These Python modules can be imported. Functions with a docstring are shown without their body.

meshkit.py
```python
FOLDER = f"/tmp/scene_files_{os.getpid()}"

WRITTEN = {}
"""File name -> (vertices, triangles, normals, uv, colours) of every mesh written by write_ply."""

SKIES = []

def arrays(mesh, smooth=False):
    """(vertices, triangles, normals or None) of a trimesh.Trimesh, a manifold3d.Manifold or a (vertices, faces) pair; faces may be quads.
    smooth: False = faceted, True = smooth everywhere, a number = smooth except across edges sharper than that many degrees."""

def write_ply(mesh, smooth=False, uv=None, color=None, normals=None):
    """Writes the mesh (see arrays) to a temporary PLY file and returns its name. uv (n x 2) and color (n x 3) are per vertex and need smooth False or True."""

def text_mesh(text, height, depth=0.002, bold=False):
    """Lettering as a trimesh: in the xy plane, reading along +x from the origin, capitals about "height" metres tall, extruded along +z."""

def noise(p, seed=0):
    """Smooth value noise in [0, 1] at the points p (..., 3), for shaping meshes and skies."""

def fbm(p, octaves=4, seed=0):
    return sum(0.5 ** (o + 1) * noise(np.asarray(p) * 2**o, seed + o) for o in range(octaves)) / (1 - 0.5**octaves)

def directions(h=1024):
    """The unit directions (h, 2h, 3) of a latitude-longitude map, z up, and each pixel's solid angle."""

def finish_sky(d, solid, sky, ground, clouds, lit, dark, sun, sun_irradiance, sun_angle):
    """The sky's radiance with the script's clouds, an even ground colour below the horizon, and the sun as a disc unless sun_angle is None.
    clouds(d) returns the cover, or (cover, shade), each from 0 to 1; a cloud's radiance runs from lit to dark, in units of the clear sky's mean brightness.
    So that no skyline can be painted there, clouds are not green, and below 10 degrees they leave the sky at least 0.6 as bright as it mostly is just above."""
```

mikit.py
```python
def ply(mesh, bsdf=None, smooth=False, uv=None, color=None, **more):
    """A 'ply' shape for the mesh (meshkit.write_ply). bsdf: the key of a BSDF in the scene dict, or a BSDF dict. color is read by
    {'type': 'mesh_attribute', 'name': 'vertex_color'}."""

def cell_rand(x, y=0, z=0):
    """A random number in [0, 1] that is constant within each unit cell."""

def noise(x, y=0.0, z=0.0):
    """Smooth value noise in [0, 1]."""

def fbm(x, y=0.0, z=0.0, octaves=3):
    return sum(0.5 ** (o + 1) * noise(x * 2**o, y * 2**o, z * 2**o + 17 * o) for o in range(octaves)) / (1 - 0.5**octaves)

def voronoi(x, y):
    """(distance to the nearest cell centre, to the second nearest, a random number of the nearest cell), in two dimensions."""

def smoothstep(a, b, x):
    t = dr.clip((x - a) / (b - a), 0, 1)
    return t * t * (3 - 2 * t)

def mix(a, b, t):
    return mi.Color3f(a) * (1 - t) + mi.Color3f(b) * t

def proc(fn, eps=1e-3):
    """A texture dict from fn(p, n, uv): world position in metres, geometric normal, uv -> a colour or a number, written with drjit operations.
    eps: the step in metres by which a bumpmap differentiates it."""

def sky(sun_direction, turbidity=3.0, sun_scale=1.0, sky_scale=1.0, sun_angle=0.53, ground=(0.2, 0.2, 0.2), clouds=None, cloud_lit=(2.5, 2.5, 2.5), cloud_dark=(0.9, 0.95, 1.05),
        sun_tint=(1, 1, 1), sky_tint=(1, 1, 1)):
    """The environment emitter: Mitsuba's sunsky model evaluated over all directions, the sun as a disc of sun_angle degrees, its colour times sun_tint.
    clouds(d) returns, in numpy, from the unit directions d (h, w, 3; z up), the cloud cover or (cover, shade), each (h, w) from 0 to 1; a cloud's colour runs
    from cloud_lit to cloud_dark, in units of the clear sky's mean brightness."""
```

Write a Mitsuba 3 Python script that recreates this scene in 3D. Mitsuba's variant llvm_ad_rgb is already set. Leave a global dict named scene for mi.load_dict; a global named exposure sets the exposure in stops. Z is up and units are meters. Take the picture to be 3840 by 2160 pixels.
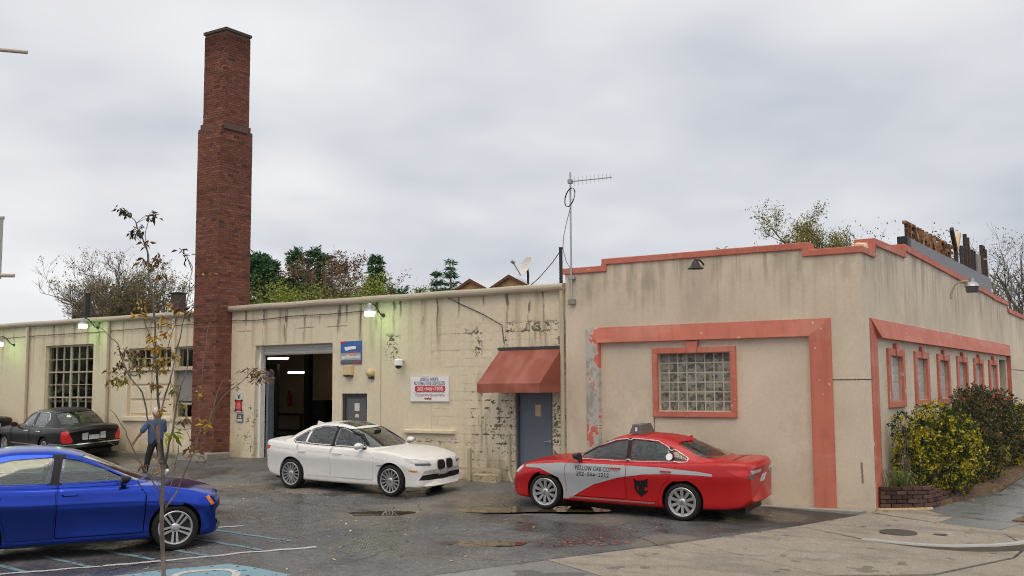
import math, random
import numpy as np, trimesh, shapely, drjit as dr, mitsuba as mi, manifold3d, mikit, meshkit
from manifold3d import Manifold, CrossSection
from shapely.geometry import Polygon, box as sbox, Point
from scipy.interpolate import RBFInterpolator, PchipInterpolator
from mikit import noise, fbm, smoothstep, mix, cell_rand, proc

# ------------------------------------------------------------------ camera, sky, exposure
T = mi.ScalarTransform4f
CAM = [5.5, -20.44, 2.36]
FW = [-0.54897119, 0.83037587, 0.09542823]
UP = [0.05717534, -0.07659628, 0.99542151]
scene, labels = {}, {}
scene['camera'] = {'type': 'perspective', 'fov': 51.778, 'fov_axis': 'x', 'near_clip': 0.1, 'far_clip': 4000.0,
                   'to_world': T().look_at(origin=CAM, target=[CAM[i] + FW[i] for i in range(3)], up=UP)}
exposure = 2.6


def cloud_cover(d):
    z = np.maximum(d[..., 2], 0.0)
    q = d / (z[..., None] + 0.22)
    a = meshkit.fbm(q * np.array([1.15, 1.15, 0.0]) + 3.1, 5, 7)
    b = meshkit.fbm(q * np.array([3.0, 3.0, 0.0]) + 9.0, 4, 21)
    west = 0.5 + 0.5 * (d[..., 0] * -0.93 + d[..., 1] * 0.36) / np.sqrt(np.maximum(1 - z * z, 1e-3))
    shade = 0.78 + 1.25 * (a - 0.5) + 0.60 * (b - 0.5) - 0.80 * np.clip(west - 0.5, 0, 1) ** 1.5 - 0.75 * z
    return np.ones_like(z), np.clip(shade, 0, 1)


scene['sky'] = mikit.sky([0.25, -0.55, 0.9], turbidity=3, sun_scale=0.16, sun_angle=45, sun_tint=(1.0, 0.98, 0.94), ground=(0.12, 0.115, 0.11),
                         clouds=cloud_cover, cloud_lit=(1.80, 1.80, 1.80), cloud_dark=(0.90, 0.98, 1.12))


# ------------------------------------------------------------------ helpers
def num(key):
    if key not in scene and not any(k.startswith(key + '__') for k in scene) and key not in labels:
        return key
    i = 1
    while f'{key}_{i:03d}' in scene or f'{key}_{i:03d}' in labels or any(k.startswith(f'{key}_{i:03d}__') for k in scene):
        i += 1
    return f'{key}_{i:03d}'


USED = {}


def nkey(key):
    """numbered key, quick (keys used through add only)"""
    n = USED.get(key, 0)
    USED[key] = n + 1
    return key if n == 0 else f'{key}_{n:03d}'


def add(key, mesh, bsdf, smooth=False, tw=None, **kw):
    key = nkey(key)
    d = mikit.ply(mesh, bsdf, smooth=smooth, **kw)
    if tw is not None:
        d['to_world'] = tw
    scene[key] = d
    return key


def reuse(key, src, tw=None):
    key = nkey(key)
    d = dict(scene[src])
    if tw is not None:
        d['to_world'] = tw
    scene[key] = d
    return key


def tag(key, label=None, cat=None, group=None, kind=None):
    d = labels.setdefault(key, {})
    for k, v in (('label', label), ('category', cat), ('group', group), ('kind', kind)):
        if v:
            d[k] = v


def cat(*ms):
    vs, fs, n = [], [], 0
    for v, f in ms:
        v = np.asarray(v, float)
        f = np.asarray(f, int)
        if f.shape[1] == 4:
            f = np.vstack([f[:, [0, 1, 2]], f[:, [0, 2, 3]]])
        vs.append(v)
        fs.append(f + n)
        n += len(v)
    return np.vstack(vs), np.vstack(fs)


def man(m):
    q = m.to_mesh()
    return np.array(q.vert_properties[:, :3], float), np.array(q.tri_verts, int)


def hull(pts):
    return man(Manifold.hull_points(np.asarray(pts, float)))


def box(x0, x1, y0, y1, z0, z1, c=0.0):
    X, Y, Z = sorted((x0, x1)), sorted((y0, y1)), sorted((z0, z1))
    if c <= 0:
        v = np.array([[x, y, z] for x in X for y in Y for z in Z])
        f = np.array([[0, 1, 3], [0, 3, 2], [4, 6, 7], [4, 7, 5], [0, 4, 5], [0, 5, 1], [2, 3, 7], [2, 7, 6], [0, 2, 6], [0, 6, 4], [1, 5, 7], [1, 7, 3]])
        return v, f
    p = []
    for i, x in enumerate(X):
        for j, y in enumerate(Y):
            for k, z in enumerate(Z):
                sx, sy, sz = c * (1 - 2 * i), c * (1 - 2 * j), c * (1 - 2 * k)
                p += [(x, y + sy, z + sz), (x + sx, y, z + sz), (x + sx, y + sy, z)]
    return hull(p)


def tube(pts, r, n=8, caps=True):
    p = np.asarray(pts, float)
    m = len(p)
    r = np.broadcast_to(np.asarray(r, float), (m,))
    t = np.gradient(p, axis=0)
    t /= np.linalg.norm(t, axis=1, keepdims=True) + 1e-12
    ref = np.array([0, 0, 1.0]) if abs(t[:, 2]).mean() < 0.8 else np.array([1.0, 0, 0])
    a = np.cross(t, ref)
    a /= np.linalg.norm(a, axis=1, keepdims=True) + 1e-12
    b = np.cross(t, a)
    ang = np.arange(n) * 2 * np.pi / n
    v = (p[:, None] + r[:, None, None] * (np.cos(ang)[None, :, None] * a[:, None] + np.sin(ang)[None, :, None] * b[:, None])).reshape(-1, 3)
    i, j = np.meshgrid(np.arange(m - 1), np.arange(n), indexing='ij')
    q = np.stack([i * n + j, i * n + (j + 1) % n, (i + 1) * n + (j + 1) % n, (i + 1) * n + j], -1).reshape(-1, 4)
    f = np.vstack([q[:, [0, 2, 1]], q[:, [0, 3, 2]]])
    if caps:
        v = np.vstack([v, p[:1], p[-1:]])
        k = np.arange(n)
        f = np.vstack([f, np.stack([k * 0 + m * n, k, (k + 1) % n], 1), np.stack([k * 0 + m * n + 1, (m - 1) * n + (k + 1) % n, (m - 1) * n + k], 1)])
    return v, f[:, ::-1]


def cyl(p0, p1, r, n=20):
    return tube([p0, p1], r, n)


def lathe(profile, n=32, axis='z', center=(0, 0, 0)):
    """profile [(radius, height)] turned round the axis; closed by the user's profile"""
    p = np.asarray(profile, float)
    ang = np.arange(n) * 2 * np.pi / n
    v = np.stack([p[:, 0][:, None] * np.cos(ang), p[:, 0][:, None] * np.sin(ang), np.broadcast_to(p[:, 1][:, None], (len(p), n))], -1).reshape(-1, 3)
    m = len(p)
    i, j = np.meshgrid(np.arange(m - 1), np.arange(n), indexing='ij')
    q = np.stack([i * n + j, i * n + (j + 1) % n, (i + 1) * n + (j + 1) % n, (i + 1) * n + j], -1).reshape(-1, 4)
    f = np.vstack([q[:, [0, 1, 2]], q[:, [0, 2, 3]]])
    if axis == 'y':
        v = v[:, [0, 2, 1]]
        f = f[:, ::-1]
    elif axis == 'x':
        v = v[:, [2, 0, 1]]
    return v + np.array(center), f


def prism_xz(poly, y0, y1):
    """shapely polygon in (x, z) pushed along y"""
    out = []
    for g in getattr(poly, 'geoms', [poly]):
        if g.is_empty:
            continue
        m = trimesh.creation.extrude_polygon(g, abs(y1 - y0), engine='earcut')
        v = np.array(m.vertices)[:, [0, 2, 1]]
        v[:, 1] = max(y0, y1) - v[:, 1]
        out.append((v, np.array(m.faces)))
    return cat(*out)


def prism_yz(poly, x0, x1):
    out = []
    for g in getattr(poly, 'geoms', [poly]):
        m = trimesh.creation.extrude_polygon(g, abs(x1 - x0), engine='earcut')
        v = np.array(m.vertices)[:, [2, 0, 1]]
        v[:, 0] += min(x0, x1)
        out.append((v, np.array(m.faces)))
    return cat(*out)


def prism_xy(poly, z0, z1):
    out = []
    for g in getattr(poly, 'geoms', [poly]):
        m = trimesh.creation.extrude_polygon(g, abs(z1 - z0), engine='earcut')
        v = np.array(m.vertices)
        v[:, 2] += min(z0, z1)
        out.append((v, np.array(m.faces)))
    return cat(*out)


def text_wall(s, x, y, z, h, bold=False, width=None, depth=0.004):
    """lettering on a wall facing -y, left edge x, base z"""
    m = meshkit.text_mesh(s, h, depth, bold)
    v = np.array(m.vertices)
    if width:
        v[:, 0] *= width / max(v[:, 0].max(), 1e-6)
    return np.stack([v[:, 0] + x, y - v[:, 2], v[:, 1] + z], 1), np.array(m.faces)


def move(m, d):
    return np.asarray(m[0]) + np.array(d), m[1]


# ------------------------------------------------------------------ materials
def rgb(r, g=None, b=None):
    return {'type': 'rgb', 'value': [r, r if g is None else g, r if b is None else b]}


def pbr(key, col, rough=0.6, metal=0.0, spec=0.5, **kw):
    d = {'type': 'principled', 'base_color': col if isinstance(col, dict) else rgb(*col), 'roughness': rough, 'metallic': metal, 'specular': spec, **kw}
    scene[key] = {'type': 'twosided', 'bsdf': d}
    return key


def fn_peel(p, region, scale=1.0, t=0.56):
    return smoothstep(t, t + 0.05, fbm(p.x * 5 * scale, p.y * 5 * scale, p.z * 6 * scale)) * region


def boxmask(u, v, u0, u1, v0, v1, s=0.12):
    return smoothstep(u0 - s, u0 + s, u) * (1 - smoothstep(u1 - s, u1 + s, u)) * smoothstep(v0 - s, v0 + s, v) * (1 - smoothstep(v1 - s, v1 + s, v))


def cream_fn(p, n, uv):
    big = fbm(p.x * 0.5, p.z * 0.9, p.y * 0.5)
    fine = fbm(p.x * 16, p.z * 16, p.y * 16)
    c = mix((0.71, 0.63, 0.485), (0.63, 0.555, 0.42), big)
    c = c * (0.93 + 0.14 * fine)
    # rain streaks below the gutter
    st = smoothstep(0.52, 0.80, fbm(p.x * 5.5, p.z * 0.30, 3.0)) * smoothstep(2.6, 4.6, p.z)
    c = mix(c, c * mi.Color3f(0.60, 0.56, 0.47), st * 0.9)
    # black drips under leaking gutter joints
    dr_m = mi.Float(0)
    dn = smoothstep(0.30, 0.62, fbm(p.x * 14, p.z * 4, 1.0))
    jn = 0.06 * (noise(p.z * 3.0, p.x * 0.2) - 0.5)
    for x0, w in ((-17.0, 0.06), (-16.3, 0.05), (-14.2, 0.05), (-12.75, 0.05), (-10.7, 0.06), (-10.25, 0.04), (-8.9, 0.07), (-7.6, 0.06), (-7.2, 0.04), (-26.0, 0.05), (-23.6, 0.08), (-22.4, 0.05), (-20.6, 0.06), (-28.3, 0.06), (-15.45, 0.10), (-14.75, 0.07), (-13.5, 0.09), (-13.24, 0.05), (-12.2, 0.10), (-11.62, 0.07), (-11.42, 0.05), (-9.6, 0.04), (-24.9, 0.06), (-21.4, 0.07), (-8.2, 0.06)):
        dr_m = dr.maximum(dr_m, (1 - smoothstep(w * 0.3, w, dr.abs(p.x - x0 + jn))) * smoothstep(3.35 + 0.6 * math.sin(x0 * 7), 4.6, p.z) * dn)
    c = mix(c, (0.055, 0.048, 0.032), dr_m * 0.85)
    # hairline crack high on the wall
    ck = (1 - smoothstep(0.006, 0.016, dr.abs(p.z - 4.02 - 0.03 * (fbm(p.x * 2.0, 8.0, 0.0) - 0.5)))) * smoothstep(0.35, 0.6, noise(p.x * 1.7, 5.0)) * boxmask(p.x, p.z, -17.3, -12.5, 3.8, 4.3)
    c = mix(c, (0.13, 0.11, 0.08), ck * 0.8)
    # black mould and flaked paint
    pk = mi.Float(0)
    jz = dr.abs(p.z * 5 - 0.5 - dr.round(p.z * 5 - 0.5))
    pf = 0.50 * fbm(p.x * 6.5, p.z * 7.5, p.y * 6) + 0.50 * fbm(p.x * 24, p.z * 30, 2.0) + 0.10 * (1 - smoothstep(0.0, 0.14, jz)) - 0.02
    for x0, x1, z0, z1, t in ((-11.92, -11.45, 3.12, 3.75, 0.47), (-9.16, -8.92, 3.15, 3.85, 0.46), (-8.30, -8.06, 2.9, 3.8, 0.48), (-8.2, -6.7, 3.62, 3.92, 0.50), (-6.86, -6.62, 2.4, 3.9, 0.47),
                              (-9.25, -8.0, 0.2, 2.35, 0.545), (-8.55, -8.02, 0.3, 2.3, 0.50), (-6.98, -6.62, 0.3, 2.3, 0.50), (-16.95, -16.55, 0.4, 2.0, 0.55), (-17.4, -16.9, 0.4, 1.5, 0.60), (-9.7, -9.0, 3.65, 3.82, 0.53), (-11.0, -9.2, 1.05, 1.2, 0.55)):
        pk = dr.maximum(pk, smoothstep(t + 0.045, t + 0.08, pf) * boxmask(p.x, p.z, x0, x1, z0, z1, 0.09))
    c = mix(c, mix((0.045, 0.038, 0.03), (0.17, 0.14, 0.10), fbm(p.x * 9, p.z * 11, 3.0)), pk * 0.92)
    sm = smoothstep(0.45, 0.75, fbm(p.x * 7.0, p.z * 0.8, 8.0)) * dr.maximum(boxmask(p.x, p.z, -9.3, -8.0, 0.3, 2.6, 0.3), boxmask(p.x, p.z, -8.4, -6.6, 3.2, 3.95, 0.25))
    c = mix(c, (0.16, 0.13, 0.09), sm * 0.55)
    # damp greenish foot of the wall
    foot = smoothstep(0.35, 0.75, fbm(p.x * 2.2, p.z * 2.2, 4.0)) * (1 - smoothstep(0.4, 1.3, p.z))
    c = mix(c, (0.30, 0.26, 0.15), foot * 0.6)
    return c


def beige_fn(p, n, uv):
    h = p.x + p.y
    c = mix((0.62, 0.54, 0.43), (0.56, 0.485, 0.385), fbm(h * 0.6, p.z * 0.8, 1.0))
    c = c * (0.94 + 0.12 * fbm(h * 22, p.z * 22, 2.0))
    st = smoothstep(0.44, 0.80, fbm(h * 7.0, p.z * 0.35, 5.0) * 0.6 + fbm(h * 2.0, p.z * 1.3, 15.0) * 0.4) * smoothstep(3.3, 4.9, p.z) * 0.8
    st = dr.maximum(st, 0.65 * smoothstep(0.55, 0.75, fbm(h * 9.0, p.z * 0.5, 11.0)) * smoothstep(4.2, 5.0, p.z))
    c = mix(c, (0.17, 0.15, 0.11), st * 0.62)
    cr = (1 - smoothstep(0.012, 0.03, dr.abs(p.x + 0.115 + 0.03 * (p.z - 0.7)))) * boxmask(p.z, p.y, 0.55, 0.95, -0.01, 0.01, 0.02)
    c = mix(c, (0.06, 0.045, 0.035), cr)
    mott = fbm(h * 1.4, p.z * 1.1, 21.0)
    c = c * (0.86 + 0.28 * mott)
    blot = smoothstep(0.56, 0.66, fbm(h * 0.8 + 4.0, p.z * 0.6, 31.0)) * smoothstep(0.4, 0.6, fbm(h * 6.0, p.z * 5.0, 33.0))
    c = mix(c, c * 0.93, blot)
    low = smoothstep(0.5, 0.75, fbm(h * 3.0, p.z * 3.0, 9.0)) * (1 - smoothstep(0.1, 0.6, p.z))
    return mix(c, (0.25, 0.22, 0.16), low * 0.5)


def salmon_fn(p, n, uv):
    h = p.x + p.y
    c = mix((0.54, 0.175, 0.122), (0.49, 0.152, 0.108), fbm(h * 1.3, p.z * 2.0, 1.0))
    fade = smoothstep(0.48, 0.70, fbm(h * 0.9, p.z * 5.0, 2.0))
    c = mix(c, (0.60, 0.27, 0.21), fade * 0.35)
    dk = smoothstep(0.55, 0.8, fbm(h * 3.5, p.z * 3.5, 7.0))
    run = smoothstep(0.5, 0.75, fbm(h * 9.0, p.z * 0.9, 17.0))
    c = mix(c, c * 0.68, dr.maximum(dk * 0.35, run * 0.35))
    wear = smoothstep(0.82, 0.85, fbm(h * 7.0, p.z * 8.0, 12.0))
    return mix(c, (0.60, 0.55, 0.50), wear * 0.8)


def peel_fn(p, n, uv):
    c = mix((0.60, 0.185, 0.135), (0.52, 0.15, 0.11), fbm(p.x * 2, p.z * 2, 1.0))
    m = fbm(p.x * 3.2, p.z * 2.0, 5.0) + 0.22 * (fbm(p.x * 16, p.z * 16, 2.0) - 0.5) + 0.10 * smoothstep(-5.75, -6.05, p.x)
    gone = smoothstep(0.455, 0.47, m)
    prim = mix((0.47, 0.46, 0.43), (0.36, 0.33, 0.28), smoothstep(0.4, 0.7, fbm(p.x * 9, p.z * 9, 8.0)))
    edge = smoothstep(0.44, 0.455, m) * (1 - gone)
    return mix(mix(c, prim, gone), (0.72, 0.68, 0.62), edge)


def asphalt_fn(p, n, uv):
    w = fbm(p.x * 0.35, p.y * 0.35, 1.0)
    w2 = fbm(p.x * 1.6, p.y * 1.6, 2.0)
    c = mix((0.066, 0.067, 0.071), (0.112, 0.110, 0.108), smoothstep(0.3, 0.7, w * 0.6 + w2 * 0.4))
    g = 0.55 * cell_rand(dr.floor(p.x * 55), dr.floor(p.y * 55), 3.0) + 0.45 * noise(p.x * 26, p.y * 26, 7.0)
    c = c * (0.52 + 0.96 * g)
    c = c * (0.8 + 0.4 * fbm(p.x * 7, p.y * 7, 5.0))
    mud = smoothstep(0.56, 0.70, fbm(p.x * 0.55 + 3.0, p.y * 0.8, 9.0)) * smoothstep(-8.5, -5.0, p.y)
    c = mix(c, (0.165, 0.135, 0.10), mud * 0.45)
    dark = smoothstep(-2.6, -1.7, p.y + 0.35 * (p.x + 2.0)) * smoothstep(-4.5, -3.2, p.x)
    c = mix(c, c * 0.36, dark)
    va, vb, _ = mikit.voronoi(p.x * 0.42 + 0.10 * fbm(p.x * 3, p.y * 3, 1.0), p.y * 0.42 + 0.10 * fbm(p.x * 3, p.y * 3, 7.0))
    crack = (1 - smoothstep(0.004, 0.016, vb - va)) * smoothstep(0.40, 0.60, noise(p.x * 0.5, p.y * 0.5, 44.0))
    c = mix(c, (0.018, 0.017, 0.016), crack * 0.85)
    wet = 1 - smoothstep(0.36, 0.60, fbm(p.x * 0.9, p.y * 0.9, 6.0))
    return c * (1 - 0.30 * wet)


def asphalt_h(p, n, uv):
    return 0.006 * fbm(p.x * 30, p.y * 30, 0.0) + 0.012 * fbm(p.x * 5, p.y * 5, 3.0)


def asphalt_r(p, n, uv):
    return 0.22 + 0.50 * smoothstep(0.36, 0.60, fbm(p.x * 0.9, p.y * 0.9, 6.0))


def concrete_fn(p, n, uv):
    c = mix((0.255, 0.228, 0.19), (0.20, 0.178, 0.15), fbm(p.x * 0.8, p.y * 0.8, 2.0))
    s = fbm(p.x * 0.9 + 0.6 * p.y, p.y * 3.2 - 0.7 * p.x, 4.0)
    c = mix(c, (0.15, 0.135, 0.118), smoothstep(0.50, 0.72, s) * 0.6)
    c = c * (0.83 + 0.34 * cell_rand(dr.floor(p.x * 60), dr.floor(p.y * 60), 2.0))
    va, vb, _ = mikit.voronoi(p.x * 0.30 + 0.08 * fbm(p.x * 3, p.y * 3, 1.0), p.y * 0.30)
    c = mix(c, (0.05, 0.045, 0.04), (1 - smoothstep(0.002, 0.009, vb - va)) * smoothstep(0.5, 0.65, noise(p.x * 0.4, p.y * 0.4, 4.0)) * 0.8)
    spot = smoothstep(0.74, 0.80, fbm(p.x * 3.1, p.y * 3.1, 14.0))
    c = mix(c, c * 0.6, spot)
    return c * (0.88 + 0.24 * fbm(p.x * 9, p.y * 9, 2.0))


def wetslab_fn(p, n, uv):
    c = mix((0.125, 0.138, 0.145), (0.19, 0.195, 0.19), fbm(p.x * 1.3, p.y * 1.3, 2.0))
    c = mix(c, (0.06, 0.062, 0.06), smoothstep(0.58, 0.70, fbm(p.x * 2.4, p.y * 2.0, 7.0)) * 0.7)
    return c * (0.85 + 0.3 * cell_rand(dr.floor(p.x * 50), dr.floor(p.y * 50), 2.0))


def rust_fn(p, n, uv):
    c = mix((0.22, 0.10, 0.04), (0.09, 0.055, 0.04), smoothstep(0.35, 0.65, fbm(p.y * 5, p.z * 4, p.x * 4)))
    return mix(c, (0.34, 0.24, 0.16), smoothstep(0.56, 0.66, fbm(p.y * 9, p.z * 7, 3.0)))


def grime_fn(p, n, uv):
    return mix((0.22, 0.215, 0.20), (0.33, 0.31, 0.275), fbm(p.x * 3, p.y * 3, p.z * 3)) * (0.85 + 0.3 * fbm(p.x * 21, p.y * 21, p.z * 21))


def awning_fn(p, n, uv):
    c = mix((0.30, 0.088, 0.058), (0.255, 0.070, 0.047), fbm(p.x * 2.0, p.z * 2.0, 3.0))
    f = smoothstep(0.50, 0.62, fbm(p.x * 1.6 + p.z * 0.8, p.z * 1.3 - p.x * 0.4, 9.0))
    f2 = smoothstep(0.45, 0.75, fbm(p.x * 7.0, p.z * 1.2, 4.0))
    return mix(mix(c, (0.42, 0.18, 0.14), f * 0.35), c * 0.7, f2 * 0.35)


def blockglass_h(p, n, uv):
    return 0.006 * fbm((p.x + p.y) * 20, p.z * 20, 3.0)


def blockglass_fn(p, n, uv):
    t = 0.28 + 0.62 * smoothstep(0.25, 0.75, fbm((p.x + p.y) * 15, p.z * 15, 6.0)) - 0.25 * noise((p.x + p.y) * 4.9, p.z * 4.9)
    return mix((0.045, 0.05, 0.04), (0.33, 0.33, 0.28), t)


def bark_fn(p, n, uv):
    return mix((0.11, 0.095, 0.08), (0.24, 0.21, 0.18), fbm(p.x * 40, p.y * 40, p.z * 14))


def mulch_fn(p, n, uv):
    return mix((0.055, 0.035, 0.025), (0.20, 0.145, 0.10), cell_rand(dr.floor(p.x * 30), dr.floor(p.y * 30), 1.0) * 0.6 + 0.4 * fbm(p.x * 4, p.y * 4, 0.0))


def bump(key, inner, fn, scale=1.0, eps=2e-3):
    scene[key] = {'type': 'twosided', 'bsdf': {'type': 'bumpmap', 'arbitrary': proc(fn, eps), 'scale': scale, 'bsdf': inner}}
    return key


def prin(col, rough=0.6, spec=0.5, **kw):
    return {'type': 'principled', 'base_color': col, 'roughness': rough, 'specular': spec, **kw}


pbr('mat_cream', proc(cream_fn), 0.75, spec=0.3)
pbr('mat_beige', proc(beige_fn), 0.8, spec=0.25)
pbr('mat_salmon', proc(salmon_fn), 0.6, spec=0.35)
pbr('mat_peel', proc(peel_fn), 0.7, spec=0.3)
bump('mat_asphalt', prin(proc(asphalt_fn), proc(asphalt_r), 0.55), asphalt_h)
pbr('mat_concrete', proc(concrete_fn), 0.8, spec=0.3)
pbr('mat_wetslab', proc(wetslab_fn), 0.35, spec=0.5)
pbr('mat_rust', proc(rust_fn), 0.85, spec=0.2)
pbr('mat_grime', proc(grime_fn), 0.7, spec=0.3)
pbr('mat_awning', proc(awning_fn), 0.55, spec=0.4)
pbr('mat_bark', proc(bark_fn), 0.85, spec=0.2)
pbr('mat_mulch', proc(mulch_fn), 0.95, spec=0.1)
bump('mat_glassblock', prin(proc(blockglass_fn), 0.2, 0.4), blockglass_h)
scene['mat_puddle'] = {'type': 'plastic', 'diffuse_reflectance': rgb(0.085, 0.062, 0.038), 'int_ior': 1.36}
pbr('mat_mortar', (0.43, 0.41, 0.35), 0.85, spec=0.2)
pbr('mat_gutter', (0.42, 0.37, 0.29), 0.55)
pbr('mat_creamtrim', (0.46, 0.41, 0.31), 0.6)
pbr('mat_roof', (0.10, 0.10, 0.10), 0.9)
pbr('mat_white', (0.78, 0.78, 0.77), 0.5)
pbr('mat_offwhite', (0.62, 0.62, 0.60), 0.55)
pbr('mat_black', (0.018, 0.018, 0.02), 0.5)
pbr('mat_dark', (0.045, 0.045, 0.048), 0.7)
pbr('mat_greymetal', (0.36, 0.36, 0.36), 0.4, metal=0.6)
pbr('mat_galv', (0.48, 0.49, 0.50), 0.35, metal=0.8)
pbr('mat_greydoor', (0.105, 0.11, 0.115), 0.5)
pbr('mat_bluedoor', (0.145, 0.175, 0.215), 0.45)
pbr('mat_signblue', (0.035, 0.13, 0.42), 0.4)
pbr('mat_signred', (0.50, 0.035, 0.05), 0.4)
pbr('mat_textblue', (0.03, 0.06, 0.20), 0.5)
pbr('mat_textgrey', (0.35, 0.34, 0.37), 0.5)
pbr('mat_tan', (0.62, 0.47, 0.28), 0.6)
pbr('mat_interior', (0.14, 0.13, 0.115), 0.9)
pbr('mat_backwall', (0.50, 0.36, 0.24), 0.9)
pbr('mat_plywood', (0.25, 0.24, 0.22), 0.85)
pbr('mat_bluelines', (0.12, 0.19, 0.225), 0.75)
pbr('mat_bluepad', (0.15, 0.255, 0.31), 0.7)
pbr('mat_whiteline', (0.40, 0.39, 0.38), 0.75)
pbr('mat_kerb', (0.30, 0.30, 0.29), 0.7)
pbr('mat_iron', (0.075, 0.062, 0.058), 0.6, metal=0.3)
pbr('mat_slate', (0.10, 0.115, 0.135), 0.6)
pbr('mat_skylight', (0.55, 0.57, 0.60), 0.35, metal=0.3)
pbr('mat_ochre', (0.38, 0.24, 0.10), 0.8)
pbr('mat_cap', (0.07, 0.05, 0.045), 0.85)
VC = {'type': 'mesh_attribute', 'name': 'vertex_color'}
pbr('mat_vc', VC, 0.85, spec=0.2)
scene['mat_leaf'] = {'type': 'twosided', 'bsdf': {'type': 'principled', 'base_color': VC, 'roughness': 0.55, 'specular': 0.3}}
scene['mat_pane'] = {'type': 'thindielectric', 'int_ior': 1.5, 'specular_transmittance': rgb(0.85, 0.88, 0.86)}
bump('mat_glassblock_pale', prin(rgb(.40, .42, .42), 0.15, 0.7), blockglass_h, 0.7)
pbr('mat_signslate', (.14, .16, .20), .5)
pbr('mat_boothgrey', (.13, .13, .115), .8)
pbr('mat_mortar_dark', (.12, .075, .06), .9)
pbr('mat_dullred', (.30, .09, .12), .5)
pbr('mat_dullred2', (.55, .20, .18), .5)
pbr('mat_darkgreen', (.02, .10, .08), .5)
pbr('mat_redbrown', (.13, .055, .04), .85)
pbr('mat_darkrust', (.055, .04, .036), .85)
pbr('mat_banner', (.33, .35, .33), .6)
pbr('mat_saplingbark', (.15, .125, .11), .85)
pbr('mat_skin', (.28, .14, .095), .55)
pbr('mat_shirt', (.065, .095, .20), .85)
pbr('mat_trousers', (.022, .025, .024), .85)
pbr('mat_capgrey', (.55, .53, .52), .8)
pbr('mat_hairgrey', (.28, .27, .26), .9)
pbr('mat_darkgrime', (.14, .125, .10), .85)
pbr('mat_stack', (.075, .055, .05), .9)
pbr('mat_signboard', (.20, .22, .25), .6)
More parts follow.
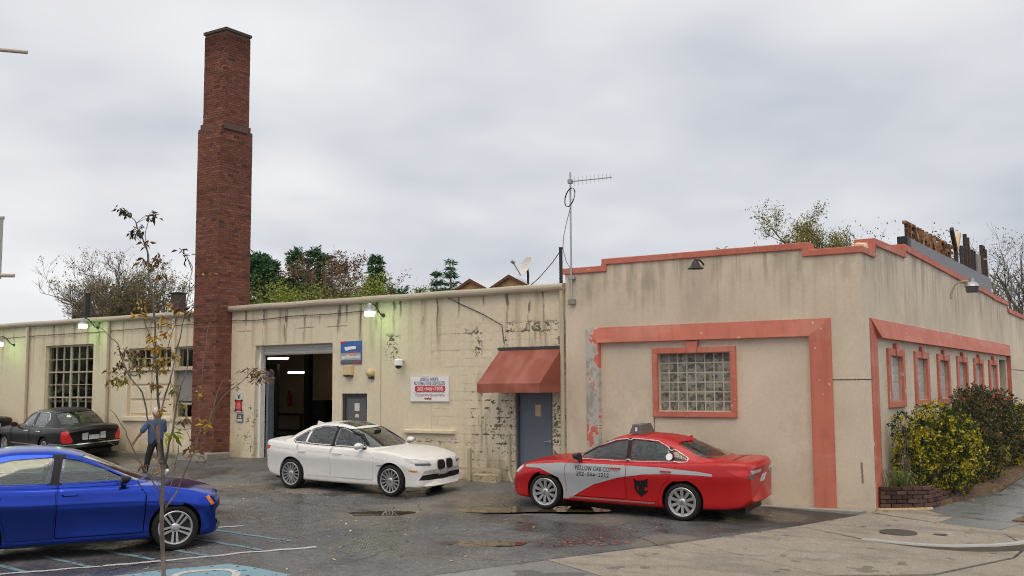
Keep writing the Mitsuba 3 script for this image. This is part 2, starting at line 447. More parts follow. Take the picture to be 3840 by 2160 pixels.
# ------------------------------------------------------------------ ground
GP = np.array([[0, 0, 0], [-3, 0, .10], [-8, 0, .25], [-12, 0, .36], [-16.5, 0, .50], [-19, -.3, .50], [-22.5, -.4, .46], [-27, -.4, .52], [-33, -.5, .6],
               [-8.8, -3.4, .17], [-11.5, -3.5, .22], [-16.2, -3.1, .25], [-21, -1.5, .33], [-22, -3, .31], [-26, -1.5, .40], [-5.2, -3.1, .07], [-2.6, -2.6, .0],
               [-7.9, -9.6, -.05], [-9.3, -12, -.09], [-6.2, -8.4, -.06], [-8.5, -7.7, .03], [-2.8, -7.1, -.13], [-3.5, -8.9, -.16], [-5, -6.5, -.05],
               [0.8, -2.9, -.11], [3, -2.5, -.17], [2.9, -5, -.24], [0.5, -9, -.29], [-3, -14, -.32], [5.5, -20, -.55], [-8, -20, -.3], [6, 2, -.13], [6, 12, .18], [2, 6, .12], [1.2, 11, .30], [0, 20, .6],
               [-14, -8, .16], [-20, -8, .25], [-30, -8, .4], [-16, -14, .05], [-30, -20, .2], [-30, 8, .6], [-15, 8, .4], [0, 30, .9], [6, 30, .75]], float)
_rbf = RBFInterpolator(GP[:, :2], GP[:, 2], kernel='thin_plate_spline', smoothing=0.02)


def gh(x, y):
    x, y = np.asarray(x, float), np.asarray(y, float)
    q = np.stack([np.clip(x, -34, 6.5).ravel(), np.clip(y, -21, 30).ravel()], 1)
    return _rbf(q).reshape(x.shape)


def g1(x, y):
    return float(gh(np.array([x]), np.array([y]))[0])


PUDDLES = [(-4.55, -6.45, 1.15, 0.48, 0.60), (-7.55, -4.95, 0.78, 0.44, 0.9), (-5.9, -3.2, 1.7, 0.75, 0.4), (-6.9, -6.1, 0.22, 0.12, 0.6), (-5.1, -4.6, 0.30, 0.16, 0.6)]


def dips(x, y):
    out = 0
    for cx, cy, a, b, th in PUDDLES:
        u = (x - cx) * math.cos(th) + (y - cy) * math.sin(th)
        v = -(x - cx) * math.sin(th) + (y - cy) * math.cos(th)
        out = out + np.clip(1.15 - (u / a) ** 2 - (v / b) ** 2, 0, None) * 0.030 * np.minimum(1, 0.3 + b)
    return out


E1, E2 = np.array([-0.15, -0.62]), np.array([-2.80, -7.15])       # edge between asphalt and concrete
gx = np.r_[-1500, -600, -200, -90, -50, -36, np.arange(-32, -12, .35), np.arange(-12, 1.0, .10), np.arange(1.0, 8.0, .35), 12, 20, 40, 90, 200, 600, 1500]
gy = np.r_[-1500, -600, -200, -90, -40, np.arange(-22, -13, .4), np.arange(-13, -0.0, .10), np.arange(0.0, 6, .4), np.arange(6, 31, 2.0), 40, 90, 200, 600, 1500]
X, Y = np.meshgrid(gx, gy, indexing='ij')
P3 = np.stack([X, Y, X * 0], -1)
und = (meshkit.fbm(P3 * 0.7, 3, 5) - 0.5) * 0.05 * ((X > -31) & (X < 0.2) & (Y > -20) & (Y < -0.6))
und = und + (meshkit.noise(P3 * 4.0, 9) - 0.5) * 0.016 * ((X > -12) & (X < 0.2) & (Y > -13) & (Y < -0.6))
inlot = ((X < -0.05) | (Y < -3.0) | (X > 40))
Z = gh(X, Y) + und - dips(X, Y) - 0.16 * (((X - E1[0]) * 0.927 - (Y - E1[1]) * 0.376 > 0.05) & (X > -6) & (X < 3.4) & (Y > -14.4))
ii, jj = np.meshgrid(np.arange(len(gx) - 1), np.arange(len(gy) - 1), indexing='ij')
w = len(gy)
quads = np.stack([ii * w + jj, (ii + 1) * w + jj, (ii + 1) * w + jj + 1, ii * w + jj + 1], -1).reshape(-1, 4)
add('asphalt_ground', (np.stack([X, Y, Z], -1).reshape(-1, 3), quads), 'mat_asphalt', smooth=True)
tag('asphalt_ground', 'wet dark asphalt of the parking lot', kind='structure')


def gsurf(x, y):
    """height of the finished lot surface"""
    p = np.stack([np.asarray(x, float), np.asarray(y, float), np.zeros_like(np.asarray(x, float))], -1)
    u = (meshkit.fbm(p * 0.7, 3, 5) - 0.5) * 0.05 + (meshkit.noise(p * 4.0, 9) - 0.5) * 0.016
    return gh(x, y) + u - dips(x, y)


for k, (cx, cy, a, b, th) in enumerate(PUDDLES):
    ang = np.arange(40) * 2 * np.pi / 40
    rr = 1.02 + 0.12 * np.sin(3 * ang + k) + 0.08 * np.sin(5 * ang + 2 * k)
    px, py = cx + a * rr * np.cos(ang) * math.cos(th) - b * rr * np.sin(ang) * math.sin(th), cy + a * rr * np.cos(ang) * math.sin(th) + b * rr * np.sin(ang) * math.cos(th)
    zc = g1(cx, cy) - 0.012
    v = np.vstack([np.stack([px, py, px * 0 + zc], 1), [[cx, cy, zc]]])
    i = np.arange(40)
    o = add('puddle', (v, np.stack([i, (i + 1) % 40, i * 0 + 40], 1)), 'mat_puddle')
    tag(o, 'muddy puddle on the asphalt', kind='structure')


def draped(poly, n, lift, thick=0.0):
    """a flat painted shape laid over the lot surface"""
    tri = trimesh.creation.extrude_polygon(poly.segmentize(n), 0.001, engine='earcut')
    m = trimesh.Trimesh(np.array(tri.vertices), np.array(tri.faces), process=True)
    top = np.abs(m.face_normals[:, 2] - 1) < 1e-3
    m = trimesh.Trimesh(m.vertices, m.faces[top], process=True)
    for _ in range(4):
        if m.edges_unique_length.max() < n * 1.5:
            break
        m = m.subdivide()
    v = np.array(m.vertices)
    v[:, 2] = gsurf(v[:, 0], v[:, 1]) + lift
    return v, np.array(m.faces)


def strip(p, q, w):
    return shapely.LineString([p, q]).buffer(w / 2, cap_style='flat')


rngp = np.random.default_rng(5)


def worn(poly, amount=0.25, cell=0.10):
    """painted shape with worn edges and bare spots"""
    x0, y0, x1, y1 = poly.bounds
    holes = []
    for _ in range(int(amount * poly.area / (cell * cell) * 0.9) + 1):
        c = rngp.uniform((x0, y0), (x1, y1))
        r = cell * rngp.uniform(0.12, 0.5)
        a = np.sort(rngp.uniform(0, 6.28, 6))
        rad = r * rngp.uniform(0.5, 1.3, 6)
        holes.append(Polygon(np.stack([c[0] + rad * np.cos(a), c[1] + rad * np.sin(a)], 1)).buffer(0))
    out = poly.difference(shapely.union_all(holes)).simplify(0.004)
    gs = [g for g in getattr(out, 'geoms', [out]) if g.area > 0.0006]
    return gs


def paint(key, poly, mat, amount=0.3, lift=0.006, cell=0.10):
    ms = [draped(g, 0.12, lift) for g in worn(poly, amount, cell)]
    o = add(key, cat(*ms), mat)
    tag(o, kind='structure')
    return o


L0, L1 = np.array([-8.44, -12.05]), np.array([-6.22, -8.38])
ld = (L1 - L0) / np.linalg.norm(L1 - L0)
ln = np.array([ld[1], -ld[0]])
paint('parking_line', strip(L0 - 1.5 * ld, L1 + 0.1 * ld, 0.085), 'mat_whiteline', 0.35, cell=0.08)
paint('parking_line', strip((-9.05, -8.4), (-8.58, -7.58), 0.08), 'mat_whiteline', 0.4, cell=0.08)
for x0_, x1_, y_ in ((-9.4, -8.33, -11.74), (-9.1, -7.86, -11.02), (-8.9, -7.52, -10.22), (-8.5, -6.92, -9.62), (-8.4, -6.70, -8.9), (-8.66, -6.84, -8.15)):
    paint('hatch_line', strip((x0_, y_ + .02), (x1_, y_ - .03), 0.095), 'mat_bluelines', 0.75, cell=0.10)
padp = Polygon([(-7.35, -11.85), (-6.37, -9.86), (-5.05, -9.93), (-5.3, -11.3), (-5.9, -12.4)])
paint('accessible_pad', padp, 'mat_bluepad', 0.25, 0.006, 0.09)
rc_ = np.array([-5.97, -10.62])
ring = Point(*rc_).buffer(0.46).difference(Point(*rc_).buffer(0.35)).difference(Polygon([rc_, rc_ + [1.2, -.5], rc_ + [.6, -1.6], rc_ + [-.2, -1.2]]))
figure = shapely.union_all([ring, Point(*(rc_ + [-.05, -1.05])).buffer(0.11), strip(rc_ + [-.03, -.9], rc_ + [.02, -.25], 0.11), strip(rc_ + [.0, -.28], rc_ + [.42, -.33], 0.10), strip(rc_ + [.40, -.30], rc_ + [.58, .02], 0.10)])
paint('accessible_symbol', figure, 'mat_whiteline', 0.2, 0.011, 0.06)

# gravel and litter on the asphalt: loose stones, dead leaves
rng = np.random.default_rng(11)


def scatter_stones(n, key, lo, hi, smin, smax, cols, inside=None, lift=0.0):
    v0, f0 = hull(np.random.default_rng(2).normal(size=(9, 3)))
    v0 /= np.abs(v0).max()
    vs, fs, cs = [], [], []
    for i in range(n):
        p = rng.uniform(lo, hi)
        if inside is not None and not inside(p):
            continue
        s = smin + (smax - smin) * rng.random() ** 3
        a = rng.uniform(0, 6.28)
        R = np.array([[math.cos(a), -math.sin(a), 0], [math.sin(a), math.cos(a), 0], [0, 0, 1]])
        v = (v0 * (s * np.array([1, rng.uniform(.6, 1), .45]))) @ R.T
        v[:, :2] += p
        vs.append((v, p))
        fs.append(f0 + len(v0) * len(fs))
        cs.append(np.tile(np.array(cols[rng.integers(len(cols))]) * rng.uniform(.75, 1.2), (len(v0), 1)))
    ps = np.array([q for _, q in vs])
    z = gsurf(ps[:, 0], ps[:, 1]) + lift
    V = np.vstack([v + [0, 0, zz] for (v, _), zz in zip(vs, z)])
    o = add(key, (V, np.vstack(fs)), 'mat_vc', color=np.vstack(cs))
    return o


def onlot(p):
    return p[0] < -0.6 - 0.36 * max(0, -p[1]) - 0.02 and not (abs(p[0] + 9.2) < 1.4 and abs(p[1] + 10.2) < 1.6)


tag(scatter_stones(9000, 'loose_gravel', (-14, -12.5), (-0.3, -0.7), 0.008, 0.024, [(.20, .19, .18), (.30, .28, .26), (.09, .085, .08), (.40, .38, .34), (.05, .05, .05)], onlot), 'small loose stones and grit over the asphalt', kind='stuff')


def leaf_litter(key, pts, size, cols, seed=3, zf=gsurf, lift=0.008):
    r = np.random.default_rng(seed)
    vs, fs, cs = [], [], []
    pts = np.asarray(pts)
    z = zf(pts[:, 0], pts[:, 1]) + lift
    for (x, y), zz in zip(pts, z):
        s = size * r.uniform(.6, 1.4)
        a = r.uniform(0, 6.28)
        q = np.array([[-1, 0, 0], [0, -.4, .12], [1, 0, .2], [0, .4, .1]]) * s
        q[:, 2] += r.uniform(-.1, .25) * s * (q[:, 0] / s)
        c, t = math.cos(a), math.sin(a)
        v = np.stack([q[:, 0] * c - q[:, 1] * t + x, q[:, 0] * t + q[:, 1] * c + y, q[:, 2] + zz + 0.1 * s], 1)
        fs.append(np.array([[0, 1, 2], [0, 2, 3]]) + 4 * len(vs))
        vs.append(v)
        cs.append(np.tile(np.array(cols[r.integers(len(cols))]) * r.uniform(.7, 1.2), (4, 1)))
    return add(key, (np.vstack(vs), np.vstack(fs)), 'mat_leaf', color=np.vstack(cs))


lp = [p for p in rng.uniform((-13, -12), (-0.5, -0.7), (330, 2)) if onlot(p)]
tag(leaf_litter('fallen_leaves', lp, 0.035, [(.45, .36, .12), (.30, .18, .07), (.20, .11, .05), (.50, .44, .25)], 4), 'scattered dead leaves on the asphalt', kind='stuff')
cl = np.array([-2.95, -5.55]) + np.random.default_rng(8).normal(size=(60, 2)) * [0.30, 0.16] @ np.array([[.83, .55], [-.55, .83]])
tag(leaf_litter('fallen_leaves', cl, 0.045, [(.28, .035, .03), (.20, .03, .03), (.33, .08, .05)], 5), 'patch of red fallen leaves on the asphalt in front of the red taxi', kind='stuff')

# ------------------------------------------------------------------ pavement: driveway apron, sidewalk slabs, kerb, planting bed
tag('pavement', 'light concrete driveway apron and sidewalk slabs', kind='structure')
ed = (E2 - E1) / np.linalg.norm(E2 - E1)


def slab(poly, mat, h=0.02, key='pavement__slab', gap=0.008):
    poly = poly.buffer(-gap, join_style='mitre')
    tri = trimesh.creation.extrude_polygon(poly.segmentize(0.5), 0.4, engine='earcut')
    v = np.array(tri.vertices)
    v[:, 2] = gh(v[:, 0], v[:, 1]) + np.where(v[:, 2] > 0.2, h, h - 0.4)
    return add(key, (v, np.array(tri.faces)), mat)


A = lambda t, o=0.0: tuple(E1 + ed * t + np.array([-ed[1], ed[0]]) * o)
# slabs of the apron, joints running from the lot edge towards the street
slab(Polygon([(-0.02, -0.02), A(0.0), (-0.64, -2.2), (0.66, -2.84), (1.3, -0.5)]), 'mat_concrete')
slab(Polygon([(-0.64, -2.2), (-1.63, -4.68), (0.95, -5.86), (2.14, -4.96), (2.88, -3.06), (2.90, -2.42), (2.62, -2.70), (2.36, -2.89), (2.1, -3.0), (1.8, -3.05), (1.5, -3.05), (1.2, -3.02), (.9, -2.96), (.60, -2.86)]), 'mat_concrete')
slab(Polygon([(-1.63, -4.68), (-2.72, -7.12), (-1.0, -7.85), (1.35, -8.3), (0.95, -5.86)]), 'mat_concrete')
slab(Polygon([(0.95, -5.86), (1.35, -8.3), (3.4, -8.6), (3.35, 6), (3.16, 6), (3.13, -1.5), (3.04, -2.0), (2.92, -2.40), (2.90, -3.06), (2.16, -4.97)]), 'mat_concrete', h=0.008)
slab(Polygon([(-2.72, -7.12), (-4.9, -12.3), (-3.2, -13.0), (-1.0, -7.85)]), 'mat_wetslab', h=0.016)
slab(Polygon([(-1.0, -7.85), (-3.2, -13.0), (2.0, -14.5), (2.2, -8.45), (1.35, -8.3)]), 'mat_concrete', h=0.012)
slab(Polygon([(3.3, -2.95), (3.45, -14.6), (2.05, -14.6), (2.25, -8.5), (3.42, -8.62)]), 'mat_concrete', h=0.004)
# sidewalk along the street front
slab(Polygon([(0.66, -2.80), (1.3, -0.5), (2.35, -0.75), (2.9, -2.05), (2.5, -2.55), (2.04, -2.9), (1.47, -2.96)]), 'mat_concrete', h=0.03)
slab(Polygon([(0.02, 0.02), (1.3, -0.48), (1.42, 0.35), (0.75, 0.98), (0.1, 0.45)]), 'mat_concrete', h=0.024)
slab(Polygon([(1.3, -0.48), (2.3, -0.74), (2.55, 0.35), (1.42, 0.36)]), 'mat_wetslab', h=0.022)
slab(Polygon([(2.32, -0.74), (2.95, -2.05), (4.2, -2.0), (4.2, 0.5), (2.56, 0.35)]), 'mat_concrete', h=0.03)
slab(Polygon([(0.78, 1.0), (1.42, 0.37), (2.55, 0.37), (2.6, 2.2), (1.0, 2.6)]), 'mat_wetslab', h=0.022)
slab(Polygon([(1.0, 2.62), (2.6, 2.22), (2.75, 4.2), (1.55, 4.6)]), 'mat_wetslab', h=0.022)
for k in range(6):
    slab(Polygon([(1.55 + .02 * k, 4.6 + 1.9 * k), (2.75, 4.2 + 1.9 * k), (2.8, 6.1 + 1.9 * k), (1.57 + .02 * k, 6.5 + 1.9 * k)]), 'mat_wetslab', h=0.022)
kerb_pts = np.array([[0.62, -2.86], [0.9, -2.93], [1.2, -2.99], [1.5, -3.02], [1.8, -3.02], [2.1, -2.97], [2.35, -2.85], [2.6, -2.66], [2.85, -2.35], [3.02, -2.0], [3.1, -1.5], [3.12, 2], [3.14, 8], [3.16, 18]])
kh = np.interp(np.arange(len(kerb_pts)), [0, 3, 6, 13], [0.030, 0.060, 0.105, 0.13])
kd = np.gradient(kerb_pts, axis=0)
kd /= np.linalg.norm(kd, axis=1, keepdims=True)
kn = np.stack([kd[:, 1], -kd[:, 0]], 1)
kv = []
for (x, y), (nx, ny), hh in zip(kerb_pts, kn, kh):
    z = g1(x, y)
    kv += [[x + nx * .02, y + ny * .02, z - .3], [x + nx * .02, y + ny * .02, z + hh - .02], [x, y, z + hh], [x - nx * .15, y - ny * .15, z + hh], [x - nx * .15, y - ny * .15, z - .3]]
kf = []
kf2 = []
for i in range(len(kerb_pts) - 1):
    for j in range(5):
        a, b = i * 5 + j, i * 5 + (j + 1) % 5
        (kf2 if j == 0 else kf).append([a, b, b + 5, a + 5])
add('pavement__kerb', (np.array(kv), np.array(kf)), 'mat_kerb')
add('pavement__kerb_face', (np.array(kv), np.array(kf2)), 'mat_darkgrime')
grass_v = Polygon([(2.35, .45), (3.0, .5), (3.0, 2.2), (2.62, 2.0)])
slab(grass_v, 'mat_mulch', h=0.05, key='pavement__tree_pit')
mh = (0.98, -1.95)
rim = lathe([(0.30, -.1), (.30, .040), (.27, .041), (.265, .037), (.25, .037), (.245, .040), (0.0, .040)], 40)
v = rim[0] + np.array([mh[0], mh[1], 0])
v[:, 2] += gh(v[:, 0], v[:, 1]) - 0.001
add('manhole_cover', (v, rim[1]), 'mat_iron')
tag('manhole_cover', 'round dark iron manhole cover in the sidewalk beside the kerb', 'manhole cover')
v, f = box(1.50, 1.70, -1.84, -1.68, .0, .040, .004)
v[:, 2] += g1(1.6, -1.75)
add('utility_lid', (v, f), 'mat_iron')
tag('utility_lid', 'small dark utility lid in the sidewalk next to the manhole cover', 'utility lid')
# planting bed with bark mulch along the street front
bed = Polygon([(0.05, 1.05), (0.72, 1.05), (0.9, 1.5), (1.5, 4.4), (1.6, 12), (1.7, 18), (0.05, 18)])
tri = trimesh.creation.extrude_polygon(bed.segmentize(0.3), 0.3, engine='earcut')
m = trimesh.Trimesh(tri.vertices, tri.faces, process=True).subdivide()
v = np.array(m.vertices)
t = v[:, 2] > 0.29
edge = np.clip((1.35 - v[:, 0]) / 0.9, 0, 1)
v[:, 2] = gh(v[:, 0], v[:, 1]) + np.where(t, 0.035 + 0.22 * edge * np.clip((v[:, 1] - 0.9) / 1.0, 0, 1), -0.3) + 0.03 * (meshkit.noise(v * [6, 6, 0], 3) - .5)
add('planting_bed', (v, np.array(m.faces)), 'mat_mulch', smooth=40)
tag('planting_bed', 'strip of dark bark mulch along the street wall', kind='structure')
lp = np.random.default_rng(9).uniform((0.7, 1.2), (2.0, 12), (420, 2))
tag(leaf_litter('mulch_litter', lp, 0.045, [(.16, .11, .07), (.26, .19, .12), (.09, .06, .04), (.33, .27, .17)], 6, gh, 0.06), 'dry leaves and bark chips beside the bushes', kind='stuff')

# brick planter, corner of the building
PL = 'brick_planter'
pz = g1(0.5, 0.8)
pbr_r = np.random.default_rng(21)
BRV = []
for k in range(6):
    scene[f'mat_planter_brick_{k}'] = {'type': 'twosided', 'bsdf': {'type': 'principled', 'base_color': rgb(*(np.array([.085, .052, .040]) * pbr_r.uniform(.6, 1.5) + [0, 0, .004])), 'roughness': .9, 'specular': .2}}
path = [np.array(q) for q in ((0.06, 0.50), (0.62, 0.92), (0.80, 1.14), (0.88, 1.6), (0.95, 2.3))]
pts = []
for a, b in zip(path[:-1], path[1:]):
    n = max(1, int(np.linalg.norm(b - a) / 0.03))
    pts += [a + (b - a) * i / n for i in range(n)]
pts = np.array(pts + [path[-1]])
cum = np.r_[0, np.cumsum(np.linalg.norm(np.diff(pts, axis=0), axis=1))]
for row in range(5):
    s = 0.0 if row % 2 == 0 else -0.105
    while s < cum[-1] - 0.03:
        a, b = max(s, 0) + .005, min(s + 0.20, cum[-1])
        s += 0.21
        c = (a + b) / 2
        if b - a < .05 or (c > 1.2 and row > 4 - (c - 1.0) * 1.6):
            continue
        p = np.array([np.interp(c, cum, pts[:, k]) for k in (0, 1)])
        q = np.array([np.interp(c + .05, cum, pts[:, k]) for k in (0, 1)])
        d = (q - p) / max(np.linalg.norm(q - p), 1e-6)
        L = (b - a) / 2
        bv, bf = box(-L, L, -.05, .05, 0, .070, .006)
        jit = pbr_r.normal(size=3) * .004
        R = np.array([[d[0], -d[1], 0], [d[1], d[0], 0], [0, 0, 1]])
        bv = bv @ R.T + [p[0] + jit[0], p[1] + jit[1], pz + .06 + row * .080 + jit[2] * .5]
        add(f'{PL}__brick', (bv, bf), f'mat_planter_brick_{pbr_r.integers(6)}')
base = np.array(shapely.LineString(path[:3]).buffer(.085).exterior.coords)
add(f'{PL}__base', prism_xy(Polygon(base), pz - .2, pz + .055), 'mat_tan')
soil = Polygon([(0.06, .55), (.6, .95), (.75, 1.15), (.82, 1.6), (.06, 1.6)])
add(f'{PL}__soil', prism_xy(soil, pz, pz + .40), 'mat_mulch')
tag(PL, 'low dark brick planter at the corner of the beige building', 'planter')
# ------------------------------------------------------------------ corner building (beige stucco, salmon trim)
CB = 'corner_building'
tag(CB, 'beige stucco corner building with salmon trim and glass block windows', 'building')
YT = 14.0
# street lot side wall, stepped top; hole for the big window
top = [(-6.57, -1), (0, -1), (0, 4.93), (-1.06, 4.93), (-1.06, 5.08), (-5.56, 5.08), (-5.56, 4.93), (-6.57, 4.93)]
wall_a = Polygon(top).difference(sbox(-4.30, 1.885, -2.68, 3.09))
add(f'{CB}__wall', prism_xz(wall_a, 0.0, 0.30), 'mat_beige')
# street wall (x = 0)
B_top = [(0.30, 4.93), (.93, 4.93), (.93, 5.18), (3.43, 5.18), (3.43, 5.34), (14.55, 5.06), (14.55, 5.03), (17.36, 5.0), (17.36, 4.78), (24, 4.68)]
wb = Polygon([(0.30, -1), (24, -1)] + B_top[::-1])
W6 = [1.64 + 2.33 * k for k in range(6)]
for y in W6:
    wb = wb.difference(sbox(y + .19, 2.07, y + 1.19, 3.00))
wb = wb.difference(sbox(15.25, .2, 16.5, 3.2))
add(f'{CB}__wall', prism_yz(wb, -0.30, 0.0), 'mat_beige')
add(f'{CB}__wall', box(-6.57, -6.27, .30, 24, -1, 4.9), 'mat_beige')
add(f'{CB}__wall', box(-6.27, -.3, 23.7, 24, -1, 4.6), 'mat_beige')
add(f'{CB}__roof', box(-6.27, -.3, .3, 23.7, 4.3, 4.42), 'mat_roof')
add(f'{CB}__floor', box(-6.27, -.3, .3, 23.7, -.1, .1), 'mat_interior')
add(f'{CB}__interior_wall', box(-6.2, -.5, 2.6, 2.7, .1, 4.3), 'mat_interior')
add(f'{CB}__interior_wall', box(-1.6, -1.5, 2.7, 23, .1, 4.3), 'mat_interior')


def coping(x0, x1, z, h=.135, w=.38):
    return box(x0, x1, -.045, w, z, z + h, .012)


C1 = [coping(-6.62, -5.51, 4.93), coping(-5.62, -1.0, 5.08), coping(-1.06, .05, 4.93)]
C1 += [box(-5.62, -5.51, -.043, .378, 5.06, 5.085), box(-1.115, -1.002, -.043, .378, 5.06, 5.09)]
add(f'{CB}__coping', C1[0], 'mat_salmon')
add(f'{CB}__coping', C1[1], 'mat_salmon')
add(f'{CB}__coping', C1[2], 'mat_salmon')
add(f'{CB}__coping', box(-5.622, -5.508, -.047, .382, 4.94, 5.10), 'mat_salmon')
add(f'{CB}__coping', box(-1.118, -.998, -.047, .382, 4.94, 5.10), 'mat_salmon')


def coping_b(y0, z0, y1, z1, h=.135):
    p = []
    for y, z in ((y0, z0), (y1, z1)):
        for x in (-.36, .05):
            p += [(x, y, z), (x, y, z + h)]
    return hull(p)


for q in ((.39, 4.932, .99, 4.932), (.90, 5.18, 3.50, 5.18), (3.37, 5.342, 14.60, 5.062), (14.60, 5.032, 17.42, 5.002), (17.42, 4.782, 24.05, 4.682)):
    add(f'{CB}__coping', coping_b(*q), 'mat_salmon')
for y, z in ((.93, 4.95), (3.40, 5.20)):
    add(f'{CB}__coping', box(-.362, .053, y - .06, y + .055, z, z + .25), 'mat_salmon')
# torn flashing at the corner
add(f'{CB}__flashing', hull([(-.22, .3, 5.06), (.02, .3, 5.06), (-.2, .52, 5.06), (.03, .52, 5.06), (-.2, .3, 5.15), (-.02, .3, 5.13), (-.18, .52, 5.20), (.0, .52, 5.18)]), 'mat_tan')
add(f'{CB}__flashing', hull([(.0, .88, 4.98), (.06, .88, 4.98), (.0, .98, 5.20), (.07, .97, 5.20), (-.2, .9, 5.2), (-.2, .97, 5.0)]), 'mat_dark')


def splay_x(o0, i0, o1, i1, key, mat):
    """moulding: outer edge pts o (x,z) proud 3 cm, inner edge pts i proud 12 cm, backed to the wall"""
    p = []
    for (x, z), d in ((o0, .03), (o1, .03), (i0, .12), (i1, .12)):
        p += [(x, -d, z), (x, .004, z)]
    add(key, hull(p), mat)


TR = f'{CB}__trim'
splay_x((-6.04, 3.70), (-5.68, 3.36), (-.61, 3.70), (-1.01, 3.36), TR, 'mat_salmon')
splay_x((-.61, -.3), (-1.01, -.3), (-.61, 3.70), (-1.01, 3.36), TR, 'mat_salmon')
splay_x((-6.04, -.3), (-5.68, -.3), (-6.04, 3.70), (-5.68, 3.36), TR, 'mat_peel')
# corner of the beam where the paint has come off
splay_x((-6.043, 3.703), (-5.683, 3.357), (-5.70, 3.703), (-5.55, 3.357), TR, 'mat_peel')
tag(TR + '_002', 'peeling left trim post with bare grey patches')


def splay_y(o0, i0, o1, i1, key, mat, di=.13):
    p = []
    for (y, z), d in ((o0, .03), (o1, .03), (i0, di), (i1, di)):
        p += [(d, y, z), (-.004, y, z)]
    add(key, hull(p), mat)


splay_y((.45, 3.70), (.90, 3.33), (17.3, 3.70), (16.7, 3.33), TR, 'mat_salmon')
splay_y((.45, -.4), (.90, -.4), (.45, 3.70), (.90, 3.33), TR, 'mat_salmon', .034)
splay_y((17.3, -.4), (16.7, -.4), (17.3, 3.70), (16.7, 3.33), TR, 'mat_salmon')
# thin control joints
add(f'{CB}__joint', box(-.61, .0, -.006, .0, 2.50, 2.515), 'mat_dark')
add(f'{CB}__joint', box(-.0, .006, 0.0, .45, 2.50, 2.515), 'mat_dark')
add(f'{CB}__joint', box(.0, .006, 17.3, 24, 2.9, 2.92), 'mat_dark')
add(f'{CB}__joint', box(-4.425, -4.41, -.005, .0, .1, 1.78), 'mat_dark')
# base course
for a, b in ((-6.4, -4.2), (-4.19, -2.2), (-2.19, -.08)):
    za = g1((a + b) / 2, -.2)
    add('lot_kerb', box(a, b, -.30, -.02, za - .3, za + .035, .01), 'mat_grime')
tag('lot_kerb', 'low concrete kerb along the foot of the beige wall, left stretch', 'kerb', 'kerb stones along the beige wall')
tag('lot_kerb_001', 'low concrete kerb along the foot of the beige wall, middle stretch', 'kerb', 'kerb stones along the beige wall')
tag('lot_kerb_002', 'low concrete kerb along the foot of the beige wall, stretch at the corner', 'kerb', 'kerb stones along the beige wall')

# glass block windows
def frame_parts(key, u0, u1, z0, z1, w, place):
    for (a, b, c, d) in ((u0, u1, z0, z0 + w), (u0, u1, z1 - w, z1), (u0, u0 + w, z0 + w, z1 - w), (u1 - w, u1, z0 + w, z1 - w)):
        add(key + '__frame', place(a, b, c, d), 'mat_salmon')


WA = f'{CB}__window'
for (a, b, c, d) in ((-4.425, -2.555, 1.76, 1.88), (-4.425, -2.555, 3.09, 3.21), (-4.425, -4.30, 1.88, 3.09), (-2.68, -2.555, 1.88, 3.09)):
    add(WA + '__frame', box(a, b, -.06, .02, c, d, .008), 'mat_salmon')
kv_ = hull([(-3.60, -.085, 3.09), (-3.40, -.085, 3.09), (-3.64, -.085, 3.33), (-3.36, -.085, 3.33), (-3.60, -.05, 3.09), (-3.40, -.05, 3.09), (-3.64, -.004, 3.33), (-3.36, -.004, 3.33)])
add(WA + '__keystone', kv_, 'mat_salmon')
add(WA + '__mortar', box(-4.30, -2.68, .097, .2, 1.885, 3.09), 'mat_mortar')
nx_, nz_ = 8, 6
dx, dz = 1.62 / nx_, 1.205 / nz_
for i in range(nx_):
    for k in range(nz_):
        x, z = -4.30 + dx * i, 1.885 + dz * k
        add(WA + '__glass_block', box(x + .014, x + dx - .014, .088, .13, z + .014, z + dz - .014, .008), 'mat_glassblock')
tag(WA, 'wide glass block window in salmon frame')
for y in W6:
    K = num(f'{CB}__window')
    for (a, b, c, d) in ((y, y + 1.38, 1.94, 2.07), (y, y + 1.38, 3.0, 3.15), (y, y + .19, 2.07, 3.0), (y + 1.19, y + 1.38, 2.07, 3.0)):
        add(K + '__frame', box(-.12, .05, a, b, c, d, .006), 'mat_salmon')
    add(K + '__keystone', hull([(.075, y + .60, 3.0), (.075, y + .78, 3.0), (.075, y + .55, 3.26), (.075, y + .83, 3.26), (.0, y + .55, 3.26), (.0, y + .83, 3.26), (.04, y + .60, 3.0), (.04, y + .78, 3.0)]), 'mat_salmon')
    add(K + '__mortar', box(-.16, -.064, y + .19, y + 1.19, 2.07, 3.0), 'mat_mortar')
    for i in range(5):
        for k in range(5):
            a, c = y + .19 + .2 * i, 2.07 + .186 * k
            add(K + '__glass_block', box(-.10, -.055, a + .012, a + .188, c + .011, c + .175, .008), 'mat_glassblock_pale')
add(f'{CB}__side_door', box(-.25, -.2, 15.27, 16.48, .2, 3.2), 'mat_greydoor')

# ------------------------------------------------------------------ low building in the middle
LB = 'low_building'
tag(LB, 'low cream painted garage building with open vehicle bay and peeling paint', 'building')
y0 = .06
wall_m = sbox(-17.73, -1, -6.575, 4.60)
wall_m = wall_m.difference(sbox(-16.60, -1, -13.70, 3.60)).difference(sbox(-13.36, -1, -12.50, 2.27)).difference(sbox(-10.42, -1, -6.60, 3.92))
add(f'{LB}__wall', prism_xz(wall_m, y0, .36), 'mat_cream')
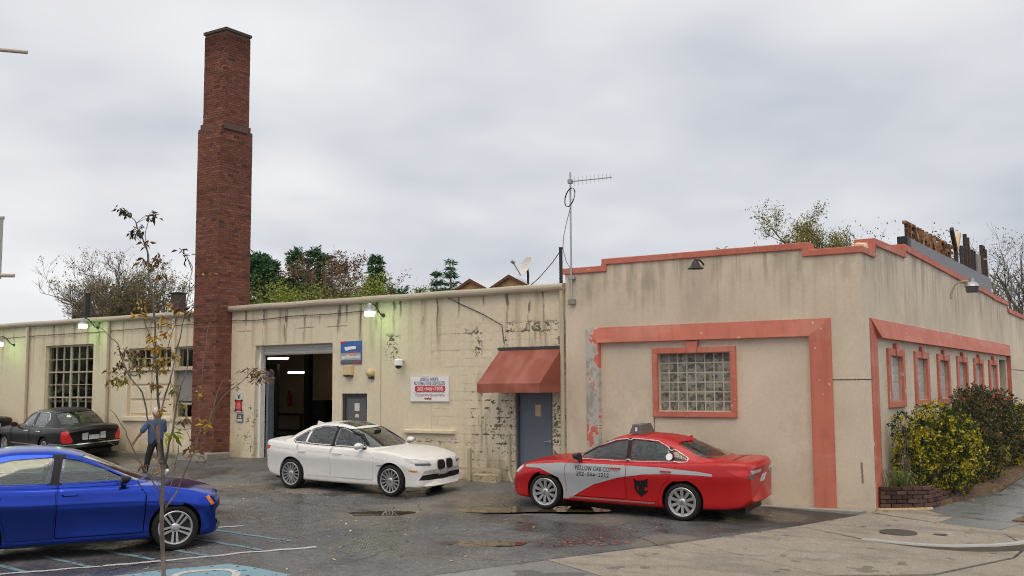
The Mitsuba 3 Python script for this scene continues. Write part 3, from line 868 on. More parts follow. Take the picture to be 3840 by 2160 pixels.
# block wall with recessed joints round the blue door
add(f'{LB}__block_backing', prism_xz(sbox(-10.42, -1, -6.60, 3.92).difference(sbox(-7.99, -1, -6.98, 2.5)), y0 + .009, .36), 'mat_cream')
rb = np.random.default_rng(31)
keep = sbox(-10.415, .05, -6.605, 3.915).difference(sbox(-7.995, -1, -6.975, 2.52))
row = 0
z = .10
while z < 3.9:
    off = 0 if row % 2 == 0 else .2
    x = -10.82 + off
    while x < -6.6:
        b = sbox(x + .002, z + .002, x + .398, min(z + .198, 3.915)).intersection(keep)
        if not b.is_empty and b.area > .004:
            for g in getattr(b, 'geoms', [b]):
                q = g.bounds
                if q[2] - q[0] > .04 and q[3] - q[1] > .03:
                    d = rb.normal() * .0022
                    add(f'{LB}__block', box(q[0], q[2], y0 - .001 + d, y0 + .03, q[1], q[3], .004), 'mat_cream')
        x += .4
    z += .2
    row += 1
add(f'{LB}__wall', box(-18.52, -6.6, 13.7, 14, -1, 4.6), 'mat_backwall')
add(f'{LB}__wall', box(-6.9, -6.6, .36, 13.7, -1, 4.6), 'mat_backwall')
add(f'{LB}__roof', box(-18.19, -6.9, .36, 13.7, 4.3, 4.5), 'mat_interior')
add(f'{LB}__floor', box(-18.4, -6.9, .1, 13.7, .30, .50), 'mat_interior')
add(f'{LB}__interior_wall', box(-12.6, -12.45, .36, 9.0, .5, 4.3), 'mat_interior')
# eaves gutter, downspouts
add(f'{LB}__gutter', tube([(x, y0 - .085, 4.66 + .006 * math.sin(x * 3)) for x in np.linspace(-17.95, -6.6, 24)], .085, 12), 'mat_gutter')
add(f'{LB}__fascia', box(-17.95, -6.6, y0 - .03, .5, 4.60, 4.73, .01), 'mat_gutter')
add(f'{LB}__downspout', tube([(-17.72, -.04, 4.62), (-17.70, -.04, 4.3), (-17.69, -.04, .75)], .055, 12), 'mat_offwhite')
add(f'{LB}__downspout', tube([(-6.66, -.02, 4.6), (-6.66, -.02, .35)], .05, 12), 'mat_creamtrim')
for z in (1.2, 2.6, 3.9):
    add(f'{LB}__downspout_strap', box(-17.77, -17.61, -.10, .06, z, z + .03), 'mat_greymetal')
# roll-up door: tracks, raised curtain, header
VB = f'{LB}__roller_door'
add(VB + '__track', box(-16.60, -16.52, .20, .38, .45, 3.60, .004), 'mat_white')
add(VB + '__track', box(-13.78, -13.70, .20, .38, .45, 3.60, .004), 'mat_creamtrim')
for k in range(4):
    add(VB + '__slat', box(-16.50, -13.80, .30 + .008 * (k % 2), .34 + .008 * (k % 2), 3.37 + .07 * k, 3.435 + .07 * k, .006), 'mat_offwhite')
add(VB + '__bottom_bar', box(-16.51, -13.79, .285, .36, 3.33, 3.37, .006), 'mat_gutter')
add(VB + '__door_edge', box(-16.50, -16.42, .40, .62, .5, 2.9, .004), 'mat_signslate')
# inside the bay
for (x, y, z, L, key) in ((-19.78, 4.0, 3.42, .95, 'a'), (-22.8, 8.0, 3.05, 1.2, 'b')):
    K = num('ceiling_light')
    add(K + '__housing', box(x - L / 2, x + L / 2, y - .06, y + .06, z, z + .06, .01), 'mat_offwhite')
    o = add(K + '__fluorescent_tube', tube([(x - L / 2 + .03, y, z - .03), (x + L / 2 - .03, y, z - .03)], .03, 8), 'mat_white')
    scene[o]['emitter'] = {'type': 'area', 'radiance': rgb(1.1, 1.0, 0.8)}
    tag(K, 'fluorescent tube light inside the open garage bay, ' + ('nearer and higher one' if key == 'a' else 'farther and lower one'), 'ceiling light', 'tube lights in the garage bay')
add(f'{LB}__back_partition', box(-30, -12.6, 10.0, 10.1, .5, 4.3), 'mat_backwall')
add('support_post', box(-20.58, -20.36, 6.0, 6.2, .5, 4.3), 'mat_dark')
tag('support_post', 'dark steel support post inside the garage bay', 'post')
K = 'workbench'
add(K + '__top', box(-25.6, -23.2, 8.6, 9.4, 1.40, 1.48), 'mat_dark')
for x in (-25.5, -23.4):
    add(K + '__leg', box(x, x + .08, 8.65, 8.73, .5, 1.40), 'mat_dark')
add(K + '__shelf', box(-25.5, -23.3, 8.65, 9.3, .8, .85), 'mat_dark')
tag(K, 'dark workbench at the back of the garage bay', 'workbench')
K = 'office_booth'
add(K + '__panel', prism_xz(sbox(-22.5, .5, -19.75, 3.2).difference(sbox(-21.2, 1.45, -19.98, 2.75)), 3.95, 4.05), 'mat_boothgrey')
add(K + '__sill', box(-21.25, -19.93, 3.86, 4.1, 1.39, 1.45), 'mat_gutter')
tag(K, 'grey partition booth with window opening just inside the garage bay', 'booth')
K = 'tool_cabinet'
add(K + '__body', box(-22.1, -21.1, 7.6, 8.2, .5, 2.0, .01), 'mat_dark')
for k in range(5):
    add(K + '__drawer', box(-22.06, -21.14, 7.585, 7.62, .62 + .28 * k, .86 + .28 * k, .006), 'mat_iron')
tag(K, 'dark tool cabinet with drawers on the right inside the garage bay', 'cabinet')
K = 'fire_extinguisher'
add(K + '__cylinder', lathe([(0, 1.75), (.08, 1.75), (.085, 1.8), (.085, 2.2), (.03, 2.28), (0, 2.28)], 16, center=(-25.2, 9.88, 0)), 'mat_signred')
add(K + '__valve', box(-25.23, -25.17, 9.85, 9.91, 2.27, 2.36), 'mat_black')
tag(K, 'red fire extinguisher on the back wall of the garage bay', 'fire extinguisher')

# steel door of the low building
D1 = f'{LB}__steel_door'
add(D1 + '__leaf', box(-13.28, -12.56, .14, .19, .25, 2.19, .006), 'mat_greydoor')
for q in ((-13.36, -13.28, .22, 2.27), (-12.56, -12.50, .22, 2.27), (-13.28, -12.56, 2.19, 2.27)):
    add(D1 + '__frame', box(q[0], q[1], .10, .22, q[2], q[3]), 'mat_dark')
add(D1 + '__notice', box(-12.98, -12.82, .132, .139, 1.82, 2.02), 'mat_offwhite')
add(D1 + '__notice', box(-12.96, -12.84, .132, .139, 1.66, 1.74), 'mat_offwhite')
add(D1 + '__handle', tube([(-12.66, .09, 1.25), (-12.66, .10, 1.4)], .015, 8), 'mat_galv')
# blue door under the awning
D2 = f'{LB}__blue_door'
add(D2 + '__leaf', box(-7.95, -7.04, .20, .25, .24, 2.42, .006), 'mat_bluedoor')
for q in ((-7.99, -7.95, .22, 2.5), (-7.04, -6.98, .22, 2.5), (-7.95, -7.04, 2.42, 2.5)):
    add(D2 + '__frame', box(q[0], q[1], .12, .27, q[2], q[3]), 'mat_slate')
add(D2 + '__notice', box(-7.52, -7.36, .192, .199, 1.74, 2.0), 'mat_tan')
add(D2 + '__handle__rose', cyl((-7.11, .19, 1.17), (-7.11, .155, 1.17), .035, 16), 'mat_galv')
add(D2 + '__handle__lever', tube([(-7.11, .155, 1.17), (-7.12, .14, 1.17), (-7.24, .14, 1.165)], .012, 8), 'mat_galv')
add(f'{LB}__step', box(-8.3, -6.7, -.35, .3, -.1, g1(-7.5, -.2) - .01, .01), 'mat_grime')
# bricked-up window ledge right of the sign
add(f'{LB}__ledge', box(-11.24, -9.70, -.03, .08, 1.30, 1.38, .008), 'mat_cream')
# painted timber guard and block at the foot of the wall, pipes
G = 'timber_guard'
add(G + '__beam', hull([(-9.7, -.35, .52), (-9.7, -.29, .52), (-9.7, -.35, .58), (-9.7, -.29, .58), (-8.15, -.30, .47), (-8.15, -.24, .47), (-8.15, -.30, .53), (-8.15, -.24, .53)]), 'mat_creamtrim')
add(G + '__board', box(-9.75, -8.9, -.30, -.22, .15, .44, .008), 'mat_cream')
add(G + '__block', box(-8.85, -8.2, -.45, -.1, .14, .42, .02), 'mat_cream')
add(G + '__post', box(-9.02, -8.94, -.40, -.32, .1, 1.0, .005), 'mat_creamtrim')
tag(G, 'cream painted timber guard rail and block low on the wall left of the blue door', 'guard rail')
K = 'conduit'
add(K, tube([(-8.12, .02, 1.3), (-8.12, .02, .45), (-8.08, -.04, .38), (-7.96, -.1, .22)], .03, 8), 'mat_creamtrim')
tag(K, 'cream conduit pipe beside the left edge of the blue door', 'pipe')
K = 'conduit_001'
USED['conduit'] = 1
add('conduit', tube([(-12.05, .03, 4.4), (-12.05, .03, 2.2), (-12.02, .03, .4)], .018, 8), 'mat_cream')
tag(K, 'thin cream conduit running down the wall below the middle lamp', 'pipe')

# awning over the blue door
AW = 'door_awning'
xl, xr = -8.36, -6.70
P_ = .92
s = [(0.03, 3.28), (-P_, 2.485), (-P_, 2.28), (0.03, 2.28)]
for (x, kk) in ((xl, 'a'), (xr, 'b')):
    v = np.array([[x - .006, y, z] for y, z in s] + [[x + .006, y, z] for y, z in s])
    add(AW + '__side', hull(v), 'mat_awning')
nxs = 13
ys = np.linspace(0.03, -P_, 7)
vt = np.array([[x, y, 3.28 + (2.485 - 3.28) * (0.03 - y) / (P_ + .03) - .012 * math.sin((0.03 - y) / (P_ + .03) * math.pi) * (1 - 0.0 * x)] for x in np.linspace(xl, xr, nxs) for y in ys])
ft = np.array([[i * 7 + j, (i + 1) * 7 + j, (i + 1) * 7 + j + 1, i * 7 + j + 1] for i in range(nxs - 1) for j in range(6)])
add(AW + '__canopy', cat((vt, ft), (vt - [0, 0, .012], ft[:, ::-1])), 'mat_awning', smooth=40)
add(AW + '__valance', box(xl, xr, -P_ - .008, -P_ + .004, 2.28, 2.485), 'mat_awning')
add(AW + '__header', box(xl - .06, xr + .02, -.01, .07, 3.26, 3.33), 'mat_dark')
for x in (xl + .02, xr - .03):
    add(AW + '__strut', tube([(x, .05, 2.30), (x, -P_ + .02, 2.30)], .012, 8), 'mat_greymetal')
tag(AW, 'faded red fabric awning over the blue door', 'awning')

# ------------------------------------------------------------------ brick chimney
CH = 'brick_chimney'
rc = np.random.default_rng(41)


def brick_shaft(x0, x1, ya, yb, z0, z1, seed):
    """all the bricks of one shaft as one mesh, colours per brick"""
    r = np.random.default_rng(seed)
    vs, fs, cs = [], [], []
    n = 0
    h, L = .072, .205
    rows = int((z1 - z0) / h)
    sides = [((x0, ya), (1, 0), x1 - x0, (0, -1)), ((x1, ya), (0, 1), yb - ya, (1, 0)), ((x1, yb), (-1, 0), x1 - x0, (0, 1)), ((x0, yb), (0, -1), yb - ya, (-1, 0))]
    for k in range(rows):
        za = z0 + k * h
        course = r.normal() * .06
        for (p, d, W, nn) in sides:
            nb = max(1, round(W / L))
            Lb = W / nb
            s = -Lb / 2 if k % 2 else 0.0
            while s < W - .02:
                a, b = max(s, 0) + .004, min(s + Lb, W) - .004
                s += Lb
                if b - a < .03:
                    continue
                o = r.normal() * .0022
                q = []
                for (t, zz, dep) in ((a, za + .004, -.03), (b, za + .004, -.03), (b, za + h - .005, -.03), (a, za + h - .005, -.03),
                                     (a, za + .004, o), (b, za + .004, o), (b, za + h - .005, o), (a, za + h - .005, o)):
                    q.append([p[0] + d[0] * t + nn[0] * dep, p[1] + d[1] * t + nn[1] * dep, zz])
                vs += q
                fs += [[n + i for i in w4] for w4 in ((4, 5, 6, 7), (0, 1, 5, 4), (1, 2, 6, 5), (2, 3, 7, 6), (3, 0, 4, 7))]
                n += 8
                zr = (za - z0) / max(z1 - z0, 1)
                base = np.array([.185, .078, .058]) * (1 + .12 * r.normal()) * (1 + course)
                if r.random() < .08:
                    base = np.array([.12, .06, .05]) * r.uniform(.7, 1.2)
                if r.random() < .03:
                    base = np.array([.24, .11, .07]) * r.uniform(.8, 1.1)
                soot = np.clip((za - 11.6) / 1.1, 0, 1) * .6
                patch = meshkit.fbm(np.array([[q[4][0] * 1.1, q[4][1] * 1.1, za * .9]]), 3, 3)[0]
                base = base * (1 - soot) * (.70 + .6 * patch)
                cs += [np.clip(base, .015, .6)] * 8
    return (np.array(vs), np.array(fs)), np.array(cs)


cz0 = .45
for (b, seed) in (((-18.52, -17.56, -.50, .70, cz0, 9.86), 1), ((-18.41, -17.50, -.42, .50, 10.0, 12.66), 2)):
    m, c = brick_shaft(*b, seed)
    o = add(f'{CH}__brickwork', m, 'mat_vc', color=c)
    tag(o, kind='stuff')
add(f'{CH}__mortar_core', box(-18.512, -17.568, -.492, .692, cz0 - .5, 9.86), 'mat_mortar_dark')
add(f'{CH}__mortar_core', box(-18.402, -17.508, -.412, .492, 9.8, 12.66), 'mat_mortar_dark')
m, c = brick_shaft(-18.465, -17.53, -.46, .60, 9.86, 10.01, 3)
tag(add(f'{CH}__brickwork', m, 'mat_vc', color=c), kind='stuff')
add(f'{CH}__shoulder', box(-18.46, -17.535, -.455, .595, 9.86, 9.995), 'mat_mortar_dark')
capo, capi = sbox(-18.44, -.45, -17.47, .53), sbox(-18.2, -.2, -17.7, .28)
add(f'{CH}__cap', prism_xy(capo.difference(capi), 12.66, 12.74), 'mat_cap')
add(f'{CH}__plinth', box(-18.75, -17.45, -.85, -.0, .1, .66, .03), 'mat_grime')
tag(CH, 'tall square red brick chimney between the low buildings', 'chimney')

# ------------------------------------------------------------------ left workshop wing
LW = 'workshop_wing'
tag(LW, 'long cream painted workshop wing left of the brick chimney with grid windows', 'building')
wl = sbox(-60, -1, -18.53, 4.56)
holes = [(-26.43, 1.30, -23.88, 3.86), (-22.15, 3.02, -20.10, 3.66), (-19.95, 3.02, -18.75, 3.66), (-22.15, 1.60, -20.10, 2.98), (-19.95, 1.55, -18.75, 2.98), (-31.9, 1.30, -29.35, 3.86), (-37.4, 1.3, -34.8, 3.86)]
for q in holes:
    wl = wl.difference(sbox(*q))
add(f'{LW}__wall', prism_xz(wl, .05, .35), 'mat_cream')
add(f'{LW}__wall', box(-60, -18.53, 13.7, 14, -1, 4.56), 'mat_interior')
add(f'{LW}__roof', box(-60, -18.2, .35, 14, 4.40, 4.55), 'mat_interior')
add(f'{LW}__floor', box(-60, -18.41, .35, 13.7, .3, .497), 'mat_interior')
add(f'{LW}__gutter', tube([(x, -.035, 4.60 + .006 * math.sin(x * 2)) for x in np.linspace(-60, -18.55, 50)], .08, 12), 'mat_gutter')
add(f'{LW}__fascia', box(-60, -18.54, .02, .5, 4.56, 4.68, .01), 'mat_gutter')
for x in (-27.45, -23.15, -20.02 + .02, -33.2):
    add(f'{LW}__pilaster', box(x - .07, x + .07, -.01, .05, 0, 4.56, .005), 'mat_cream')
for x in (-27.33, -23.03):
    add(f'{LW}__downspout', tube([(x, -.03, 4.5), (x, -.03, .6)], .04, 10), 'mat_gutter')


def grid_window(x0, x1, z0, z1, nx, nz, thick_v=(), thick_h=()):
    K = num(f'{LW}__window')
    add(K + '__frame', prism_xz(sbox(x0, z0, x1, z1).difference(sbox(x0 + .06, z0 + .06, x1 - .06, z1 - .06)), .14, .22), 'mat_creamtrim')
    xs, zs = np.linspace(x0 + .06, x1 - .06, nx + 1), np.linspace(z0 + .06, z1 - .06, nz + 1)
    for i in range(1, nx):
        w = .034 if i in thick_v else .011
        add(K + '__muntin', box(xs[i] - w, xs[i] + w, .145 - w * .6, .20, z0 + .06, z1 - .06), 'mat_creamtrim')
    for k in range(1, nz):
        w = .022 if k in thick_h else .011
        add(K + '__muntin', box(x0 + .06, x1 - .06, .149 - w * .6, .196, zs[k] - w, zs[k] + w), 'mat_creamtrim')
    for i in range(nx):
        for k in range(nz):
            add(K + '__pane', box(xs[i] + .005, xs[i + 1] - .005, .165, .171, zs[k] + .005, zs[k + 1] - .005), 'mat_pane')
    return K


grid_window(*[holes[0][i] for i in (0, 2, 1, 3)], 6, 6, (3,), (2, 4, 1))
grid_window(-31.9, -29.35, 1.3, 3.86, 6, 6, (3,), (2, 4))
grid_window(-37.4, -34.8, 1.3, 3.86, 6, 6, (3,), (2, 4))
grid_window(-22.15, -20.10, 3.02, 3.66, 6, 2, (3,), ())
grid_window(-19.95, -18.75, 3.02, 3.66, 3, 1, (), ())
grid_window(-19.95, -18.75, 1.55, 2.02, 3, 1, (), ())
add(f'{LW}__boarding', box(-19.93, -18.76, .12, .2, 2.06, 2.94), 'mat_plywood')
tag(f'{LW}__boarding', 'grey weathered plywood board')
add(f'{LW}__sill', box(-19.99, -18.72, -.02, .14, 2.96, 3.02), 'mat_creamtrim')
add(f'{LW}__sill', box(-19.99, -18.72, -.04, .14, 1.47, 1.55), 'mat_creamtrim')
add(f'{LW}__infill', box(-22.15, -20.10, .17, .3, 1.6, 2.98), 'mat_cream')
for k in range(3):
    for i in range(2):
        a, c = -22.10 + i * 1.0, 1.66 + .44 * k
        add(f'{LW}__infill_panel', box(a + .03, a + .97, .12, .18, c + .03, c + .41, .012), 'mat_cream')
add(f'{LW}__sill', box(-22.3, -20.0, -.05, .17, 1.47, 1.60, .008), 'mat_cream')
add(f'{LW}__sill', box(-26.5, -23.8, -.04, .14, 1.20, 1.30, .008), 'mat_cream')
# things on the sill inside the big window
for i, (x, s) in enumerate(((-25.75, .10), (-25.55, .08), (-24.95, .11), (-24.8, .07))):
    K = num('paper_cup')
    add(K, lathe([(0, 0), (s * .4, 0), (s * .55, s * 1.3), (s * .48, s * 1.3), (s * .36, .02), (0, .02)], 14, center=(x, .30, 2.07)), 'mat_white')
    tag(K, 'small white cup on the inner sill of the big workshop window, ' + ['first', 'second', 'third', 'fourth'][i] + ' from the left', 'cup', 'cups on the workshop window sill')
add(f'{LW}__inner_sill', box(-26.4, -23.9, .24, .5, 2.02, 2.07), 'mat_creamtrim')

# raised plinth along the left wing
K = 'footing_ledge'
for i, (a, b) in enumerate(((-40, -30), (-30, -25), (-25, -21.2), (-21.2, -18.78))):
    z = g1((a + b) / 2, -.4)
    add(K, box(a, b - .01, -.50, .04, z - .3, z + .12, .03), 'mat_darkgrime')
lab = ['far left', 'behind the black sedans', 'behind the walking man', 'beside the brick chimney']
for i in range(4):
    tag(K if i == 0 else f'{K}_{i:03d}', 'low grey concrete ledge under the workshop wing, ' + lab[i], 'ledge', 'concrete ledges along the workshop wing')
# ------------------------------------------------------------------ cars
def chaikin(P, it=3):
    """corner cutting of open polylines P (stations, points, 2), ends kept"""
    for _ in range(it):
        a, b = P[:, :-1], P[:, 1:]
        Q = np.empty((P.shape[0], 2 * P.shape[1] - 2, 2))
        Q[:, 0::2], Q[:, 1::2] = .75 * a + .25 * b, .25 * a + .75 * b
        P = np.concatenate([P[:, :1], Q[:, 1:-1], P[:, -1:]], 1)
    return P


def loft(xs, half, shift):
    """closed solid from half sections half (n, m, 2) of (y, z) at xs; shift(x, y, z) bends it in plan"""
    n, m, _ = half.shape
    ring = np.concatenate([half, half[:, -2:0:-1] * [-1, 1]], 1)
    k = ring.shape[1]
    v = np.empty((n, k, 3))
    v[..., 0] = xs[:, None]
    v[..., 1:] = ring
    v[..., 0] += shift(v[..., 0], v[..., 1], v[..., 2])
    c0, c1 = v[0].mean(0), v[-1].mean(0)
    v = np.vstack([v.reshape(-1, 3), c0[None], c1[None]])
    i, j = np.meshgrid(np.arange(n - 1), np.arange(k), indexing='ij')
    a, b, c, d = i * k + j, i * k + (j + 1) % k, (i + 1) * k + (j + 1) % k, (i + 1) * k + j
    f = np.vstack([np.stack([a, b, c], -1).reshape(-1, 3), np.stack([a, c, d], -1).reshape(-1, 3)])
    q = np.arange(k)
    f = np.vstack([f, np.stack([q * 0 + n * k, (q + 1) % k, q], 1), np.stack([q * 0 + n * k + 1, (n - 1) * k + q, (n - 1) * k + (q + 1) % k], 1)])
    M = Manifold(manifold3d.Mesh(vert_properties=v.astype(np.float32), tri_verts=f.astype(np.uint32)))
    if M.volume() < 0:
        M = Manifold(manifold3d.Mesh(vert_properties=v.astype(np.float32), tri_verts=f[:, ::-1].astype(np.uint32)))
    return M


def curve(pts):
    p = np.array(sorted(pts), float)
    return PchipInterpolator(p[:, 0], p[:, 1], extrapolate=True)


class CarBody:
    def __init__(s, S):
        s.S = S
        s.zt, s.zb, s.w, s.zr = curve(S['zt']), curve(S['zb']), curve(S['w']), curve(S['roof'])
        s.wb = curve(S['wb'])
        s.x0, s.x1 = S['zt'][0][0], S['zt'][-1][0]
        s.x0, s.x1 = min(s.x0, s.x1), max(s.x0, s.x1)
        r = sorted(S['roof'])
        s.r0, s.r1 = r[0][0], r[-1][0]
        s.zmax = max(z for _, z in r)

    def shift_lower(s, x, y, z):
        S = s.S
        f = np.clip((x - (s.x1 - 1.1)) / 1.1, 0, 1) ** 2
        r = np.clip(((s.x0 + .9) - x) / .9, 0, 1) ** 2
        q = (np.abs(y) / S['hw']) ** 2.4
        return -S.get('nose', .30) * f * q + S.get('tail', .16) * r * q

    def shift_upper(s, x, y, z):
        S = s.S
        mid = (s.r0 + s.r1) / 2
        f = np.clip((x - mid) / (s.r1 - mid), 0, 1)
        r = np.clip((mid - x) / (mid - s.r0), 0, 1)
        q = (np.abs(y) / .7) ** 2
        return -.15 * f * q + .10 * r * q

    def solid(s, d=0.0):
        S = s.S
        u = (1 - np.cos(np.linspace(0, np.pi, 90))) / 2
        xs = s.x0 + (s.x1 - s.x0) * u
        xd = s.x0 + d + (s.x1 - s.x0 - 2 * d) * u
        zt, zb, w = s.zt(xs) - d, s.zb(xs) + d, s.w(xs) - d
        h = zt - zb
        fl = S.get('flank', .0)
        P = np.stack([np.stack([xs * 0, zb], 1), np.stack([.55 * w, zb], 1), np.stack([.86 * w, zb], 1), np.stack([(.945 - fl) * w, zb + .02], 1), np.stack([(.968 - fl) * w, zb + .08 * h], 1),
                      np.stack([(.972 - fl) * w, zb + .28 * h], 1), np.stack([(.985 - fl * .7) * w, zb + .48 * h], 1), np.stack([1.005 * w, zb + .67 * h], 1), np.stack([1.0 * w, zb + .75 * h], 1),
                      np.stack([.965 * w, zt - .05 * h - .015], 1), np.stack([.925 * w, zt - .012], 1), np.stack([.84 * w, zt - .002], 1), np.stack([.5 * w, zt + S.get('crown', .018)], 1), np.stack([xs * 0, zt + S.get('crown', .018) * 1.4], 1)], 1)
        low = loft(xd, chaikin(P, 3), s.shift_lower)
        xu = s.r0 + (s.r1 - s.r0) * (1 - np.cos(np.linspace(0, np.pi, 70))) / 2
        zr = s.zr(xu) - d
        wb = s.wb(xu) - d
        zl = S['zlow'] + d * .3
        bel = s.zt(xu)
        t = np.clip((zr + d - bel) / (s.zmax - bel), 0, 1)
        wr = wb - S['tumble'] * t
        zs = np.minimum(bel - .02, zr - .10)
        zm = zs + (zr - .075 - zs) * .5
        wm = wb + (wr - wb) * .46 + .012
        P = np.stack([np.stack([xu * 0, xu * 0 + zl], 1), np.stack([wb, xu * 0 + zl], 1), np.stack([wb, zs - .03], 1), np.stack([wb, zs], 1), np.stack([wm, zm], 1), np.stack([wr + .012, zr - .085], 1), np.stack([wr - .02, zr - .045], 1),
                      np.stack([wr - .09, zr - .014], 1), np.stack([.5 * wr, zr + .008], 1), np.stack([xu * 0, zr + .014], 1)], 1)
        up = loft(xu, chaikin(P, 3), s.shift_upper)
        return low + up


def MB(m):
    """Manifold from (v, f)"""
    return Manifold(manifold3d.Mesh(vert_properties=np.asarray(m[0], np.float32), tri_verts=np.asarray(m[1], np.uint32)))


def side_prism(poly, y0, y1):
    return MB(prism_xz(poly, y0, y1))


def both(poly, y0=.35, y1=1.3):
    return side_prism(poly, y0, y1) + side_prism(poly, -y1, -y0)


def mirror(pts):
    return [(x, -y, z) for x, y, z in pts]


def HP(pts):
    return Manifold.hull_points(np.asarray(pts, float))


def smooth_poly(pts, r=.03):
    return Polygon(pts).buffer(-r).buffer(2 * r).buffer(-r)


def wheel_meshes(R, rim, width, style):
    """tyre, rim (face towards -y at y = 0, body towards +y)"""
    w = width
    tyre = lathe([(rim - .005, .012), (rim + .012, .004), (R - .05, -.008), (R - .018, .004), (R - .004, .03), (R, .06), (R, w - .06), (R - .02, w - .01), (rim, w)], 56, 'y')
    parts = [lathe([(rim + .004, .018), (rim + .006, .006), (rim - .004, .0), (rim - .018, .006), (rim - .026, .03), (rim - .03, .12), (rim - .03, w - .01)], 56, 'y')]
    ns, kind = style
    rr = rim - .014
    for k in range(ns):
        a = 2 * np.pi * k / ns
        subs = [(-.5, .5)] if kind != 'twin' else [(-.5, -.16), (.16, .5)]
        wi, wo = {'multi': (.028, .026), 'twin': (.075, .115), 'cover': (.042, .060), 'five': (.085, .07)}[kind]
        for s0, s1 in subs:
            p = []
            for r, ww, yy in ((.030, wi, .028), (rr, wo, .020)):
                for t in (s0, s1):
                    for dy in (0, .03):
                        p.append((r * math.cos(a) - ww * t * math.sin(a), yy + dy - (.012 if r > .1 else 0) + (.0 if dy else 0), r * math.sin(a) + ww * t * math.cos(a)))
            parts.append(hull(p))
    parts.append(lathe([(0, .010), (.030, .010), (.055, .016), (.068, .030), (.07, .06), (0, .06)], 24, 'y'))
    if kind == 'cover':
        parts.append(lathe([(rr, .014), (rr - .03, .022), (rr - .034, .05), (rr, .05)], 48, 'y'))
    back = lathe([(0, .085), (rim - .03, .085), (rim - .03, .10), (0, .10)], 40, 'y')
    hubc = lathe([(0, .006), (.022, .006), (.026, .016), (0, .016)], 16, 'y')
    return tyre, cat(*parts), back, hubc


def place_car(key, heading, fc, S, near):
    """4x4 of a car whose near-side front wheel touches the ground at fc; near = +1 left side near, -1 right side"""
    h = np.array([math.cos(heading), math.sin(heading)])
    l = np.array([-h[1], h[0]])
    tr = S['track']
    c = np.array(fc) - l * tr * near
    r = c - h * S['wb_len']
    zf = [g1(*(c + l * tr)), g1(*(c - l * tr))]
    zr_ = [g1(*(r + l * tr)), g1(*(r - l * tr))]
    dz = S.get('dz', 0)
    zc = (sum(zf)) / 2 + dz
    sx = ((sum(zf)) - (sum(zr_))) / 2 / S['wb_len']
    sy = (zf[0] - zf[1] + zr_[0] - zr_[1]) / 4 / tr
    X = np.array([h[0], h[1], sx])
    X /= np.linalg.norm(X)
    Yv = np.array([l[0], l[1], sy])
    Yv -= X * (X @ Yv)
    Yv /= np.linalg.norm(Yv)
    Zv = np.cross(X, Yv)
    sc = S.get('scale', 1.0)
    M = np.eye(4)
    M[:3, 0], M[:3, 1], M[:3, 2], M[:3, 3] = X * sc, Yv * sc, Zv * sc, (c[0], c[1], zc)
    return M


for k, col, ior in (('red', (.70, .020, .028), 1.55), ('whitep', (.90, .90, .895), 1.45), ('blackp', (.008, .009, .009), 1.55), ('silver', (.60, .62, .645), 1.45)):
    scene[f'car_{k}'] = {'type': 'twosided', 'bsdf': {'type': 'roughplastic', 'distribution': 'ggx', 'alpha': .06, 'int_ior': ior, 'nonlinear': True, 'diffuse_reflectance': rgb(*col)}}
pbr('car_bluep', (.012, .055, .46), .14, metal=.95, clearcoat=.8, clearcoat_gloss=.98)
pbr('car_tyre', (.016, .016, .016), .8, spec=.3)
pbr('car_rim', (.52, .52, .53), .32, metal=.75)
pbr('car_rimdark', (.02, .02, .02), .6)
pbr('car_plastic', (.012, .012, .013), .45, spec=.25)
pbr('car_chrome', (.75, .75, .76), .15, metal=1.0)
pbr('car_seat', (.11, .11, .105), .9)
pbr('car_seat_pale', (.36, .34, .30), .9)
pbr('car_lampred', (.55, .012, .018), .15, clearcoat=1.0)
pbr('car_lampclear', (.50, .52, .54), .12, clearcoat=1.0)
pbr('car_lampdark', (.09, .095, .10), .12, clearcoat=1.0)
pbr('car_amber', (.70, .22, .03), .2, clearcoat=1.0)
pbr('car_plate', (.55, .56, .60), .5)
pbr('car_interior', (.035, .036, .038), .85)
for k, t in (('clear', (.80, .88, .83)), ('tint', (.42, .47, .46)), ('dark', (.30, .34, .36))):
    scene[f'glass_{k}'] = {'type': 'thindielectric', 'int_ior': 1.52, 'specular_transmittance': rgb(*t)}


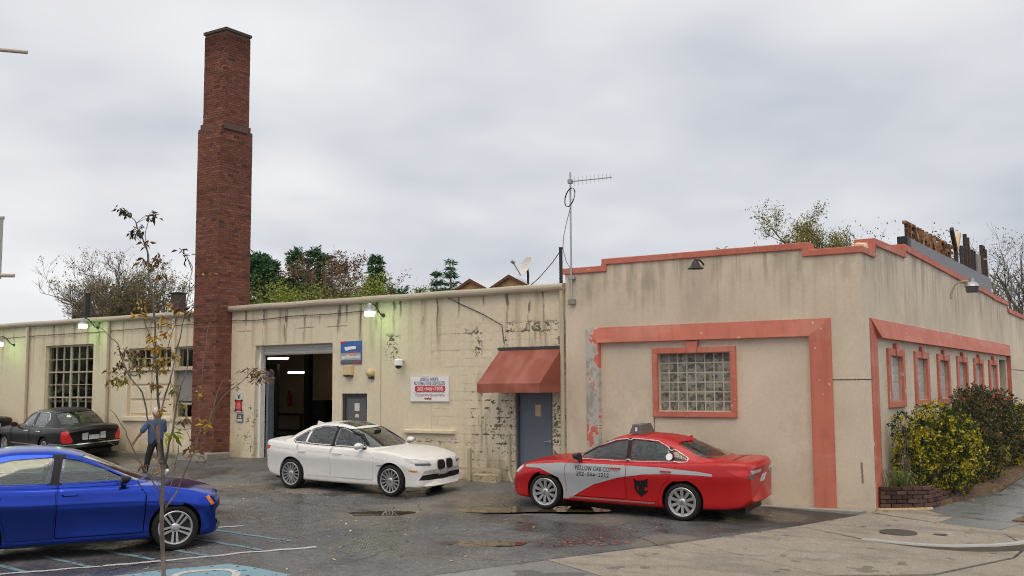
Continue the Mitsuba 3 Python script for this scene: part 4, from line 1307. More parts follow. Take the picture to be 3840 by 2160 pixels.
def build_car(key, S, M4):
    tw = T(M4)
    B = CarBody(S)
    O, I = B.solid(0), B.solid(.05)
    shell = O - I
    WB, R = S['wb_len'], S['R']
    arch = Manifold()
    for xa in (0, -WB):
        for sg in (1, -1):
            cy_ = Manifold.cylinder(.60, S['arch'], S['arch'], 64).rotate([90, 0, 0]).translate([xa, sg * (S['hw'] - .30) + .30, R + .012])
            arch += cy_
    shell = shell - arch
    skin = B.solid(-.003) - B.solid(.012)
    skin2 = B.solid(-.006) - B.solid(.006)
    skin3 = B.solid(-.012) - B.solid(.004)
    glass = B.solid(.010) - B.solid(.016)
    sub = Manifold()
    # windows
    gm = S['glass']
    win = []
    for nm, poly in S['windows']:
        win.append((nm, smooth_poly(poly, .025)))
    cut = Manifold()
    for nm, poly in win:
        cut += both(poly, .30, 1.2)
    ws, rw = S['ws'], S['rw']
    wsp = MB(prism_yz(smooth_poly(ws[2], .03), ws[0], ws[1]))
    rwp = MB(prism_yz(smooth_poly(rw[2], .03), rw[0], rw[1]))
    cabin_zone = MB(box(B.r0 - .1, B.r1 + .1, -1, 1, S['zlow'], 2))
    shell = shell - cut - wsp - rwp
    reg = [(nm, (mat, geo, kind)) for nm, mat, geo, kind in S['patches']]

    def emit(nm, man_, mat, smooth=35):
        if man_.is_empty() or man_.num_tri() < 4:
            return None
        return add(f'{key}__{nm}', man(man_), mat, smooth=smooth, tw=tw)

    for nm, (mat, geo, kind) in reg:
        if kind == 'cut':
            shell = shell - geo
    if S.get('crease'):
        thin = O - B.solid(.010)
        for poly in S['crease']:
            shell = shell - (thin ^ both(Polygon(poly), .5, 1.2))
    # doors, bonnet, boot lid: real gaps
    gap = .006
    for sg in (1, -1):
        for poly in S['doors']:
            p = smooth_poly(poly, .03)
            pr = side_prism(p.buffer(-gap), .35 * sg, 1.3 * sg)
            wide = side_prism(p, .35 * sg, 1.3 * sg)
            d = shell ^ pr
            shell = shell - wide
            dk = emit('door', d, S['paint'])
            if dk:
                xb = min(q[0] for q in poly)
                hx = xb + .10
                hz = S['handle_z']
                hy = sg * (float(B.w(hx)) + .012)
                HM = S.get('handle_mat', S['paint'])
                add(dk + '__handle', cat(tube([(hx, hy - sg * .035, hz), (hx + .02, hy + sg * .012, hz), (hx + .19, hy + sg * .012, hz), (hx + .21, hy - sg * .035, hz)], [.012, .014, .014, .012], 8)), HM, smooth=40, tw=tw)
    for nm, poly, z0 in S['lids']:
        p = smooth_poly(poly, .05)
        d = shell ^ MB(prism_xy(p.buffer(-gap), z0, 2.0))
        shell = shell - MB(prism_xy(p, z0, 2.0))
        emit(nm, d, S['paint'])
    emit('body', shell, S['paint'])
    for nm, poly in win:
        for sg in (1, -1):
            emit('side_window', glass ^ side_prism(poly.buffer(.012), .30 * sg, 1.2 * sg), gm)
    emit('windscreen', glass ^ MB(prism_yz(smooth_poly(ws[2], .03).buffer(.012), ws[0], ws[1])), S.get('wsglass', gm))
    emit('rear_window', glass ^ MB(prism_yz(smooth_poly(rw[2], .03).buffer(.012), rw[0], rw[1])), gm)
    # window surrounds and pillars
    if S.get('trim'):
        allw = shapely.union_all([p.buffer(.075) for _, p in win]).buffer(-.06)
        ringp = allw.buffer(.012).difference(allw.buffer(-.001)).difference(sbox(-9, 0, 9, S.get('trim_zmin', 0)))
        for pc_ in (skin2 ^ both(ringp, .3, 1.2)).decompose():
            emit('window_trim', pc_, S['trim'])
    for poly in S['pillars']:
        ap = shapely.union_all([p for _, p in win])
        for pc_ in (skin ^ both(Polygon(poly).difference(ap.buffer(.004)), .3, 1.2)).decompose():
            emit('pillar_cover', pc_, 'car_plastic')
    for nm, (mat, geo, kind) in reg:
        base = {'cut': skin, 'over': skin2, 'skin': skin, 'over2': skin3}[kind]
        g = (base ^ geo) - arch
        if kind == 'cut':
            g = ((B.solid(.004) - B.solid(.045)) ^ geo) - arch
        for n2, piece in enumerate(sorted(g.decompose(), key=lambda q: q.bounding_box()[1])):
            if piece.num_tri() > 8:
                emit(nm, piece, mat)
    # inside and underside
    hw = S['hw']
    under = MB(box(B.x0 + .25, B.x1 - .25, -hw + .32, hw - .32, .17, .36)) + MB(box(-.45, B.x1 - .35, -hw + .30, hw - .30, .17, .72)) + MB(box(B.x0 + .3, -WB + .45, -hw + .30, hw - .30, .2, .75))
    under += MB(box(-WB + .42, -.42, -hw + .08, hw - .08, .20, .34))
    for pc_ in under.decompose():
        emit('underbody', pc_, 'car_plastic', False)
    liner = Manifold()
    for xa in (0, -WB):
        for sg in (1, -1):
            ou = Manifold.cylinder(.50, S['arch'] + .03, S['arch'] + .03, 48).rotate([90, 0, 0]).translate([xa, sg * (hw - .28) + .25, R + .012])
            inn = Manifold.cylinder(.60, S['arch'] + .002, S['arch'] + .002, 48).rotate([90, 0, 0]).translate([xa, sg * (hw - .28) + .30, R + .012])
            liner += (ou - inn) ^ I
    for pc_ in liner.decompose():
        emit('arch_liner', pc_, 'car_plastic', False)
    seat = S.get('seat', 'car_seat')
    cx = S['seat_x']
    for sy in (.36, -.36):
        m = cat(box(cx - .10, cx + .42, sy - .24, sy + .24, .34, .52, .05), hull([(cx - .02, sy - .23, .48), (cx - .02, sy + .23, .48), (cx + .10, sy - .22, .48), (cx + .10, sy + .22, .48), (cx - .26, sy - .20, 1.06), (cx - .26, sy + .20, 1.06), (cx - .17, sy - .18, 1.07), (cx - .17, sy + .18, 1.07)]),
                box(cx - .33, cx - .23, sy - .12, sy + .12, 1.08, 1.26, .03))
        add(f'{key}__front_seat', m, seat, smooth=30, tw=tw)
    rx = cx - .85
    m = cat(box(rx - .1, rx + .42, -.64, .64, .34, .54, .05), hull([(rx - .02, -.64, .5), (rx - .02, .64, .5), (rx + .1, -.6, .5), (rx + .1, .6, .5), (rx - .28, -.58, 1.02), (rx - .28, .58, 1.02), (rx - .18, -.55, 1.03), (rx - .18, .55, 1.03)]),
            box(rx - .32, rx - .24, .2, .44, 1.03, 1.15, .02), box(rx - .32, rx - .24, -.44, -.2, 1.03, 1.15, .02))
    add(f'{key}__rear_seat', m, seat, smooth=30, tw=tw)
    dx = S['dash_x']
    add(f'{key}__dashboard', hull([(dx - .12, -.66, .55), (dx - .12, .66, .55), (dx - .16, -.66, .86), (dx - .16, .66, .86), (dx + .35, -.62, .86), (dx + .35, .62, .86), (dx + .35, -.62, .55), (dx + .35, .62, .55)]), 'car_interior', tw=tw)
    ang = np.arange(25) * 2 * np.pi / 24
    sw = np.stack([dx - .36 + .07 * np.sin(ang), .36 + .185 * np.cos(ang), .84 + .17 * np.sin(ang)], 1)
    add(f'{key}__steering_wheel', cat(tube(sw, .014, 6, False), tube([(dx - .36, .18, .84), (dx - .34, .54, .84)], .012, 6)), 'car_interior', tw=tw)
    add(f'{key}__parcel_shelf', MB_to(B, S), 'car_interior', tw=tw)
    add(f'{key}__rear_view_mirror', box(S['mirror_x'] - .02, S['mirror_x'] + .01, -.11, .11, 1.22, 1.28, .01), 'car_plastic', tw=tw)
    # door mirrors
    mx, mz = S['wing']
    for sg in (1, -1):
        y = sg * (float(B.w(mx)) * .90)
        shp = []
        for a in np.linspace(0, 2 * np.pi, 10, endpoint=False):
            shp += [(mx + .0 + .012 * math.sin(a), y + sg * (.13 + .115 * math.cos(a)), mz + .06 + .078 * math.sin(a)), (mx + .12 + .03 * math.sin(a), y + sg * (.12 + .07 * math.cos(a)), mz + .06 + .045 * math.sin(a))]
        k2 = add(f'{key}__door_mirror', hull(shp), S.get('mirror_mat', S['paint']), smooth=50, tw=tw)
        add(k2 + '__foot', hull([(mx + .02, y - sg * .06, mz - .02), (mx + .10, y - sg * .06, mz - .02), (mx + .03, y + sg * .07, mz + .015), (mx + .08, y + sg * .07, mz + .015), (mx + .02, y - sg * .05, mz + .02), (mx + .10, y - sg * .05, mz + .02)]), 'car_plastic', tw=tw)
    # wheels
    ty, ri, bk, hc = wheel_meshes(R, S['rim'], .215, S['style'])
    src = {}
    for xa in (0, -WB):
        for sg in (1, -1):
            m = np.eye(4)
            yy = sg * (S['track'] + .105)
            if sg > 0:
                m[0, 0] = m[1, 1] = -1
            rot = np.eye(4)
            a = .35 if xa == 0 else .9
            rot[0, 0], rot[0, 2], rot[2, 0], rot[2, 2] = math.cos(a), math.sin(a), -math.sin(a), math.cos(a)
            m = m @ rot
            m[:3, 3] = (xa, yy, R)
            w2 = T(M4 @ m)
            kk = nkey(f'{key}__wheel')
            for nm, g, mt in (('tyre', ty, 'car_tyre'), ('rim', ri, S.get('rim_mat', 'car_rim')), ('brake_disc', bk, 'car_rimdark'), ('hub_cap', hc, S.get('hub_mat', 'car_greyhub'))):
                if nm not in src:
                    src[nm] = add(f'{kk}__{nm}', g, mt, smooth=35, tw=w2)
                else:
                    reuse(f'{kk}__{nm}', src[nm], w2)
    return B


def MB_to(B, S):
    x0, x1 = S['shelf']
    return hull([(x0, -.5, .88), (x0, .5, .88), (x1, -.62, .86), (x1, .62, .86), (x0, -.5, .93), (x0, .5, .93), (x1, -.62, .92), (x1, .62, .92)])


pbr('car_greyhub', (.22, .22, .23), .4, metal=.5)


def carpos(M4, p):
    return (M4 @ np.array([*p, 1.0]))[:3]


# ---- red taxi
CAMRY = dict(wb_len=2.72, R=.335, rim=.255, arch=.385, track=.795, hw=.905, paint='car_red', glass='glass_tint', zlow=.70, tumble=.235, style=(10, 'cover'), flank=.012,
             zt=[(.99, .55), (.95, .66), (.86, .735), (.60, .835), (.2, .91), (-.35, .955), (-1.0, .965), (-2.0, .99), (-2.7, 1.02), (-3.2, 1.065), (-3.55, 1.085), (-3.72, 1.075), (-3.80, .98)],
             zb=[(.99, .30), (.9, .215), (.6, .19), (-.4, .185), (-2.3, .19), (-3.2, .22), (-3.6, .27), (-3.80, .40)],
             w=[(.99, .70), (.93, .76), (.8, .83), (.5, .885), (0, .905), (-1.2, .908), (-2.6, .908), (-3.2, .89), (-3.6, .845), (-3.75, .80), (-3.80, .75)],
             roof=[(-.10, .86), (-.42, .985), (-.80, 1.185), (-1.12, 1.335), (-1.38, 1.415), (-1.75, 1.455), (-2.15, 1.445), (-2.5, 1.385), (-2.85, 1.26), (-3.15, 1.13), (-3.42, 1.02), (-3.6, .94)],
             wb=[(-.1, .66), (-.5, .745), (-1.2, .80), (-2.2, .80), (-2.9, .76), (-3.3, .70), (-3.6, .62)],
             windows=[('front', [(-.62, 1.01), (-1.60, 1.02), (-1.58, 1.375), (-1.36, 1.345), (-1.0, 1.215)]), ('rear', [(-1.70, 1.02), (-2.52, 1.045), (-2.38, 1.26), (-2.16, 1.36), (-1.67, 1.385)]), ('quarter', [(-2.57, 1.05), (-2.80, 1.06), (-2.52, 1.22), (-2.45, 1.25)])],
             ws=(-1.30, .2, [(-.70, .98), (.70, .98), (.57, 1.365), (-.57, 1.365)]), rw=(-3.5, -2.55, [(-.68, 1.115), (.68, 1.115), (.535, 1.365), (-.535, 1.365)]),
             doors=[[(-.46, .30), (-.42, .85), (-.52, 1.0), (-1.62, 1.0), (-1.64, .30)], [(-1.655, .30), (-1.635, 1.0), (-2.62, 1.02), (-2.52, .78), (-2.32, .56), (-2.26, .30)]],
             lids=[('bonnet', [(-.28, -.70), (.80, -.55), (.86, 0), (.80, .55), (-.28, .70), (-.2, 0)], .60), ('boot_lid', [(-3.40, -.62), (-3.76, -.60), (-3.76, .60), (-3.40, .62)], .92)],
             pillars=[[(-1.55, 1.0), (-1.74, 1.0), (-1.71, 1.40), (-1.54, 1.40)], [(-2.50, 1.03), (-2.60, 1.03), (-2.47, 1.27), (-2.35, 1.30)]],
             handle_z=.865, seat_x=-1.42, dash_x=-.55, shelf=(-3.15, -2.62), mirror_x=-.95, wing=(-.75, .98), mirror_mat='car_plastic', trim='car_chrome')
def lamp(pts):
    return HP(pts) + HP(mirror(pts))


stripe = Polygon([(.62, .79), (.30, .845), (-.3, .905), (-1.2, .925), (-2.3, .925), (-3.0, .895), (-3.42, .845), (-3.42, .82), (-3.0, .83), (-2.5, .825), (-2.0, .79), (-1.5, .70), (-1.0, .54), (-.72, .38), (-.50, .24), (-.30, .24), (-.30, .62), (.1, .78)])
stripe = stripe.buffer(-.02).buffer(.03).buffer(-.01)
def fx(x):
    if x < -2.6:
        return -2.6 + (x + 2.6) * 1.19
    return .3 + (x - .3) * .80 if x > .3 else x


for kk in ('zt', 'zb', 'w', 'roof', 'wb'):
    CAMRY[kk] = [(fx(a), b) for a, b in CAMRY[kk]]
CAMRY['windows'] = [(n_, [(fx(a), b) for a, b in p_]) for n_, p_ in CAMRY['windows']]
CAMRY['lids'] = [(n_, [(fx(a), b) for a, b in p_], z_) for n_, p_, z_ in CAMRY['lids']]
CAMRY['rw'] = (fx(-3.5), -2.55, CAMRY['rw'][2])
CAMRY['nose'] = .20
CAMRY['patches'] = [
    ('headlight', 'car_lampclear', lamp([(.86, .45, .64), (.90, .52, .70), (.50, .95, .80), (.45, .95, .74), (.80, .60, .60), (.74, .95, .64), (.55, .6, .86)]), 'cut'),
    ('grille', 'car_plastic', HP([(.5, -.38, .60), (1.2, -.38, .60), (.5, .38, .60), (1.2, .38, .60), (.5, -.34, .68), (1.2, -.34, .68), (.5, .34, .68), (1.2, .34, .68)]), 'cut'),
    ('air_intake', 'car_plastic', HP([(.5, -.5, .30), (1.2, -.5, .30), (.5, .5, .30), (1.2, .5, .30), (.5, -.42, .45), (1.2, -.42, .45), (.5, .42, .45), (1.2, .42, .45)]), 'cut'),
    ('taillight', 'car_lampred', lamp([(-4.3, .50, .78), (-4.3, .50, .96), (-4.3, .98, .74), (-4.3, .98, .97), (-3.42, .98, .955), (-3.44, .98, .935), (-3.70, .98, .79), (-3.75, .60, .95)]), 'cut'),
    ('reversing_light', 'car_lampclear', lamp([(-4.4, .30, .885), (-4.4, .30, .945), (-4.4, .70, .875), (-4.4, .74, .945), (-3.8, .30, .885), (-3.8, .30, .945), (-3.8, .70, .875), (-3.8, .74, .945)]), 'over'),
    ('taillight_lower', 'car_lampdark', lamp([(-4.4, .48, .79), (-4.4, .44, .865), (-4.4, .76, .79), (-4.4, .80, .865), (-3.8, .48, .79), (-3.8, .44, .865), (-3.8, .76, .79), (-3.8, .80, .865)]), 'over'),
    ('licence_plate', 'car_plate', MB(box(-4.4, -3.6, -.155, .155, .70, .84)), 'over'),
    ('side_stripe', 'car_silver', both(stripe, .5, 1.2) - both(Polygon([(-.46, .30), (-.42, .85), (-.52, 1.0), (-.51, 1.0), (-.41, .85), (-.45, .30)]), .5, 1.2) - both(sbox(-1.655, .3, -1.64, 1.0), .5, 1.2), 'over'),
    ('sill_trim', 'car_chrome', both(Polygon([(-.48, .285), (-2.2, .285), (-2.2, .262), (-.48, .262)]), .5, 1.2), 'over'),
    ('rear_reflector', 'car_lampred', lamp([(-4.4, .5, .44), (-4.4, .5, .47), (-4.4, .72, .44), (-4.4, .72, .47), (-3.5, .5, .44), (-3.5, .5, .47), (-3.5, .72, .44), (-3.5, .72, .47)]), 'over'),
]
tf, tr_ = np.array([-5.27, -2.98]), np.array([-2.60, -2.69])
TX = 'red_taxi'
hd = math.atan2(*(tf - tr_)[::-1])
MT = place_car(TX, hd, tf, CAMRY, +1)
BT = build_car(TX, CAMRY, MT)
tag(TX, 'red and silver taxi sedan with a dark roof sign, nose towards the blue door', 'taxi')
twT = T(MT)
rb_ = hull([(-1.50, -.32, 1.46), (-1.50, .32, 1.46), (-1.78, -.32, 1.46), (-1.78, .32, 1.46), (-1.55, -.27, 1.63), (-1.55, .27, 1.63), (-1.72, -.27, 1.63), (-1.72, .27, 1.63)])
pbr('taxi_box', (.10, .085, .085), .35)
add(f'{TX}__roof_sign', rb_, 'taxi_box', smooth=20, tw=twT)
add(f'{TX}__roof_sign__mark', box(-1.66, -1.62, .315, .325, 1.51, 1.58), 'mat_white', tw=twT)
add(f'{TX}__antenna', hull([(-2.5, -.02, 1.39), (-2.5, .02, 1.39), (-2.66, -.025, 1.35), (-2.66, .025, 1.35), (-2.64, 0, 1.46), (-2.62, .005, 1.46)]), 'car_red', smooth=40, tw=twT)


def side_text(s, x, z, h, width, bold=True):
    """lettering wrapped on the left flank, reading towards the tail"""
    m = meshkit.text_mesh(s, h, .003, bold)
    v = np.array(m.vertices)
    m2 = trimesh.Trimesh(v, m.faces)
    v[:, 0] *= width / v[:, 0].max()
    return v, np.array(m.faces)


def on_flank(v, f, x, z):
    """text plane (u right, v up) put on the car's left side: u runs to the tail"""
    px, pz = x - v[:, 0], z + v[:, 1]
    tri_y = FL(px, pz)
    return np.stack([px, tri_y + .006 + v[:, 2], pz], 1), f


_sk = B_ = None
FLM = trimesh.Trimesh(*man(BT.solid(0)))
_flp = {}


def FL(px, pz):
    """half width of the taxi body at (x, z), from a coarse table of the solid's side"""
    if 'f' not in _flp:
        from scipy.interpolate import LinearNDInterpolator
        V = np.array(FLM.vertices)
        k = (V[:, 1] > .5) & (V[:, 2] < .93) & (V[:, 2] > .25)
        _flp['f'] = LinearNDInterpolator(V[k][:, [0, 2]], V[k][:, 1])
    return np.nan_to_num(_flp['f'](px, pz), nan=.9)


for s, x, z, h, wd in (('YELLOW CAB CO.', -.62, .795, .075, .72), ('202-544-1212', -.66, .690, .075, .66)):
    v, f = side_text(s, 0, 0, h, wd)
    add(f'{TX}__lettering', on_flank(v, f, x, z), 'car_plastic', tw=twT)
# black cat-head emblem on the rear door
em = Polygon([(0, .34), (.05, .30), (.12, .295), (.20, .305), (.28, .345), (.275, .27), (.265, .22), (.28, .17), (.235, .20), (.205, .165), (.20, .12), (.25, .125), (.285, .13), (.25, .075), (.20, .05), (.15, .0), (.10, .04), (.045, .09), (.012, .16), (.02, .24)])
em = em.difference(Polygon([(.06, .19), (.085, .20), (.105, .13), (.08, .10)])).difference(Polygon([(.115, .26), (.15, .26), (.14, .225)]))
m = trimesh.creation.extrude_polygon(em.segmentize(.05), .003, engine='earcut')
v = np.array(m.vertices)
add(f'{TX}__emblem', on_flank(v, np.array(m.faces), -1.80, .375), 'car_plastic', tw=twT)
tag(f'{TX}__emblem', 'black cat head emblem')
q = Point(0, 0).buffer(.062)
m = trimesh.creation.extrude_polygon(q, .003, engine='earcut')
v = np.array(m.vertices)
add(f'{TX}__round_sticker', (np.stack([-2.44 - v[:, 0], .762 - .42 * v[:, 1] + v[:, 2], 1.115 + v[:, 1]], 1), np.array(m.faces)), 'mat_white', tw=twT)

# ---- white saloon
BMW = dict(wb_len=2.74, R=.325, rim=.245, arch=.36, track=.775, hw=.875, paint='car_whitep', glass='glass_dark', wsglass='glass_tint', zlow=.68, tumble=.23, style=(15, 'multi'), flank=.012, nose=.22,
           zt=[(.80, .53), (.785, .66), (.74, .735), (.60, .795), (.2, .875), (-.3, .925), (-1.0, .935), (-2.0, .955), (-2.7, .985), (-3.1, 1.015), (-3.4, 1.03), (-3.62, 1.025), (-3.70, .93)],
           zb=[(.80, .22), (.7, .185), (.4, .18), (-.4, .18), (-2.3, .19), (-3.1, .22), (-3.5, .28), (-3.70, .42)],
           w=[(.80, .68), (.76, .75), (.6, .82), (.3, .86), (0, .872), (-1.2, .875), (-2.6, .875), (-3.1, .86), (-3.5, .81), (-3.65, .76), (-3.70, .70)],
           roof=[(-.20, .84), (-.50, .965), (-.85, 1.14), (-1.15, 1.285), (-1.4, 1.37), (-1.75, 1.42), (-2.1, 1.42), (-2.45, 1.365), (-2.8, 1.25), (-3.1, 1.10), (-3.3, 1.0), (-3.5, .90)],
           wb=[(-.2, .64), (-.6, .72), (-1.3, .775), (-2.2, .775), (-2.8, .73), (-3.2, .67), (-3.5, .60)],
           windows=[('front', [(-.72, .975), (-1.58, .985), (-1.58, 1.335), (-1.40, 1.31), (-1.05, 1.19)]), ('rear', [(-1.67, .985), (-2.38, 1.005), (-2.32, 1.275), (-2.05, 1.345), (-1.66, 1.345)]), ('quarter', [(-2.43, 1.01), (-2.80, 1.025), (-2.72, 1.09), (-2.40, 1.255)])],
           ws=(-1.35, .1, [(-.68, .965), (.68, .965), (.55, 1.32), (-.55, 1.32)]), rw=(-3.3, -2.5, [(-.64, 1.065), (.64, 1.065), (.52, 1.34), (-.52, 1.34)]),
           doors=[[(-.48, .30), (-.44, .82), (-.56, .965), (-1.61, .965), (-1.63, .30)], [(-1.645, .30), (-1.625, .965), (-2.62, .985), (-2.50, .74), (-2.34, .55), (-2.28, .30)]],
           lids=[('bonnet', [(-.34, -.66), (.60, -.55), (.70, 0), (.60, .55), (-.34, .66), (-.26, 0)], .60), ('boot_lid', [(-3.28, -.60), (-3.66, -.56), (-3.66, .56), (-3.28, .60)], .85)],
           pillars=[[(-1.55, .96), (-1.70, .96), (-1.69, 1.36), (-1.55, 1.36)]], handle_z=.825, seat_x=-1.45, dash_x=-.6, shelf=(-3.1, -2.62), mirror_x=-1.0, wing=(-.82, .94), trim='car_plastic')


def kidney(s, g=1.0):
    p = []
    for a in np.linspace(0, 2 * np.pi, 14, endpoint=False):
        y, z = s * .150 + g * .122 * np.sign(math.cos(a)) * abs(math.cos(a)) ** .6, .632 + g * .098 * np.sign(math.sin(a)) * abs(math.sin(a)) ** .6
        p += [(.4, y, z), (1.0, y, z)]
    return HP(p)


BMW['crease'] = [[(.10, .728), (-1.4, .812), (-3.3, .885), (-3.3, .868), (-1.4, .792), (.10, .712)], [(-.46, .315), (-2.3, .335), (-2.3, .318), (-.46, .295)]]
BMW['patches'] = [
    ('headlight', 'car_lampclear', lamp([(.9, .36, .615), (.9, .36, .68), (.72, .95, .74), (.30, .95, .795), (.25, .95, .76), (.62, .95, .64), (.85, .48, .60), (.45, .6, .80)]), 'cut'),
    ('grille_surround', 'car_chrome', MB(box(.4, 1.2, -.29, -.012, .515, .745)) ^ (kidney(-1, 1.12)) , 'over'),
    ('grille_surround', 'car_chrome', MB(box(.4, 1.2, .012, .29, .515, .745)) ^ (kidney(1, 1.12)), 'over'),
    ('kidney_grille', 'car_plastic', kidney(1) + kidney(-1), 'over2'),
    ('air_intake', 'car_plastic', HP([(.3, -.76, .36), (1.2, -.66, .34), (.3, .76, .36), (1.2, .66, .34), (.3, -.70, .455), (1.2, -.62, .44), (.3, .70, .455), (1.2, .62, .44), (1.2, 0, .30), (1.2, 0, .40)]), 'cut'),
    ('taillight', 'car_lampred', lamp([(-3.9, .42, .78), (-3.9, .42, .90), (-3.9, .95, .76), (-3.9, .95, .93), (-3.38, .95, .90), (-3.42, .95, .80), (-3.4, .6, .92)]), 'cut'),
    ('headlight_lens', 'car_lampdark', lamp([(.9, .40, .63), (.9, .40, .672), (.60, .80, .70), (.60, .80, .655), (.4, .6, .70), (.4, .6, .65)]), 'over'),
    ('licence_plate', 'car_plate', MB(box(.5, 1.2, -.155, .155, .42, .555)), 'over'),
    ('side_marker', 'car_amber', lamp([(.45, .6, .535), (.45, 1.2, .535), (.62, .6, .515), (.62, 1.2, .515), (.45, .6, .565), (.45, 1.2, .565), (.62, .6, .545), (.62, 1.2, .545)]), 'over'),
    ('vent_badge', 'car_greyhub', both(Polygon([(-.36, .62), (-.22, .64), (-.22, .625), (-.30, .60)]), .5, 1.2), 'over'),
    ('sunroof', 'glass_black', MB(box(-1.80, -1.32, -.36, .36, 1.3, 1.6)), 'over'),
]
pbr('glass_black', (.01, .01, .012), .08, clearcoat=1.0)
wf, wr_ = np.array([-8.78, -3.36]), np.array([-11.47, -3.47])
WH = 'white_sedan'
MW = place_car(WH, math.atan2(*(wf - wr_)[::-1]), wf, BMW, -1)
build_car(WH, BMW, MW)
twW = T(MW)
add(f'{WH}__roof_antenna', hull([(-2.5, -.03, 1.365), (-2.5, .03, 1.365), (-2.72, -.035, 1.29), (-2.72, .035, 1.29), (-2.68, 0, 1.42), (-2.72, .006, 1.42)]), 'car_whitep', smooth=40, tw=twW)
add(f'{WH}__bonnet_emblem', lathe([(0, .004), (.036, .004), (.04, 0), (0, 0)], 20, center=(0, 0, 0)), 'car_greyhub', tw=T(MW @ np.array([[.93, 0, .36, .715], [0, 1, 0, 0], [-.36, 0, .93, .752], [0, 0, 0, 1]])))
tag(WH, 'white sedan with twin grille parked in front of the steel door', 'car')

# ---- blue saloon
AV = dict(wb_len=2.765, R=.345, rim=.250, arch=.385, track=.80, hw=.925, paint='car_bluep', glass='glass_clear', zlow=.75, tumble=.24, style=(5, 'twin'), flank=.022, nose=.26,
          zt=[(.98, .58), (.96, .70), (.88, .785), (.60, .855), (.2, .925), (-.35, 1.005), (-1.0, 1.03), (-2.0, 1.045), (-2.55, 1.08), (-3.0, 1.12), (-3.4, 1.14), (-3.75, 1.13), (-3.87, 1.02)],
          zb=[(.98, .27), (.9, .20), (.6, .185), (-.4, .19), (-2.3, .20), (-3.2, .24), (-3.6, .30), (-3.87, .45)],
          w=[(.98, .74), (.94, .80), (.8, .86), (.5, .91), (0, .925), (-1.2, .915), (-2.2, .915), (-2.8, .93), (-3.3, .91), (-3.7, .85), (-3.87, .76)],
          roof=[(-.15, 0.975), (-.5, 1.105), (-.9, 1.290), (-1.2, 1.425), (-1.45, 1.505), (-1.8, 1.560), (-2.2, 1.565), (-2.6, 1.515), (-2.95, 1.405), (-3.25, 1.255), (-3.45, 1.135), (-3.6, 1.055)],
          wb=[(-.15, .66), (-.5, .75), (-1.2, .80), (-2.2, .80), (-2.9, .77), (-3.3, .70), (-3.6, .62)],
          windows=[('front', [(-.66, 1.090), (-1.64, 1.095), (-1.58, 1.445), (-1.38, 1.405), (-1.02, 1.275)]), ('rear', [(-1.76, 1.095), (-2.35, 1.105), (-2.66, 1.160), (-2.78, 1.280), (-2.62, 1.370), (-2.25, 1.445), (-1.70, 1.460)])],
          ws=(-1.35, .2, [(-.64, 1.06), (.64, 1.06), (.50, 1.45), (-.50, 1.45)]), rw=(-3.6, -2.65, [(-.66, 1.2), (.66, 1.2), (.53, 1.47), (-.53, 1.47)]),
          doors=[[(-.46, .30), (-.42, .86), (-.55, 1.075), (-1.66, 1.075), (-1.70, .30)], [(-1.715, .30), (-1.675, 1.075), (-2.45, 1.09), (-2.72, 1.14), (-2.62, .82), (-2.40, .60), (-2.32, .30)]],
          lids=[('bonnet', [(-.22, -.72), (.78, -.60), (.86, 0), (.78, .60), (-.22, .72), (-.14, 0)], .66), ('boot_lid', [(-3.45, -.62), (-3.8, -.6), (-3.8, .6), (-3.45, .62)], .92)],
          pillars=[[(-1.60, 1.07), (-1.80, 1.07), (-1.72, 1.49), (-1.54, 1.49)]], handle_z=.93, seat_x=-1.48, dash_x=-.6, shelf=(-3.2, -2.72), mirror_x=-1.0, wing=(-.80, 1.05), mirror_mat='car_plastic', seat='car_seat', trim=None, hub_mat='car_rim')
def fa(x):
    return .3 + (x - .3) * .72 if x > .3 else x


for kk in ('zt', 'zb', 'w', 'roof', 'wb'):
    AV[kk] = [(fa(a), b) for a, b in AV[kk]]
AV['nose'] = .30
AV['patches'] = [
    ('headlight', 'car_lampclear', lamp([(.9, .46, .70), (.9, .46, .80), (.66, 1.0, .76), (.50, 1.0, .83), (.44, 1.0, .80), (.66, 1.0, .68), (.9, .56, .66), (.5, .6, .87)]), 'cut'),
    ('turn_signal', 'car_amber', lamp([(.60, .70, .66), (.60, 1.1, .66), (.50, .70, .80), (.50, 1.1, .80), (.45, .70, .78), (.45, 1.1, .78), (.54, .7, .64), (.54, 1.1, .64)]), 'over'),
    ('grille', 'car_plastic', HP([(.5, -.40, .56), (1.2, -.40, .56), (.5, .40, .56), (1.2, .40, .56), (.5, -.44, .72), (1.2, -.44, .72), (.5, .44, .72), (1.2, .44, .72)]), 'cut'),
    ('air_intake', 'car_plastic', HP([(.5, -.6, .27), (1.2, -.6, .27), (.5, .6, .27), (1.2, .6, .27), (.5, -.5, .42), (1.2, -.5, .42), (.5, .5, .42), (1.2, .5, .42)]), 'cut'),
    ('taillight', 'car_lampred', lamp([(-4, .5, .84), (-4, .5, 1.0), (-4, 1, .84), (-4, 1, 1.0), (-3.55, 1, .97), (-3.6, 1, .86), (-3.5, .6, .98)]), 'cut'),
    ('sill_trim', 'car_bluep', both(Polygon([(-.46, .27), (-2.35, .27), (-2.35, .285), (-.46, .285)]), .5, 1.2), 'over'),
]
AVm = 'blue_sedan'
MA = place_car(AVm, math.atan2(.858, .513), (-7.88, -9.6), AV, -1)
build_car(AVm, AV, MA)
twA = T(MA)
add(f'{AVm}__wiper_cowl', hull([(-.42, -.60, 1.02), (-.42, .60, 1.02), (-.15, -.60, .995), (-.15, .60, .995), (-.12, 0, 1.01), (-.36, 0, 1.045)]), 'car_plastic', tw=twA)
tag(AVm, 'blue sedan in the left foreground with five twin spoke wheels', 'car')

